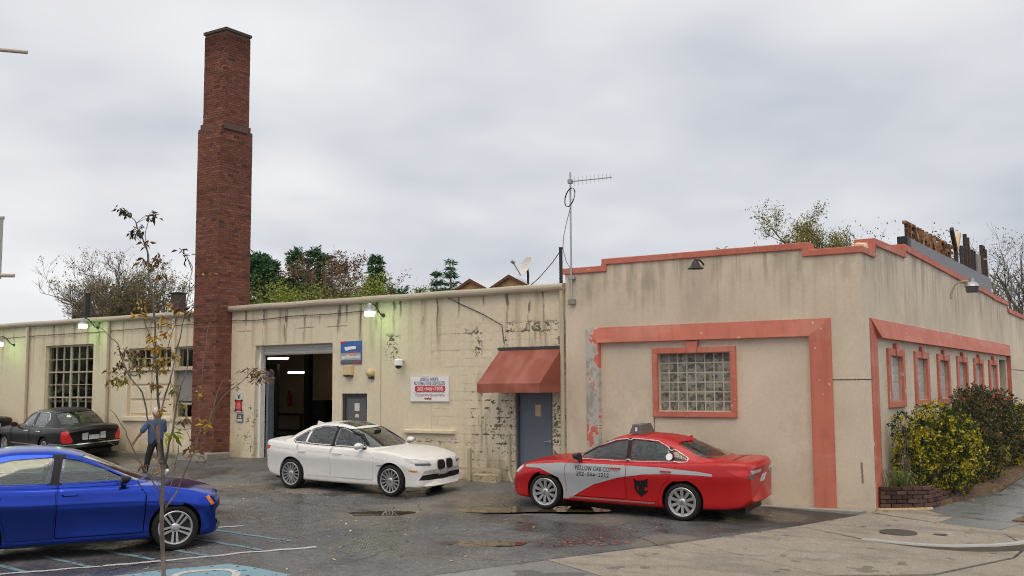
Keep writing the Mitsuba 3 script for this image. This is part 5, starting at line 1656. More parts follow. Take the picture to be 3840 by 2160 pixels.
# ---- black saloons
TC = dict(wb_len=2.86, R=.335, rim=.225, arch=.375, track=.80, hw=.94, paint='car_blackp', glass='glass_dark', zlow=.70, tumble=.24, style=(5, 'five'), flank=.0, nose=.12, tail=.10, crown=.03,
          zt=[(.95, .50), (.93, .72), (.85, .80), (.5, .87), (-.2, .93), (-.6, .95), (-1.4, .95), (-2.6, .965), (-3.3, .99), (-3.9, .985), (-4.18, .955), (-4.30, .85)],
          zb=[(.95, .28), (.8, .23), (-.4, .22), (-2.6, .23), (-3.6, .27), (-4.1, .30), (-4.30, .40)],
          w=[(.95, .80), (.85, .88), (.5, .925), (0, .94), (-2.6, .94), (-3.4, .93), (-3.9, .90), (-4.2, .86), (-4.30, .82)],
          roof=[(-.35, .86), (-.70, .99), (-1.05, 1.17), (-1.35, 1.34), (-1.6, 1.43), (-2.0, 1.475), (-2.6, 1.47), (-2.95, 1.42), (-3.25, 1.28), (-3.5, 1.12), (-3.7, .99), (-3.85, .90)],
          wb=[(-.35, .68), (-.8, .76), (-1.5, .82), (-2.6, .82), (-3.2, .79), (-3.6, .72), (-3.85, .66)],
          windows=[('front', [(-.95, 1.0), (-1.88, 1.0), (-1.88, 1.37), (-1.62, 1.36), (-1.28, 1.22)]), ('rear', [(-1.98, 1.0), (-2.72, 1.0), (-2.86, 1.18), (-2.74, 1.33), (-2.55, 1.37), (-1.98, 1.37)])],
          ws=(-1.55, 0, [(-.72, 1.0), (.72, 1.0), (.58, 1.38), (-.58, 1.38)]), rw=(-3.8, -2.95, [(-.66, 1.06), (.66, 1.06), (.55, 1.37), (-.55, 1.37)]),
          doors=[[(-.62, .32), (-.60, .86), (-.78, .985), (-1.91, .985), (-1.93, .32)], [(-1.945, .32), (-1.925, .985), (-2.78, .985), (-2.74, .80), (-2.52, .62), (-2.44, .32)]],
          lids=[('bonnet', [(-.5, -.74), (.80, -.72), (.82, 0), (.80, .72), (-.5, .74), (-.42, 0)], .70), ('boot_lid', [(-3.62, -.66), (-4.24, -.66), (-4.24, .66), (-3.62, .66)], .88)],
          pillars=[], handle_z=.85, handle_mat='car_chrome', seat_x=-1.75, dash_x=-.85, shelf=(-3.5, -3.0), mirror_x=-1.2, wing=(-1.0, .95), trim='car_chrome', scale=.98, rim_mat='car_rim')
TC['patches'] = [
    ('headlight', 'car_lampclear', lamp([(1.1, .48, .62), (1.1, .48, .76), (.8, 1.0, .62), (.75, 1.0, .76), (.6, .7, .76), (.6, .7, .62)]), 'cut'),
    ('grille', 'car_chrome', MB(box(.6, 1.2, -.36, .36, .50, .74)), 'cut'),
    ('taillight', 'car_lampred', lamp([(-4.6, .60, .53), (-4.6, .57, .70), (-4.6, .60, .84), (-4.6, .68, .92), (-4.6, 1.1, .53), (-4.6, 1.1, .88), (-3.95, 1.1, .84), (-3.88, 1.1, .70), (-3.95, 1.1, .54), (-4.0, .9, .93), (-4.0, .7, .55)]), 'cut'),
    ('licence_plate', 'car_plate', MB(box(-4.6, -4.0, -.16, .16, .60, .73)), 'over'),
    ('reversing_light', 'car_lampclear', MB(box(-4.6, -4.1, .19, .36, .60, .80)) + MB(box(-4.6, -4.1, -.36, -.19, .60, .80)), 'over'),
    ('side_moulding', 'car_chrome', both(sbox(-2.45, .425, -.55, .455), .5, 1.3), 'over'),
    ('bumper_moulding', 'car_chrome', MB(box(-4.6, -3.2, -1.1, 1.1, .475, .505)), 'over'),
]
BS = 'black_sedan'
rear_left = np.array([-22.0, -2.05])
hb = math.radians(180 - 9)
hv = np.array([math.cos(hb), math.sin(hb)])
fl = rear_left + hv * 1.25 * .98 + hv * TC['wb_len'] * .98
MBk = place_car(BS, hb, fl, TC, +1)
build_car(BS, TC, MBk)
tag(BS, 'black sedan seen from behind with large round-topped red tail lamps', 'car', 'black sedans parked along the workshop wing')
# second black car further left: the same kind, copied part by part
M2 = np.eye(4)
a2 = math.radians(8)
M2[:2, :2] = [[math.cos(a2), -math.sin(a2)], [math.sin(a2), math.cos(a2)]]
piv = carpos(MBk, (-4.2, 0, 0))
new = np.array([-27.75, -.95, g1(-29, -1.5) + .02])
D_ = np.eye(4)
D_[:3, 3] = -piv
N_ = np.eye(4)
N_[:3, 3] = new
SH = N_ @ M2 @ D_
for k in [k for k in list(scene) if k.startswith(BS + '__')]:
    d = dict(scene[k])
    d['to_world'] = T(SH @ np.array(T(d['to_world']).matrix, float))
    scene[BS + '_001' + k[len(BS):]] = d
tag(BS + '_001', 'second black sedan at the left edge, parked ahead of the other black sedan', 'car', 'black sedans parked along the workshop wing')
# ------------------------------------------------------------------ lamps, signs and roof fittings
def glow(o, r, g, b):
    scene[o]['emitter'] = {'type': 'area', 'radiance': rgb(r, g, b)}


def wall_lamp(x, z, zl, lit, label):
    K = num('wall_lamp')
    y = -.50
    a = np.linspace(0, 1, 12)
    arm = [(x - .02, .03, zl + .06), (x - .02, -.06, zl + .08), (x - .02, -.16, zl + .18), (x - .01, -.28, zl + .29), (x, -.40, zl + .33), (x, -.47, zl + .30)]
    add(K + '__arm', tube(arm, .018, 8), 'mat_dark', smooth=50)
    add(K + '__base_plate', cyl((x - .02, .06, zl + .06), (x - .02, .03, zl + .06), .05, 16), 'mat_dark')
    add(K + '__housing', lathe([(0, .33), (.045, .33), (.06, .30), (.065, .20), (.12, .17), (.15, .12), (.14, .12), (.0, .14)], 24, center=(x, y, zl)), 'mat_galv', smooth=40)
    o = add(K + '__lens', lathe([(.0, .14), (.135, .125), (.13, .05), (.11, .0), (0, -.01)][::-1], 24, center=(x, y, zl)), 'mat_white', smooth=40)
    if lit:
        glow(o, 1.0, 2.3, .62)
    tag(K, label, 'wall lamp', 'gooseneck wall lamps on the cream walls')
    return K


wall_lamp(-11.94, 4.5, 4.18, True, 'lit gooseneck wall lamp with green glow above the blue sign')
wall_lamp(-23.67, 4.6, 4.30, True, 'lit gooseneck wall lamp on the workshop wing right of the big grid window')
wall_lamp(-28.22, 4.2, 3.88, True, 'lit gooseneck wall lamp at the left edge of the photo')
add('lamp_cable', tube([(-12.05, .03, 4.30), (-11.96, .03, 4.24)], .012, 6), 'mat_dark')
tag('lamp_cable', 'short dark cable at the foot of the lit lamp above the blue sign', 'cable')
K = 'bell_lamp'
add(K + '__shade', lathe([(0, .16), (.05, .16), (.075, .11), (.10, .05), (.17, .0), (.16, -.005), (.09, .04), (0, .05)], 28, center=(-3.22, -.42, 4.80)), 'mat_black', smooth=40)
add(K + '__arm', tube([(-3.22, .0, 4.93), (-3.22, -.2, 5.0), (-3.22, -.42, 4.98), (-3.22, -.42, 4.94)], .02, 8), 'mat_black')
tag(K, 'black bell shaped lamp high on the beige wall', 'wall lamp')
K = 'street_wall_lamp'
arm = [(.02, 8.32, 4.70), (.05, 8.32, 4.82), (.12, 8.32, 4.97), (.25, 8.33, 5.04), (.44, 8.34, 5.05)]
add(K + '__arm', tube(arm, .02, 8), 'mat_gutter', smooth=50)
add(K + '__base_plate', box(0, .04, 8.26, 8.38, 4.62, 4.76, .01), 'mat_gutter')
add(K + '__housing', lathe([(0, .22), (.06, .22), (.065, .12), (.13, .09), (.19, .0), (.18, -.005), (0, .05)], 28, center=(.52, 8.34, 4.90)), 'mat_galv', smooth=40)
add(K + '__lens', lathe([(0, -.17), (.12, -.165), (.145, -.13), (.165, 0), (0, .0)], 28, center=(.52, 8.34, 4.90)), 'car_lampdark', smooth=40)
tag(K, 'silver gooseneck lamp on the street side wall under the rooftop sign', 'wall lamp')

# blue sign
K = 'blue_sign'
sx0, sx1, sz0, sz1 = -13.39, -12.68, 3.03, 3.62
add(K + '__board', box(sx0, sx1, .025, .06, sz0, sz1, .004), 'mat_signblue')
add(K + '__grey_band', box(sx0 + .01, sx1 - .01, .021, .026, sz0 + .10, sz0 + .285), 'mat_textgrey')
add(K + '__dark_band', box(sx0 + .01, sx1 - .01, .0205, .026, sz0 + .012, sz0 + .10), 'mat_slate')
add(K + '__red_corner', prism_xz(Polygon([(sx0 + .01, sz1 - .01), (sx0 + .30, sz1 - .01), (sx0 + .12, sz1 - .035), (sx0 + .01, sz1 - .08)]), .020, .026), 'mat_signred')
add(K + '__red_corner', prism_xz(Polygon([(sx1 - .30, sz0 + .012), (sx1 - .01, sz0 + .012), (sx1 - .01, sz0 + .06), (sx1 - .12, sz0 + .05)]), .018, .0215), 'mat_signred')
add(K + '__swoosh', prism_xz(Polygon([(sx0 + .14, sz1 - .16), (sx0 + .52, sz1 - .135), (sx0 + .52, sz1 - .20), (sx0 + .30, sz1 - .215), (sx0 + .19, sz1 - .245)]).buffer(.008), .018, .026), 'mat_white')
arc = shapely.LineString([(sx0 + .56 + .07 * math.cos(a), sz1 - .175 + .11 * math.sin(a)) for a in np.linspace(1.2, -1.5, 14)] + [(sx0 + .38, sz1 - .29), (sx0 + .2, sz1 - .30)]).buffer(.012)
add(K + '__arc', prism_xz(arc, .018, .026), 'mat_signred')
add(K + '__white_shape', prism_xz(Polygon([(sx0 + .04, sz0 + .12), (sx0 + .04, sz0 + .20), (sx0 + .2, sz0 + .215), (sx0 + .26, sz0 + .25), (sx0 + .32, sz0 + .21), (sx0 + .5, sz0 + .20), (sx0 + .66, sz0 + .225), (sx0 + .66, sz0 + .14), (sx0 + .5, sz0 + .155), (sx0 + .2, sz0 + .14)]), .018, .022), 'mat_offwhite')
tag(K, 'square blue and grey advertising sign right of the garage bay', 'sign')

# white services sign
K = 'services_sign'
add(K + '__board', box(-11.05, -9.87, .02, .06, 2.08, 2.68, .004), 'mat_white')
add(K + '__edge', prism_xz(sbox(-11.06, 2.07, -9.86, 2.69).difference(sbox(-11.045, 2.085, -9.875, 2.675)), .017, .062), 'mat_offwhite')
for s, x, z, h, w, mt in (('JINDAL ANDRE', -10.76, 2.575, .075, .58, 'mat_textblue'), ('AUTOMOTIVE SERVICES', -10.95, 2.475, .078, .97, 'mat_textblue')):
    add(K + '__lettering', text_wall(s, x, .021, z, h, True, w), mt)
add(K + '__red_panel', prism_xz(sbox(-10.86, 2.36, -10.03, 2.40).buffer(.055), .016, .022), 'mat_signred')
add(K + '__lettering', text_wall('202-546-7905', -10.84, .0165, 2.335, .09, True, .79), 'mat_white')
rr_ = np.random.default_rng(3)
for k, z in enumerate((2.275, 2.235, 2.198)):
    x = -10.95 + .03 * k
    while x < -10.02:
        w = rr_.uniform(.04, .13)
        add(K + '__small_print', box(x, min(x + w, -9.98), .0175, .0215, z, z + .020), 'mat_textgrey' if k < 2 else 'mat_dullred')
        x += w + .018
add(K + '__red_mark', prism_xz(sbox(-10.60, 2.125, -10.40, 2.15).buffer(.01), .0175, .022), 'mat_dullred')
tag(K, 'white sign with blue and red lettering of automotive services on the cream wall', 'sign')

K = 'red_notice_sign'
add(K + '__board', box(-17.36, -17.02, .03, .06, 1.76, 2.34, .004), 'mat_offwhite')
add(K + '__red_panel', prism_xz(sbox(-17.33, 1.80, -17.05, 2.10), .026, .031), 'mat_signred')
add(K + '__pale_mark', prism_xz(Polygon([(-17.25, 1.86), (-17.13, 1.86), (-17.11, 1.95), (-17.15, 2.05), (-17.22, 2.04), (-17.27, 1.96)]), .022, .027), 'mat_dullred2')
for cx_, cz_ in ((-17.315, 1.815), (-17.065, 1.815), (-17.315, 2.085), (-17.065, 2.085)):
    add(K + '__dark_corner', prism_xz(Point(cx_, cz_).buffer(.035), .021, .027), 'mat_black')
add(K + '__dark_mark', prism_xz(Polygon([(-17.24, 2.14), (-17.14, 2.14), (-17.16, 2.19), (-17.11, 2.27), (-17.19, 2.22), (-17.26, 2.26), (-17.22, 2.19)]), .026, .031), 'mat_darkgreen')
tag(K, 'upright white sign with red panel left of the garage bay', 'sign')
K = 'small_blue_sign'
add(K + '__board', box(-17.27, -17.02, .03, .06, 1.48, 1.72, .004), 'mat_slate')
add(K + '__lettering', text_wall('24', -17.21, .031, 1.60, .08, True, .13), 'mat_offwhite')
add(K + '__white_band', box(-17.25, -17.04, .0275, .0305, 1.51, 1.57), 'mat_offwhite')
tag(K, 'small dark blue sign under the red notice left of the garage bay', 'sign')

# alarm box, horn, dome camera, door bell
K = 'alarm_box'
add(K + '__case', box(-13.24, -12.95, -.06, .06, 2.74, 2.99, .015), 'mat_tan')
add(K + '__underside', box(-13.22, -12.97, -.05, .05, 2.70, 2.742), 'mat_black')
tag(K, 'tan alarm box on the wall under the blue sign', 'alarm box')
K = 'alarm_bell'
add(K + '__dome', lathe([(0, .14), (.05, .13), (.10, .09), (.115, .03), (.115, 0), (0, 0)], 24, 'y', (0, 0, 0)), 'mat_tan', smooth=40)
kd_ = list(scene)[-1]
scene[kd_]['to_world'] = T() @ T().translate([-12.36, .05, 2.79]) @ T().scale([1, -1, 1])
add(K + '__bracket', box(-12.40, -12.25, -.02, .06, 2.64, 2.70, .01), 'mat_black')
tag(K, 'round tan alarm bell right of the alarm box', 'alarm bell')
K = 'dome_camera'
add(K + '__housing', lathe([(0, .17), (.06, .165), (.10, .13), (.105, .05), (.105, .0), (0, 0)], 24, center=(-11.32, -.12, 2.96)), 'mat_white', smooth=40)
add(K + '__dome', lathe([(0, -.085), (.05, -.07), (.08, -.03), (.085, .0), (0, 0)], 24, center=(-11.32, -.12, 2.959)), 'mat_black', smooth=40)
add(K + '__bracket', box(-11.36, -11.26, -.08, .06, 3.06, 3.12, .01), 'mat_offwhite')
tag(K, 'white dome camera on the cream wall above the services sign', 'camera')
K = 'intercom'
add(K, box(-13.50, -13.44, .03, .06, 1.38, 1.55, .005), 'mat_black')
tag(K, 'small black intercom left of the steel door', 'intercom')

# aerial mast with yagi
K = 'aerial_mast'
add(K + '__pole', tube([(-6.37, -.07, 4.28), (-6.37, -.07, 7.24)], .022, 10), 'mat_galv')
add(K + '__bracket', box(-6.45, -6.29, -.09, .0, 4.80, 4.86, .006), 'mat_greymetal')
add(K + '__bracket', box(-6.45, -6.29, -.10, .0, 4.24, 4.36, .01), 'mat_grime')
add(K + '__boom', tube([(-6.42, -.07, 7.03), (-5.30, -.09, 7.00)], .013, 8), 'mat_galv')
for i, x in enumerate(np.linspace(-6.25, -5.33, 10)):
    L = .11 - .004 * i
    add(K + '__element', tube([(x, -.08, 7.02 - L), (x, -.08, 7.02 + L)], .005, 6), 'mat_galv')
add(K + '__clamp', box(-6.42, -6.32, -.12, -.02, 6.98, 7.08, .01), 'mat_greymetal')
an = np.linspace(0, 2 * np.pi * 1.9, 40)
add(K + '__cable_coil', tube(np.stack([-6.36 + .13 * np.cos(an), -.10 - .003 * an, 6.66 + .21 * np.sin(an + .4)], 1), .009, 6), 'mat_dark')
add(K + '__cable', tube([(-6.36, -.1, 6.42), (-6.46, -.1, 6.1), (-6.56, -.08, 5.75), (-6.58, -.07, 5.5), (-6.5, -.07, 5.22), (-6.39, -.07, 5.05)], .007, 6), 'mat_dark')
tag(K, 'tall thin aerial mast with a yagi antenna on the left end of the beige wall', 'antenna')
K = 'satellite_dish'
dn = np.array([-.375, -.786, .45])
dn /= np.linalg.norm(dn)
e1_ = np.cross(dn, [0, 0, 1])
e1_ /= np.linalg.norm(e1_)
e2_ = np.cross(e1_, dn)
Rm = np.eye(4)
Rm[:3, 0], Rm[:3, 1], Rm[:3, 2], Rm[:3, 3] = e1_, e2_, dn, (-9.27, 2.5, 5.55)
add(K + '__reflector', lathe([(0, -.07), (.1, -.062), (.2, -.035), (.29, .0), (.295, -.006), (.2, -.047), (.1, -.076), (0, -.085)], 32), 'mat_offwhite', smooth=40, tw=T(Rm))
lp0 = np.array([-9.27, 2.5, 5.55])
tip = lp0 + dn * .40 + np.array([0, 0, -.10])
add(K + '__arm', tube([lp0 - e2_ * .27, tip], .015, 8), 'mat_greymetal')
add(K + '__receiver', tube([tip - dn * .05, tip + dn * .05], .045, 12), 'mat_greymetal')
add(K + '__mount', tube([lp0 - dn * .1, lp0 - dn * .12 - np.array([0, 0, .2]), (-9.2, 2.55, 4.9), (-9.2, 2.55, 4.5)], .03, 8), 'mat_dark')
tag(K, 'grey satellite dish on the low roof behind the skylights', 'satellite dish')
for (x, hw_, zr_, y_, lab) in ((-10.98, .56, 5.27, 2.5, 'left'), (-9.72, .62, 5.30, 2.5, 'right')):
    K = num('roof_skylight')
    gp = Polygon([(x - hw_, 4.5), (x + hw_, 4.5), (x + hw_, 4.98), (x, zr_), (x - hw_, 4.98)])
    add(K + '__gable', prism_xz(gp, y_, y_ + .05), 'mat_ochre')
    for sg in (-1, 1):
        add(K + '__roof_sheet', hull([(x, y_ - .06, zr_ + .01), (x + sg * (hw_ + .06), y_ - .06, 4.96), (x, y_ + 1.7, zr_ + .01), (x + sg * (hw_ + .06), y_ + 1.7, 4.96), (x, y_ - .06, zr_ + .045), (x + sg * (hw_ + .06), y_ - .06, 4.995), (x, y_ + 1.7, zr_ + .045), (x + sg * (hw_ + .06), y_ + 1.7, 4.995)]), 'mat_skylight')
        add(K + '__bargeboard', hull([(x, y_ - .085, zr_ + .05), (x + sg * (hw_ + .07), y_ - .085, 5.0), (x, y_ - .062, zr_ + .05), (x + sg * (hw_ + .07), y_ - .062, 5.0), (x, y_ - .085, zr_ - .03), (x + sg * (hw_ + .07), y_ - .085, 4.92), (x, y_ - .062, zr_ - .03), (x + sg * (hw_ + .07), y_ - .062, 4.92)]), 'mat_redbrown')
    add(K + '__body', box(x - hw_ + .02, x + hw_ - .02, y_ + .05, y_ + 1.65, 4.5, 4.97), 'mat_ochre')
    tag(K, f'gabled rusty skylight with silver roof on the low roof, {lab} one of two', 'skylight', 'skylights on the low roof')
K = 'vent_pipe'
add(K, tube([(-8.17, 2.5, 4.5), (-8.17, 2.5, 5.92), (-8.17, 2.5, 5.95)], [.045, .045, .06], 12), 'mat_black')
tag(K, 'thin black vent pipe on the low roof left of the aerial mast', 'pipe')
add('vent_pipe_001', tube([(-28.55, 3.0, 4.5), (-28.55, 3.0, 5.85), (-28.55, 3, 5.92)], [.10, .10, .11], 14), 'mat_black')
USED['vent_pipe'] = 2
tag('vent_pipe_001', 'thick black stove pipe on the roof of the workshop wing', 'pipe')
add('roof_stack__body', box(-27.2, -26.8, 5.6, 6.0, 4.5, 6.02, .01), 'mat_stack')
add('roof_stack__cap', box(-27.24, -26.76, 5.56, 6.04, 6.02, 6.07, .01), 'mat_dark')
tag('roof_stack', 'small brown stack on the workshop roof in front of the bare tree', 'chimney')
add('roof_edge_strip', box(-9.1, -6.62, 1.0, 1.1, 4.5, 4.86), 'mat_black')
tag('roof_edge_strip', 'low black roof edge left of the beige parapet', 'roof edge')

# rusty letters on the roof
K = 'rooftop_sign'
add(K + '__base_board', hull([(-.53, 5.9, 5.0), (-.47, 5.9, 5.0), (-.53, 17.5, 4.8), (-.47, 17.5, 4.8), (-.53, 5.9, 5.98), (-.47, 5.9, 5.98), (-.53, 17.5, 5.94), (-.47, 17.5, 5.94)]), 'mat_signboard')
rl = np.random.default_rng(77)
LT = [((0, 0, 0, 1), (0, 1, 1, 0), (1, 0, 1, 1)), ((0, 0, 0, 1), (0, 1, 1, 1), (0, .5, .8, .5), (0, 0, 1, 0)), ((0, 0, .5, 1), (.5, 1, 1, 0), (.2, .4, .8, .4)), ((.5, 0, .5, 1), (0, 1, 1, 1)), ((0, 0, 0, 1), (1, 0, 1, 1), (0, .5, 1, .5)), ((0, 0, 0, 1), (0, 1, .5, .3), (.5, .3, 1, 1), (1, 1, 1, 0))]
y = 6.0
for q_ in (3, 1, 0, 2, 4, 5, 0, 1, 2, 3, 4, 1):
    w = rl.uniform(.34, .42)
    ms = []
    for (u0, v0, u1, v1) in LT[q_]:
        pg = shapely.LineString([(y + w * u0, 5.99 + .36 * v0), (y + w * u1, 5.99 + .36 * v1)]).buffer(.036, cap_style='square')
        ms.append(MB(prism_yz(pg, -.58, -.49)))
    un = ms[0]
    for m_ in ms[1:]:
        un += m_
    add(K + '__rusty_letter', man(un), 'mat_rust')
    y += w + .095
tag(K + '__rusty_letter', 'rust brown letter can')
add(K + '__end_box', box(-.62, -.38, 5.55, 5.9, 5.2, 5.95, .01), 'mat_black')


def stroke(y0_, z0_, y1_, z1_, w, mat, d=.10):
    L = np.array([y1_ - y0_, z1_ - z0_])
    n = np.array([-L[1], L[0]]) / np.linalg.norm(L) * w * .36
    add(K + '__letter_stroke', prism_yz(Polygon([(y0_ + n[0], z0_ + n[1]), (y1_ + n[0], z1_ + n[1]), (y1_ - n[0], z1_ - n[1]), (y0_ - n[0], z0_ - n[1])]), -.60, -.60 + d), mat)


stroke(11.75, 6.90, 12.25, 6.35, .22, 'mat_darkrust')
stroke(12.85, 6.90, 12.30, 6.30, .20, 'mat_tan')
stroke(12.27, 6.40, 12.27, 5.96, .20, 'mat_darkrust')
for q in ((13.05, 5.97, 13.05, 6.55, .10, 'mat_dark'), (13.05, 6.52, 13.45, 6.52, .08, 'mat_dark'), (13.72, 5.96, 13.72, 6.98, .20, 'mat_darkrust'), (14.12, 5.96, 14.12, 6.92, .20, 'mat_darkrust'), (14.75, 5.96, 14.75, 6.62, .16, 'mat_darkrust'),
          (15.1, 5.96, 15.1, 6.60, .22, 'mat_black'), (15.72, 5.96, 15.72, 6.56, .75, 'mat_grime'), (16.45, 5.95, 16.45, 6.95, .17, 'mat_darkrust'), (16.45, 6.90, 16.85, 6.90, .14, 'mat_darkrust'), (16.82, 6.95, 16.82, 6.75, .12, 'mat_darkrust'),
          (17.15, 5.95, 17.15, 6.88, .14, 'mat_dark'), (17.40, 5.95, 17.15, 6.6, .20, 'mat_tan')):
    stroke(*q)
tag(K, 'row of rusty sign letters on a slate board along the street parapet', 'sign')

# cables
for pts, lab in (([(-17.65, .02, 4.33), (-16.5, .015, 4.30), (-15.2, .02, 4.36), (-13.8, .015, 4.35), (-12.5, .02, 4.38)], 'thin dark cable along the cream wall above the garage bay'),
                 ([(-34, .0, 4.20), (-30, .0, 4.15), (-27, .0, 4.2), (-23.1, .0, 4.22), (-20, .0, 4.28), (-18.6, .0, 4.30)], 'thin dark cable along the top of the workshop wing'),
                 ([(-18.55, -.53, 4.30), (-18.0, -.54, 4.27), (-17.53, -.53, 4.30)], 'dark cable round the front of the brick chimney'),
                 ([(-10.2, -.02, 4.72), (-9.5, .03, 4.4), (-8.9, .03, 4.15), (-8.32, .02, 3.86), (-8.25, .02, 3.4)], 'dark cable slanting down the wall to the awning'),
                 ([(-9.2, 2.4, 4.9), (-8.8, 2.45, 5.2), (-8.4, 2.5, 5.6), (-8.17, 2.5, 5.88)], 'thin wire from the skylights up to the vent pipe')):
    K = num('wall_cable')
    add(K, tube(pts, .011, 6), 'mat_dark')
    USED[K] = 1
    tag(K, lab, 'cable')

# banner pole at the left edge
K = 'banner_pole'
r_ = np.array([.83388346, .55191387, 0])
bp = np.array([-4.22, -15.02, 0])
bz = g1(bp[0], bp[1])
add(K + '__pole', tube([(bp[0], bp[1], bz - .2), (bp[0], bp[1], 6.4)], [.09, .07], 20), 'mat_greymetal', smooth=40)
for z, a, b in ((3.46, -.05, .43), (4.01, -.05, .31), (5.66, -.05, .47)):
    add(K + '__bracket_arm', tube([bp + r_ * a + [0, 0, z], bp + r_ * b + [0, 0, z - (.05 if z > 5 else .01)]], .018, 10), 'mat_gutter')
q0, q1 = bp + r_ * .06, bp + r_ * .305
nb = np.array([-r_[1], r_[0], 0]) * .004
add(K + '__banner', hull([q + s * nb + [0, 0, z] for q in (q0, q1) for s in (-1, 1) for z in (3.42, 3.98)]), 'mat_banner')
tag(K, 'grey pole at the left edge with bracket arms and a pale banner', 'banner pole')

# ------------------------------------------------------------------ foliage
def leaf_mesh(P, D, size, aspect, cols, r, fold=.25):
    """one folded diamond per leaf: P points, D directions"""
    n = len(P)
    D = D / (np.linalg.norm(D, axis=1, keepdims=True) + 1e-9)
    Q = r.normal(size=(n, 3))
    S_ = np.cross(D, Q)
    S_ /= np.linalg.norm(S_, axis=1, keepdims=True) + 1e-9
    N_ = np.cross(D, S_)
    s = (size * r.uniform(.6, 1.35, n))[:, None]
    v = np.stack([P, P + D * s * .45 + S_ * s * aspect * .5 + N_ * s * fold * .3, P + D * s, P + D * s * .45 - S_ * s * aspect * .5 + N_ * s * fold * .3], 1)
    i = np.arange(n)[:, None] * 4
    f = np.vstack([i + [0, 1, 2], i + [0, 2, 3]])
    return (v.reshape(-1, 3), f), np.repeat(cols, 4, axis=0)


def pick(cols, n, r, jit=.18):
    c = np.array(cols)[r.integers(len(cols), size=n)]
    return np.clip(c * (1 + jit * r.normal(size=(n, 1))), .004, .9)


def fan_tree(K, base, h, spread, nlimb, levels, leafn, leafs, cols, seed, trunk_r, trunk_h, droop=0.0, twig=.006, flat=1.0, leaf_r=.35, top_bias=0.0, clump=1.6):
    r = np.random.default_rng(seed)
    base = np.array(base, float)
    segs, tips = [], []

    def grow(p, d, L, rad, lev):
        n = 5
        pts = [p]
        for i in range(n):
            d = d + r.normal(size=3) * .10 + np.array([0, 0, .05 - droop * .05 * lev])
            d /= np.linalg.norm(d)
            p = p + d * L / n
            pts.append(p)
        rr = np.linspace(rad, rad * .55, n + 1)
        segs.append(tube(pts, rr, 5 if lev < 2 else 4, False))
        if lev >= levels:
            tips.append((np.array(pts[1:]), d))
            return
        for k in range(r.integers(2, 5)):
            t = r.uniform(.35, 1.0)
            i = min(int(t * n), n - 1)
            q = pts[i] + (pts[i + 1] - pts[i]) * (t * n - i)
            a = r.normal(size=3)
            a -= d * (a @ d)
            a /= np.linalg.norm(a)
            nd = d * .75 + a * r.uniform(.4, .85) + np.array([0, 0, .12])
            grow(q, nd / np.linalg.norm(nd), L * r.uniform(.55, .8), max(rad * .5, twig), lev + 1)

    top = base + [0, 0, trunk_h]
    tr = tube([base - [0, 0, .3], base + [0.03, 0, trunk_h * .5], top], [trunk_r * 1.25, trunk_r, trunk_r * .85], 10)
    for k in range(nlimb):
        a = 2 * np.pi * (k + r.uniform(-.3, .3)) / nlimb
        el = r.uniform(.15, 1.0)
        d = np.array([math.cos(a) * spread * el, math.sin(a) * spread * el * flat, 1.0])
        grow(top - [0, 0, r.uniform(0, trunk_h * .25)], d / np.linalg.norm(d), (h - trunk_h) * r.uniform(.42, .58), trunk_r * .5, 0)
    add(K + '__trunk', cat(tr, *segs[:0]), 'mat_bark', smooth=60)
    add(K + '__branches', cat(*segs), 'mat_bark', smooth=60)
    tag(K + '__branches', kind='stuff')
    if leafn:
        T_ = np.vstack([t for t, _ in tips])
        zrel = (T_[:, 2] - T_[:, 2].min()) / max(np.ptp(T_[:, 2]), .1)
        w = np.clip(meshkit.fbm(T_ * .55, 2, seed) - .30 + top_bias * zrel, .02, None) ** clump
        idx = r.choice(len(T_), leafn, p=w / w.sum())
        P = T_[idx] + r.normal(size=(leafn, 3)) * leaf_r
        D = r.normal(size=(leafn, 3)) + [0, 0, -.3]
        m, c = leaf_mesh(P, D, leafs, .55, pick(cols, leafn, r), r)
        add(K + '__crown', m, 'mat_leaf', color=c)
        tag(K + '__crown', kind='stuff')
    return tips


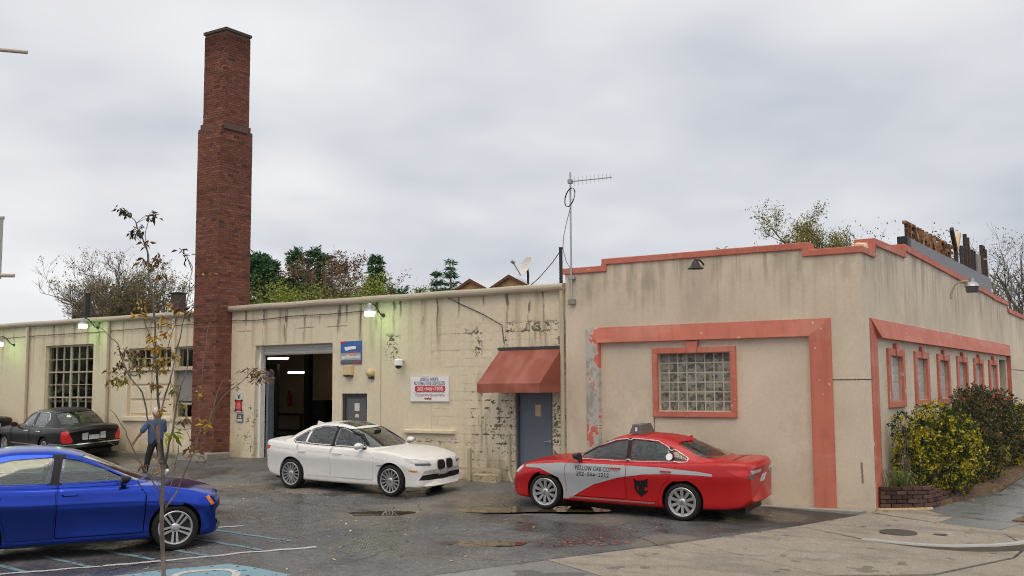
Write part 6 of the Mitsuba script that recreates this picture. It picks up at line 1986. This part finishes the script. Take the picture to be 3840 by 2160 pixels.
def conifer(K, base, h, width, seed, cols, kind='spruce', z0=2.0, dens=1.0, lean=(0, 0)):
    r = np.random.default_rng(seed)
    base = np.array(base, float)
    ax = lambda t: base + np.array([lean[0] * t, lean[1] * t, h * t])
    add(K + '__trunk', tube([base - [0, 0, .3], ax(.5), ax(1.0)], [.03 * h, .018 * h, .01], 8), 'mat_bark')
    segs, P, D = [], [], []
    nb = int((26 if kind == 'spruce' else 30) * dens * (h / 9))
    for k in range(nb):
        t = z0 / h + (1 - z0 / h) * (k + r.uniform(-.4, .4)) / nb
        t = min(max(t, .1), .985)
        prof = (1 - t) ** .85 if kind == 'spruce' else (1 - t ** 2.2) ** .6 * (.45 + .55 * r.random())
        L = width * prof * r.uniform(.45, 1.25) + .10
        a = r.uniform(0, 2 * np.pi)
        for a2 in (a, a + 2.1 + r.normal() * .3, a + 4.2 + r.normal() * .3):
            p0 = ax(t)
            up = .10 if kind == 'spruce' else .35
            d = np.array([math.cos(a2), math.sin(a2), up])
            pts = [p0 + d * L * s + np.array([0, 0, (.22 if kind == 'spruce' else .10) * L * s * s - .06 * L * s]) for s in (0, .35, .7, 1.0)]
            segs.append(tube(pts, np.linspace(.035, .008, 4), 4, False))
            n = int((62 if kind == 'spruce' else 62) * (L + .25) * dens)
            s = r.uniform(.15 if kind == 'spruce' else .45, 1.0, n)
            q = np.array([np.interp(s, (0, .35, .7, 1.0), np.array(pts)[:, j]) for j in range(3)]).T
            side = np.array([-math.sin(a2), math.cos(a2), 0])
            wv = r.normal(size=n) * (.16 * L * (1.1 - s) + .05)
            P.append(q + side * wv[:, None] + r.normal(size=(n, 3)) * [.05, .05, .05 if kind == 'spruce' else .10])
            D.append(d * .7 + side * np.sign(wv)[:, None] * .6 + r.normal(size=(n, 3)) * .45 + [0, 0, .15 if kind == 'pine' else -.15])
    P, D = np.vstack(P), np.vstack(D)
    m, c = leaf_mesh(P, D, .30 if kind == 'pine' else .24, .30, pick(cols, len(P), r), r)
    add(K + '__limbs', cat(*segs), 'mat_bark')
    tag(K + '__limbs', kind='stuff')
    add(K + '__needles', m, 'mat_leaf', color=c)
    tag(K + '__needles', kind='stuff')


def gb(x, y):
    return (x, y, g1(x, y))


# left: half bare tree with olive leaves, and its neighbours
K = 'bare_tree'
fan_tree(K, gb(-46.0, 17.4), 9.3, 1.30, 15, 5, 17000, .11, [(.15, .13, .045), (.19, .155, .05), (.11, .115, .04), (.22, .16, .06)], 5, .34, 3.0, twig=.009, flat=1.0, leaf_r=.09, clump=1.0)
tag(K, 'half bare spreading tree with olive leaves behind the workshop wing', 'tree', 'trees behind the low buildings')
EV = [(.055, .135, .070), (.070, .16, .08), (.042, .105, .06), (.095, .18, .08)]
for (K, x, y, h, w, kind, seed, lab, dens) in (
        ('dark_conifer', -47.5, 15.6, 6.9, 1.6, 'spruce', 3, 'dark low conifer at the left foot of the bare tree', 1.4),
        ('dark_conifer', -53.0, 13.0 + 2, 6.0, 1.5, 'spruce', 4, 'small dark treetop above the workshop roof at the far left', 1.3),
        ('dark_conifer', -51.6, 16.0, 5.9, 1.8, 'pine', 5, 'broad dark treetop at the far left next to the smaller one', 1.0),
        ('pine_tree', -38.0, 20.1, 9.7, 3.3, 'pine', 11, 'dense dark green pine right beside the brick chimney', 1.5),
        ('pine_tree', -36.9, 20.9, 8.3, 2.2, 'pine', 12, 'lower pine branch top between the chimney pine and the brown oak', 1.1),
        ('pine_tree', -35.8, 21.6, 10.0, 3.0, 'pine', 13, 'tall ragged pine behind the brown oak', 1.1),
        ('pine_tree', -32.6, 23.6, 9.8, 2.1, 'spruce', 14, 'pointed conifer right of the brown oak', 1.5),
        ('pine_tree', -31.6, 24.4, 7.9, 2.6, 'pine', 15, 'low pine with a side branch right of the pointed conifer', .8),
        ('spruce_tree', -30.6, 25.0, 8.05, .8, 'spruce', 16, 'smallest thin spruce top left of the twin spruces', 1.0),
        ('spruce_tree', -29.75, 25.4, 9.0, .75, 'spruce', 17, 'left one of the twin thin spruces above the low roof', 1.1),
        ('spruce_tree', -29.1, 25.8, 9.55, 1.25, 'spruce', 18, 'taller right one of the twin spruces above the low roof', .95)):
    K = num(K)
    conifer(K, gb(x, y), h - g1(x, y), w, seed, EV, kind, 2.2, dens)
    tag(K, lab, 'tree', 'trees behind the low buildings')
K = 'brown_oak'
fan_tree(K, gb(-33.9, 21.4), 8.1, .95, 10, 4, 17000, .125, [(.19, .105, .07), (.15, .095, .06), (.23, .14, .09), (.11, .10, .045), (.28, .20, .13)], 21, .32, 3.0, twig=.010, leaf_r=.13, top_bias=.1)
tag(K, 'brown leaved autumn oak between the dark pines', 'tree', 'trees behind the low buildings')
YG = [(.20, .26, .04), (.25, .29, .05), (.15, .21, .035), (.28, .30, .07)]
for (x, y, h, s, seed, lab) in ((-34.9, 17.6, 7.6, .75, 31, 'yellow green small tree close to the chimney above the gutter'), (-31.6, 19.6, 6.6, .8, 32, 'yellow green bush top below the brown oak'), (-28.5, 21.0, 7.0, .95, 33, 'wide yellow green treetop left of the pointed conifer')):
    K = num('light_green_tree')
    fan_tree(K, gb(x, y), h, 1.1, 8, 3, 24000, .11, YG, seed, .14, 2.8, leaf_r=.30, clump=.9)
    tag(K, lab, 'tree', 'trees behind the low buildings')
K = 'autumn_tree'
fan_tree(K, gb(-10.6, 28.2), 8.7, 1.65, 18, 4, 60000, .10, [(.19, .185, .04), (.23, .21, .05), (.15, .15, .035), (.28, .24, .09)], 43, .34, 3.4, twig=.008, leaf_r=.16, clump=.4)
tag(K, 'olive yellow tree showing above the beige parapet', 'tree', 'trees behind the corner building')
K = 'autumn_tree_001'
fan_tree(K, gb(-7.4, 30.6), 8.9, .9, 7, 3, 7000, .10, [(.09, .10, .03), (.13, .13, .035)], 44, .2, 3.0, leaf_r=.3)
tag(K, 'smaller sparse tree right of the olive yellow tree near the rooftop sign', 'tree', 'trees behind the corner building')
K = 'autumn_tree_002'
fan_tree(K, gb(-1.9, 36.5), 8.3, 1.0, 9, 4, 3200, .10, [(.07, .075, .025), (.11, .10, .03)], 45, .25, 2.6, leaf_r=.3)
tag(K, 'thin leaved tree at the right edge behind the street wall', 'tree', 'trees behind the corner building')


def bush(K, blobs, n, size, cols, seed, stems=40, aspect=.5, accents=None):
    r = np.random.default_rng(seed)
    P, D, R_ = [], [], []
    tot = sum(b[3] * b[4] * b[5] for b in blobs)
    for (x, y, z, rx, ry, rz) in blobs:
        k = int(n / 5 * rx * ry * rz / tot)
        u = r.normal(size=(k, 3))
        u /= np.linalg.norm(u, axis=1, keepdims=True)
        rad = r.uniform(.35, 1.0, k) ** .45
        bump_ = .76 + .48 * meshkit.fbm(u * 2.3 + [x, y, z], 3, seed)
        p = u * (rad * bump_)[:, None] * [rx, ry, rz] + [x, y, z]
        P.append(p)
        D.append(u + r.normal(size=(k, 3)) * .75 + [0, 0, .35])
        R_.append(rad)
    P, D, R_ = np.vstack(P), np.vstack(D), np.concatenate(R_)
    k = (P[:, 0] > .07) & (P[:, 2] > gh(P[:, 0], P[:, 1]) + .03)
    gapn = meshkit.fbm(P * 3.2, 3, seed + 5)
    k &= gapn > .36
    P, D = P[k], D[k]
    R_ = R_[k]
    k = np.ones(len(P), bool)
    y_ = meshkit.fbm(P * 5.5, 3, seed + 9) + .05 * r.normal(size=len(P)) + .16 * (R_[k] - .88) > .50
    y_ = np.repeat(y_, 5)
    D = D / np.linalg.norm(D, axis=1, keepdims=True)
    P, D = np.repeat(P, 5, axis=0), np.repeat(D, 5, axis=0)
    D = D * .65 + r.normal(size=D.shape) * .55
    P = P + r.normal(size=P.shape) * size * .22
    c = pick(cols[0], len(P), r)
    c[y_] = pick(cols[1], int(y_.sum()), r)
    m, c = leaf_mesh(P, D, size, aspect, c, r)
    add(K + '__foliage', m, 'mat_leaf', color=c)
    tag(K + '__foliage', kind='stuff')
    st = []
    for _ in range(stems):
        b = blobs[r.integers(len(blobs))]
        p0 = np.array([b[0] + r.normal() * .15 * b[3], b[1] + r.normal() * .25 * b[4], 0])
        p0[2] = g1(p0[0], p0[1])
        e = np.array(b[:3]) + r.normal(size=3) * np.array(b[3:]) * .45
        mid = (p0 + e) / 2 + r.normal(size=3) * .08
        st.append(tube([p0, mid, e], [.012, .009, .004], 5))
    add(K + '__stems', cat(*st), 'mat_bark')
    tag(K + '__stems', kind='stuff')
    if accents:
        an_, cols_a, sz = accents
        i = r.choice(len(P), an_)
        m, c = leaf_mesh(P[i] + D[i] / np.linalg.norm(D[i], axis=1, keepdims=True) * .05, D[i], sz, .9, pick(cols_a, an_, r), r)
        add(K + '__flowers', m, 'mat_leaf', color=c)
        tag(K + '__flowers', kind='stuff')


GREEN, YEL = [(.030, .055, .013), (.045, .072, .016), (.020, .04, .010)], [(.46, .38, .030), (.38, .34, .03), (.52, .42, .05), (.26, .28, .03)]
K = 'variegated_bush'
bush(K, [(.45, 1.55, .95, .42, .50, .55), (.80, 2.5, .95, .66, .75, .80), (.40, 1.35, 1.55, .30, .42, .34), (.95, 3.3, 1.0, .60, .75, .75), (.75, 2.3, 1.70, .42, .50, .42), (.60, 1.9, 1.25, .45, .45, .5), (1.05, 2.9, 1.45, .42, .5, .45)], 30000, .055, (GREEN, YEL), 51)
tag(K, 'yellow and green variegated bush next to the brick planter', 'bush', 'bushes along the street wall')
K = 'rose_bush'
DG = [(.030, .055, .016), (.045, .065, .02), (.06, .045, .022), (.022, .044, .014)]
bush(K, [(.85, 5.2, 1.15, .75, 1.2, 1.0), (.85, 6.9, 1.35, .8, 1.3, 1.05), (.85, 8.6, 1.35, .8, 1.2, 1.0), (.8, 6.2, 2.0, .5, .9, .40)], 24000, .066, (DG, [(.10, .11, .03), (.07, .05, .03), (.13, .07, .04)]), 52, accents=(70, [(.45, .05, .07), (.52, .12, .14), (.40, .14, .08)], .085))
tag(K, 'dark green and reddish rose bush in the middle of the bushes, with red blooms', 'bush', 'bushes along the street wall')
K = 'variegated_bush_001'
bush(K, [(1.0, 6.0, .75, .55, .8, .55), (1.05, 9.6, .9, .6, .9, .7)], 9000, .060, (GREEN, YEL), 53, 20)
tag(K, 'small yellow spotted bush low in front of the rose bush', 'bush', 'bushes along the street wall')
K = 'variegated_bush_002'
bush(K, [(.95, 11.6, 1.1, .8, 1.2, .85), (.95, 13.4, 1.1, .8, 1.2, .9)], 12000, .070, (GREEN, YEL), 54, 20)
tag(K, 'yellow green bush at the right edge behind the rose bush', 'bush', 'bushes along the street wall')
# spiky plant in the planter
r = np.random.default_rng(61)
bl = []
for k in range(110):
    a = r.uniform(0, 6.28)
    b0 = np.array([.36 + r.normal() * .10, .92 + r.normal() * .09, pz + .40])
    L, o = r.uniform(.22, .46), r.uniform(.15, .38)
    d = np.array([math.cos(a), math.sin(a), 0])
    s_ = np.array([-d[1], d[0], 0]) * .009
    p1, p2 = b0 + d * o * .45 + [0, 0, L * .8], b0 + d * o + [0, 0, L * (.75 - .5 * o)]
    v = np.array([b0 - s_, b0 + s_, p1 + s_ * .8, p1 - s_ * .8, p2])
    bl.append((v, np.array([[0, 1, 2], [0, 2, 3], [3, 2, 4]])))
c = np.repeat(pick([(.13, .18, .05), (.20, .24, .09), (.30, .30, .14), (.08, .12, .04)], 110, r), 5, axis=0)
add('spiky_plant__blades', cat(*bl), 'mat_leaf', color=c)
tag('spiky_plant__blades', kind='stuff')
tag('spiky_plant', 'spiky grass-like plant growing in the brick planter', 'plant')

# sapling in the foreground
SB = {
 'trunk': ([[-2.917, -13.731, 0.348], [-2.82, -13.813, 0.555], [-2.908, -13.756, 0.796], [-2.869, -13.809, 1.064], [-2.855, -13.824, 1.326], [-2.843, -13.832, 1.572]], 0.029, 0.023),
 'A': ([[-2.85, -13.827, 1.571], [-2.86, -13.849, 1.691], [-2.85, -13.874, 1.775], [-2.974, -13.801, 2.268], [-2.876, -13.907, 2.54], [-2.86, -13.944, 2.788], [-2.861, -13.956, 2.993], [-2.86, -13.995, 3.258], [-2.866, -14.035, 3.495], [-2.898, -14.039, 3.698], [-2.987, -14.068, 3.886], [-2.989, -14.102, 3.955], [-3.072, -14.098, 4.025], [-3.076, -14.153, 4.072]], 0.018, 0.005),
 'A2': ([[-2.937, -14.009, 3.705], [-3.037, -13.955, 3.831], [-3.026, -13.949, 3.947], [-3.008, -13.939, 4.044], [-3.035, -13.888, 4.104]], 0.006, 0.003),
 'B': ([[-2.85, -13.827, 1.571], [-2.846, -13.797, 1.696], [-2.708, -13.878, 1.824], [-2.627, -13.9, 2.04], [-2.595, -13.891, 2.225], [-2.469, -13.966, 2.354], [-2.402, -13.961, 2.5], [-2.378, -13.957, 2.646]], 0.017, 0.005),
 'C': ([[-2.889, -13.854, 2.11], [-2.902, -13.81, 2.215], [-2.926, -13.754, 2.355], [-2.814, -13.8, 2.458], [-2.939, -13.66, 2.655], [-2.846, -13.663, 2.913], [-2.796, -13.64, 3.222], [-2.842, -13.553, 3.544], [-2.915, -13.536, 3.678], [-2.969, -13.574, 3.742]], 0.012, 0.003),
 'D': ([[-2.862, -13.854, 1.736], [-2.825, -13.903, 1.866], [-2.818, -13.978, 2.003], [-2.863, -14.012, 2.126], [-2.837, -14.114, 2.36], [-2.87, -14.241, 2.519], [-2.882, -14.279, 2.642], [-2.819, -14.371, 2.73], [-2.781, -14.449, 2.803], [-2.884, -14.519, 2.932], [-2.882, -14.584, 2.977]], 0.012, 0.0035),
 'D2': ([[-2.727, -14.198, 2.36], [-2.78, -14.219, 2.441], [-2.907, -14.206, 2.541], [-2.826, -14.235, 2.649], [-2.909, -14.088, 2.747]], 0.006, 0.003),
 'E': ([[-2.853, -13.791, 1.241], [-2.809, -13.76, 1.326], [-2.856, -13.633, 1.444], [-2.79, -13.575, 1.678], [-2.853, -13.453, 1.765], [-2.751, -13.446, 1.909], [-2.782, -13.34, 2.056], [-2.825, -13.225, 2.281], [-2.84, -13.144, 2.461]], 0.012, 0.0035),
 'F': ([[-2.772, -13.349, 2.056], [-2.608, -13.333, 2.294], [-2.522, -13.286, 2.378], [-2.419, -13.308, 2.418], [-2.396, -13.234, 2.486], [-2.234, -13.308, 2.545], [-2.186, -13.24, 2.53]], 0.007, 0.004),
 'G': ([[-2.748, -13.542, 1.772], [-2.78, -13.471, 1.909], [-2.754, -13.488, 1.96], [-2.746, -13.495, 2.264], [-2.69, -13.516, 2.565], [-2.772, -13.407, 2.912], [-2.743, -13.405, 3.018]], 0.007, 0.003),
 'H': ([[-2.86, -13.813, 1.399], [-2.945, -13.934, 1.59], [-2.965, -14.113, 1.873], [-2.903, -14.231, 1.996], [-2.89, -14.34, 2.122], [-2.855, -14.423, 2.2]], 0.007, 0.003),
 'I': ([[-2.876, -13.798, 1.174], [-2.846, -14.057, 1.675], [-2.925, -14.236, 1.828], [-2.932, -14.385, 1.893], [-2.909, -14.498, 1.927]], 0.006, 0.003),
 'J': ([[-2.907, -13.726, 2.458], [-2.821, -13.71, 2.297], [-2.76, -13.676, 2.145], [-2.795, -13.606, 2.059], [-2.812, -13.553, 2.008]], 0.005, 0.003),
 'K': ([[-2.924, -13.887, 2.715], [-3.038, -13.898, 2.947], [-3.129, -13.926, 3.142], [-3.22, -13.895, 3.304]], 0.006, 0.003),
 'L': ([[-2.926, -13.866, 2.526], [-2.833, -13.832, 2.753], [-2.674, -13.874, 3.011], [-2.644, -13.871, 3.199]], 0.006, 0.003),
 'M': ([[-2.853, -13.791, 1.241], [-2.833, -13.787, 1.342], [-2.776, -13.799, 1.431], [-2.787, -13.74, 1.62], [-2.708, -13.781, 1.774], [-2.678, -13.794, 1.85]], 0.006, 0.004),
 'N': ([[-2.87, -13.812, 1.324], [-2.811, -13.879, 1.406], [-2.766, -13.954, 1.506], [-2.778, -13.996, 1.582]], 0.004, 0.002),
 'O': ([[-2.576, -13.941, 2.042], [-2.555, -13.825, 2.002], [-2.468, -13.735, 2.019], [-2.358, -13.734, 2.002]], 0.004, 0.003),
}
SL = [(-2.999, -14.205, 4.007, 6, 0), (-3.084, -14.223, 4.051, 4, 0), (-2.897, -14.156, 3.826, 7, 0), (-2.876, -14.227, 3.785, 4, 0), (-2.76, -14.11, 3.979, 4, 0), (-2.684, -14.131, 3.931, 3, 0), (-2.858, -14.071, 3.726, 4, 1), (-2.997, -13.959, 3.564, 7, 1), (-2.732, -14.051, 3.586, 5, 1), (-2.701, -14.042, 3.521, 5, 1), (-2.792, -13.931, 3.43, 5, 1), (-2.937, -14.096, 3.863, 4, 0), (-2.867, -13.967, 2.825, 9, 2), (-2.737, -14.02, 2.726, 10, 2), (-2.793, -13.914, 2.618, 8, 2), (-2.895, -13.868, 2.544, 7, 2), (-2.854, -14.15, 2.67, 8, 1), (-2.992, -14.111, 2.655, 6, 3), (-2.754, -14.158, 2.613, 6, 3), (-3.004, -14.231, 2.579, 6, 1), (-2.996, -14.299, 2.523, 6, 3), (-3.133, -14.144, 2.406, 8, 3), (-2.961, -14.214, 2.708, 5, 1), (-2.913, -13.946, 2.582, 6, 3), (-2.904, -13.932, 2.374, 7, 1), (-2.833, -13.907, 2.131, 5, 2), (-2.463, -14.023, 2.336, 6, 3), (-2.628, -13.831, 2.205, 6, 3), (-2.644, -13.753, 2.054, 6, 1), (-2.536, -13.686, 2.297, 5, 2), (-2.354, -13.771, 2.011, 8, 2), (-2.346, -13.775, 3.416, 3, 2), (-2.627, -13.979, 2.948, 6, 2), (-2.67, -13.973, 2.856, 5, 2), (-2.679, -13.731, 3.057, 5, 1), (-1.953, -13.457, 2.499, 14, 4), (-2.074, -13.419, 2.444, 10, 4), (-2.079, -13.287, 2.426, 8, 4), (-2.71, -13.857, 1.908, 5, 5), (-2.958, -14.021, 2.495, 6, 3), (-2.965, -14.057, 3.051, 5, 2), (-2.948, -14.063, 3.145, 4, 2), (-2.517, -13.957, 3.075, 5, 1), (-2.699, -13.894, 3.117, 4, 2), (-2.75, -13.587, 1.763, 4, 1), (-2.456, -13.819, 1.82, 3, 1), (-3.076, -13.857, 1.617, 3, 1), (-2.797, -13.936, 2.975, 4, 2), (-2.482, -13.691, 1.702, 3, 1), (-2.767, -13.725, 3.679, 3, 0), (-2.619, -13.797, 3.603, 3, 0), (-2.773, -13.957, 1.635, 2, 2), (-2.699, -13.843, 2.674, 5, 3), (-3.173, -14.058, 2.452, 6, 3), (-3.173, -14.167, 2.433, 6, 3), (-3.076, -13.992, 2.564, 5, 1), (-2.129, -13.469, 2.52, 4, 4), (-2.299, -13.46, 2.389, 3, 4)]
K = 'sapling'
for nm, (pts, r0_, r1_) in SB.items():
    p = np.array(pts)
    n = len(p)
    if nm == 'trunk':
        gz_ = g1(-2.95, -13.75)
        p[0] = [-2.96, -13.72, gz_ - .05]
    s = np.linspace(0, 1, n)
    t = np.linspace(0, 1, n * 4)
    from scipy.interpolate import CubicSpline
    q = CubicSpline(s, p)(t) if n > 2 else p
    if nm != 'trunk':
        q = q + (meshkit.noise(q * 9 + len(nm), 5)[:, None] - .5) * .02 * np.minimum(1, t * 4)[:, None]
    rr = .80 * np.linspace(r0_, r1_, len(q)) * (1 + .10 * np.sin(t * 40))
    add(K + ('__trunk' if nm == 'trunk' else '__branch'), tube(q, rr, 8), 'mat_saplingbark', smooth=60)
LC = [[(.030, .026, .016), (.045, .036, .02), (.07, .05, .02)], [(.16, .085, .03), (.11, .06, .025), (.22, .13, .04)], [(.42, .25, .035), (.36, .20, .03), (.50, .32, .05), (.24, .14, .03)],
      [(.17, .16, .035), (.24, .20, .04), (.10, .09, .025), (.30, .22, .04)], [(.20, .11, .05), (.28, .17, .08), (.13, .075, .035), (.32, .24, .13)], [(.34, .40, .04), (.28, .33, .04)]]
r = np.random.default_rng(71)
AP = np.vstack([np.array(v[0]) for kk, v in SB.items() if kk != 'trunk'])
for (x, y, z, n, c) in SL:
    o = np.array([x, y, z])
    near = AP[np.argmin(np.linalg.norm(AP - o, axis=1))]
    st = o + np.array([0, 0, .04])
    add(K + '__twig', tube([near, (near + st) / 2 + [0, 0, .02], st], [.003, .0025, .002], 5), 'mat_saplingbark')
    n = int(n * 2.3)
    P = st + r.normal(size=(n, 3)) * [.032, .032, .022]
    D = r.normal(size=(n, 3)) * [.9, .9, .5] + [0, 0, -.75 if c != 0 else -.5]
    m, cc = leaf_mesh(P, D, .066 if c != 5 else .11, .38 if c != 4 else .24, pick(LC[c], n, r, .15), r, .5)
    tag(add(K + '__leaf_cluster', m, 'mat_leaf', color=cc), kind='stuff')
tag(K, 'young sapling in the foreground with few yellow and brown leaves', 'tree')

# ------------------------------------------------------------------ the walking man
PK = 'person'
fdir = np.array(FW[:2]) * .62 - np.array([.834, .552]) * .78
fdir /= np.linalg.norm(fdir)
ldir = np.array([-fdir[1], fdir[0]])
MP = np.eye(4)
sc_ = .95
MP[:2, 0], MP[:2, 1], MP[2, 2] = fdir * sc_, ldir * sc_, sc_
px0 = np.array([-16.60, -3.18])
MP[:3, 3] = (*px0, g1(*px0) + .0)


def chain(spec, refine=.03, it=6):
    """union of the hulls of consecutive spheres; spec: lists of (x, y, z, r)"""
    tot = Manifold()
    for ch in spec:
        for a, b in zip(ch[:-1], ch[1:]):
            A_ = Manifold.sphere(a[3], 20).translate(a[:3])
            B_ = Manifold.sphere(b[3], 20).translate(b[:3])
            tot += Manifold.batch_hull([A_, B_])
    m = tot.refine_to_length(refine)
    v, f = man(m)
    tm = trimesh.Trimesh(v, f, process=True)
    trimesh.smoothing.filter_taubin(tm, iterations=it)
    return np.array(tm.vertices), np.array(tm.faces)


# forward x, left y, up z; left leg ahead, right leg trailing with the heel up
hipL, kneeL, ankL = (.0, .09, .90), (.17, .10, .50), (.30, .10, .09)
hipR, kneeR, ankR = (.0, -.09, .90), (-.10, -.10, .50), (-.36, -.10, .20)
shL, elL, wrL = (.02, .20, 1.40), (.10, .36, 1.16), (.24, .44, .95)
shR, elR, wrR = (-.02, -.20, 1.40), (.04, -.27, 1.15), (.26, -.18, 1.06)
body = [[(0, 0, 1.62, .085), (.02, 0, 1.66, .092)], [(.015, 0, 1.60, .075), (.05, 0, 1.57, .055)], [(0, 0, 1.60, .055), (-.01, 0, 1.44, .06), (0, 0, 1.2, .12), (0, 0, .95, .12)],
        [(*shL, .055), (*elL, .042), (*wrL, .030)], [(*shR, .055), (*elR, .042), (*wrR, .030)], [(-.01, 0, 1.43, .06), (*shL, .055)], [(-.01, 0, 1.43, .06), (*shR, .055)],
        [(*hipL, .08), (*kneeL, .055), (*ankL, .04)], [(*hipR, .08), (*kneeR, .055), (*ankR, .04)],
        [(.115, 0, 1.625, .012), (.128, 0, 1.60, .014)], [(.01, .094, 1.62, .016), (.0, .096, 1.64, .018)], [(.01, -.094, 1.62, .016), (.0, -.096, 1.64, .018)], [(.10, .02, 1.565, .012), (.10, -.02, 1.565, .012)], [(.10, .032, 1.645, .012), (.10, .04, 1.645, .012)], [(.10, -.032, 1.645, .012), (.10, -.04, 1.645, .012)]]
for wr, el, sg in ((wrL, elL, 1), (wrR, elR, -1)):
    d = np.array(wr) - np.array(el)
    d /= np.linalg.norm(d)
    a = np.cross(d, [0, 1, 0])
    a /= np.linalg.norm(a)
    b = np.cross(d, a)
    palm = np.array(wr) + d * .05
    body.append([(*wr, .027), (*palm, .030), (*(palm + d * .035 + a * .018), .018)])
    for q, (off, L) in enumerate(((-.028, .070), (-.009, .080), (.010, .075), (.028, .058))):
        r0 = palm + d * .04 + a * off
        body.append([(*r0, .010), (*(r0 + d * L * .55 + b * .008 * sg), .009), (*(r0 + d * L * .9 + b * .03 * sg), .008)])
    body.append([(*(palm - a * .02), .012), (*(palm - a * .05 + d * .03), .010), (*(palm - a * .055 + d * .055), .009)])
twP = T(MP)
add(f'{PK}__body', chain(body, .016, 4), 'mat_skin', smooth=True, tw=twP)
mid = lambda a, b, t: tuple(np.array(a) * (1 - t) + np.array(b) * t)
shirt = [[(0, .10, 1.36, .10), (0, .11, 1.18, .115), (.01, .10, .98, .115), (.01, .10, .90, .112)], [(0, -.10, 1.36, .10), (0, -.11, 1.18, .115), (.01, -.10, .98, .115), (.01, -.10, .90, .112)],
         [(.0, .1, 1.36, .10), (0, -.1, 1.36, .10)], [(.03, .04, 1.18, .13), (.03, -.04, 1.18, .13)], [(.02, .10, .95, .115), (.02, -.10, .95, .115)], [(-.01, .05, 1.42, .075), (-.01, -.05, 1.42, .075)],
         [(0, .13, 1.39, .085), (*shL, .082), (*mid(shL, elL, .85), .075)], [(0, -.13, 1.39, .085), (*shR, .082), (*mid(shR, elR, .85), .075)], [(-.02, 0, 1.45, .068), (-.02, 0, 1.48, .062)]]
add(f'{PK}__shirt', chain(shirt, .03, 5), 'mat_shirt', smooth=True, tw=twP)
trou = [[(0, .08, .93, .112), (*hipL, .108), (*kneeL, .082), (*mid(kneeL, ankL, .92), .066)], [(0, -.08, .93, .112), (*hipR, .108), (*kneeR, .082), (*mid(kneeR, ankR, .90), .066)], [(0, .08, .92, .112), (0, -.08, .92, .112)]]
add(f'{PK}__trousers', chain(trou, .03, 5), 'mat_trousers', smooth=True, tw=twP)
add(f'{PK}__shoe', chain([[(.28, .10, .06, .05), (.36, .10, .045, .048), (.47, .10, .035, .035)]], .02, 3), 'mat_black', smooth=True, tw=twP)
add(f'{PK}__shoe', chain([[(-.40, -.10, .15, .05), (-.33, -.10, .085, .046), (-.24, -.10, .04, .036)]], .02, 3), 'mat_white', smooth=True, tw=twP)
cap = [[(.0, 0, 1.70, .098), (-.02, 0, 1.68, .098)], [(.08, .03, 1.69, .03), (.17, .02, 1.675, .015)], [(.08, -.03, 1.69, .03), (.17, -.02, 1.675, .015)], [(.17, .02, 1.675, .015), (.17, -.02, 1.675, .015)]]
add(f'{PK}__cap', chain(cap, .02, 3), 'mat_capgrey', smooth=True, tw=twP)
add(f'{PK}__hair', chain([[(-.055, .03, 1.60, .055), (-.055, -.03, 1.60, .055)], [(-.03, .06, 1.61, .04), (-.03, -.06, 1.61, .04)]], .02, 2), 'mat_hairgrey', smooth=True, tw=twP)
tag(PK, 'man in blue shirt, dark trousers and pale cap walking behind the sapling', 'person')

# ------------------------------------------------------------------ what stands on the other side of the lot and street (seen in reflections)
K = 'opposite_house'
add(K + '__wall', box(-44, -10, -52, -43, -1, 5.2), 'mat_redbrown')
add(K + '__roof', hull([(-44.5, -52.5, 5.2), (-44.5, -42.5, 5.2), (-9.5, -52.5, 5.2), (-9.5, -42.5, 5.2), (-42, -47.5, 7.4), (-12, -47.5, 7.4)]), 'mat_roof')
tag(K, 'long low brick house across the lot behind the viewer', 'building')
r = np.random.default_rng(91)
P = np.stack([r.uniform(-120, -62, 9000), r.uniform(-62, -24, 9000), r.uniform(0, 8.5, 9000)], 1)
P[:, 2] *= .6 + .5 * meshkit.fbm(P * [.15, .15, 0], 3, 3)
m, c = leaf_mesh(P, r.normal(size=(9000, 3)), 1.6, .8, pick([(.16, .17, .12), (.22, .20, .15), (.12, .13, .09), (.28, .26, .22)], 9000, r), r)
add('distant_woodland', m, 'mat_leaf', color=c)
tag('distant_woodland', 'dark woodland beyond the lot', kind='stuff')
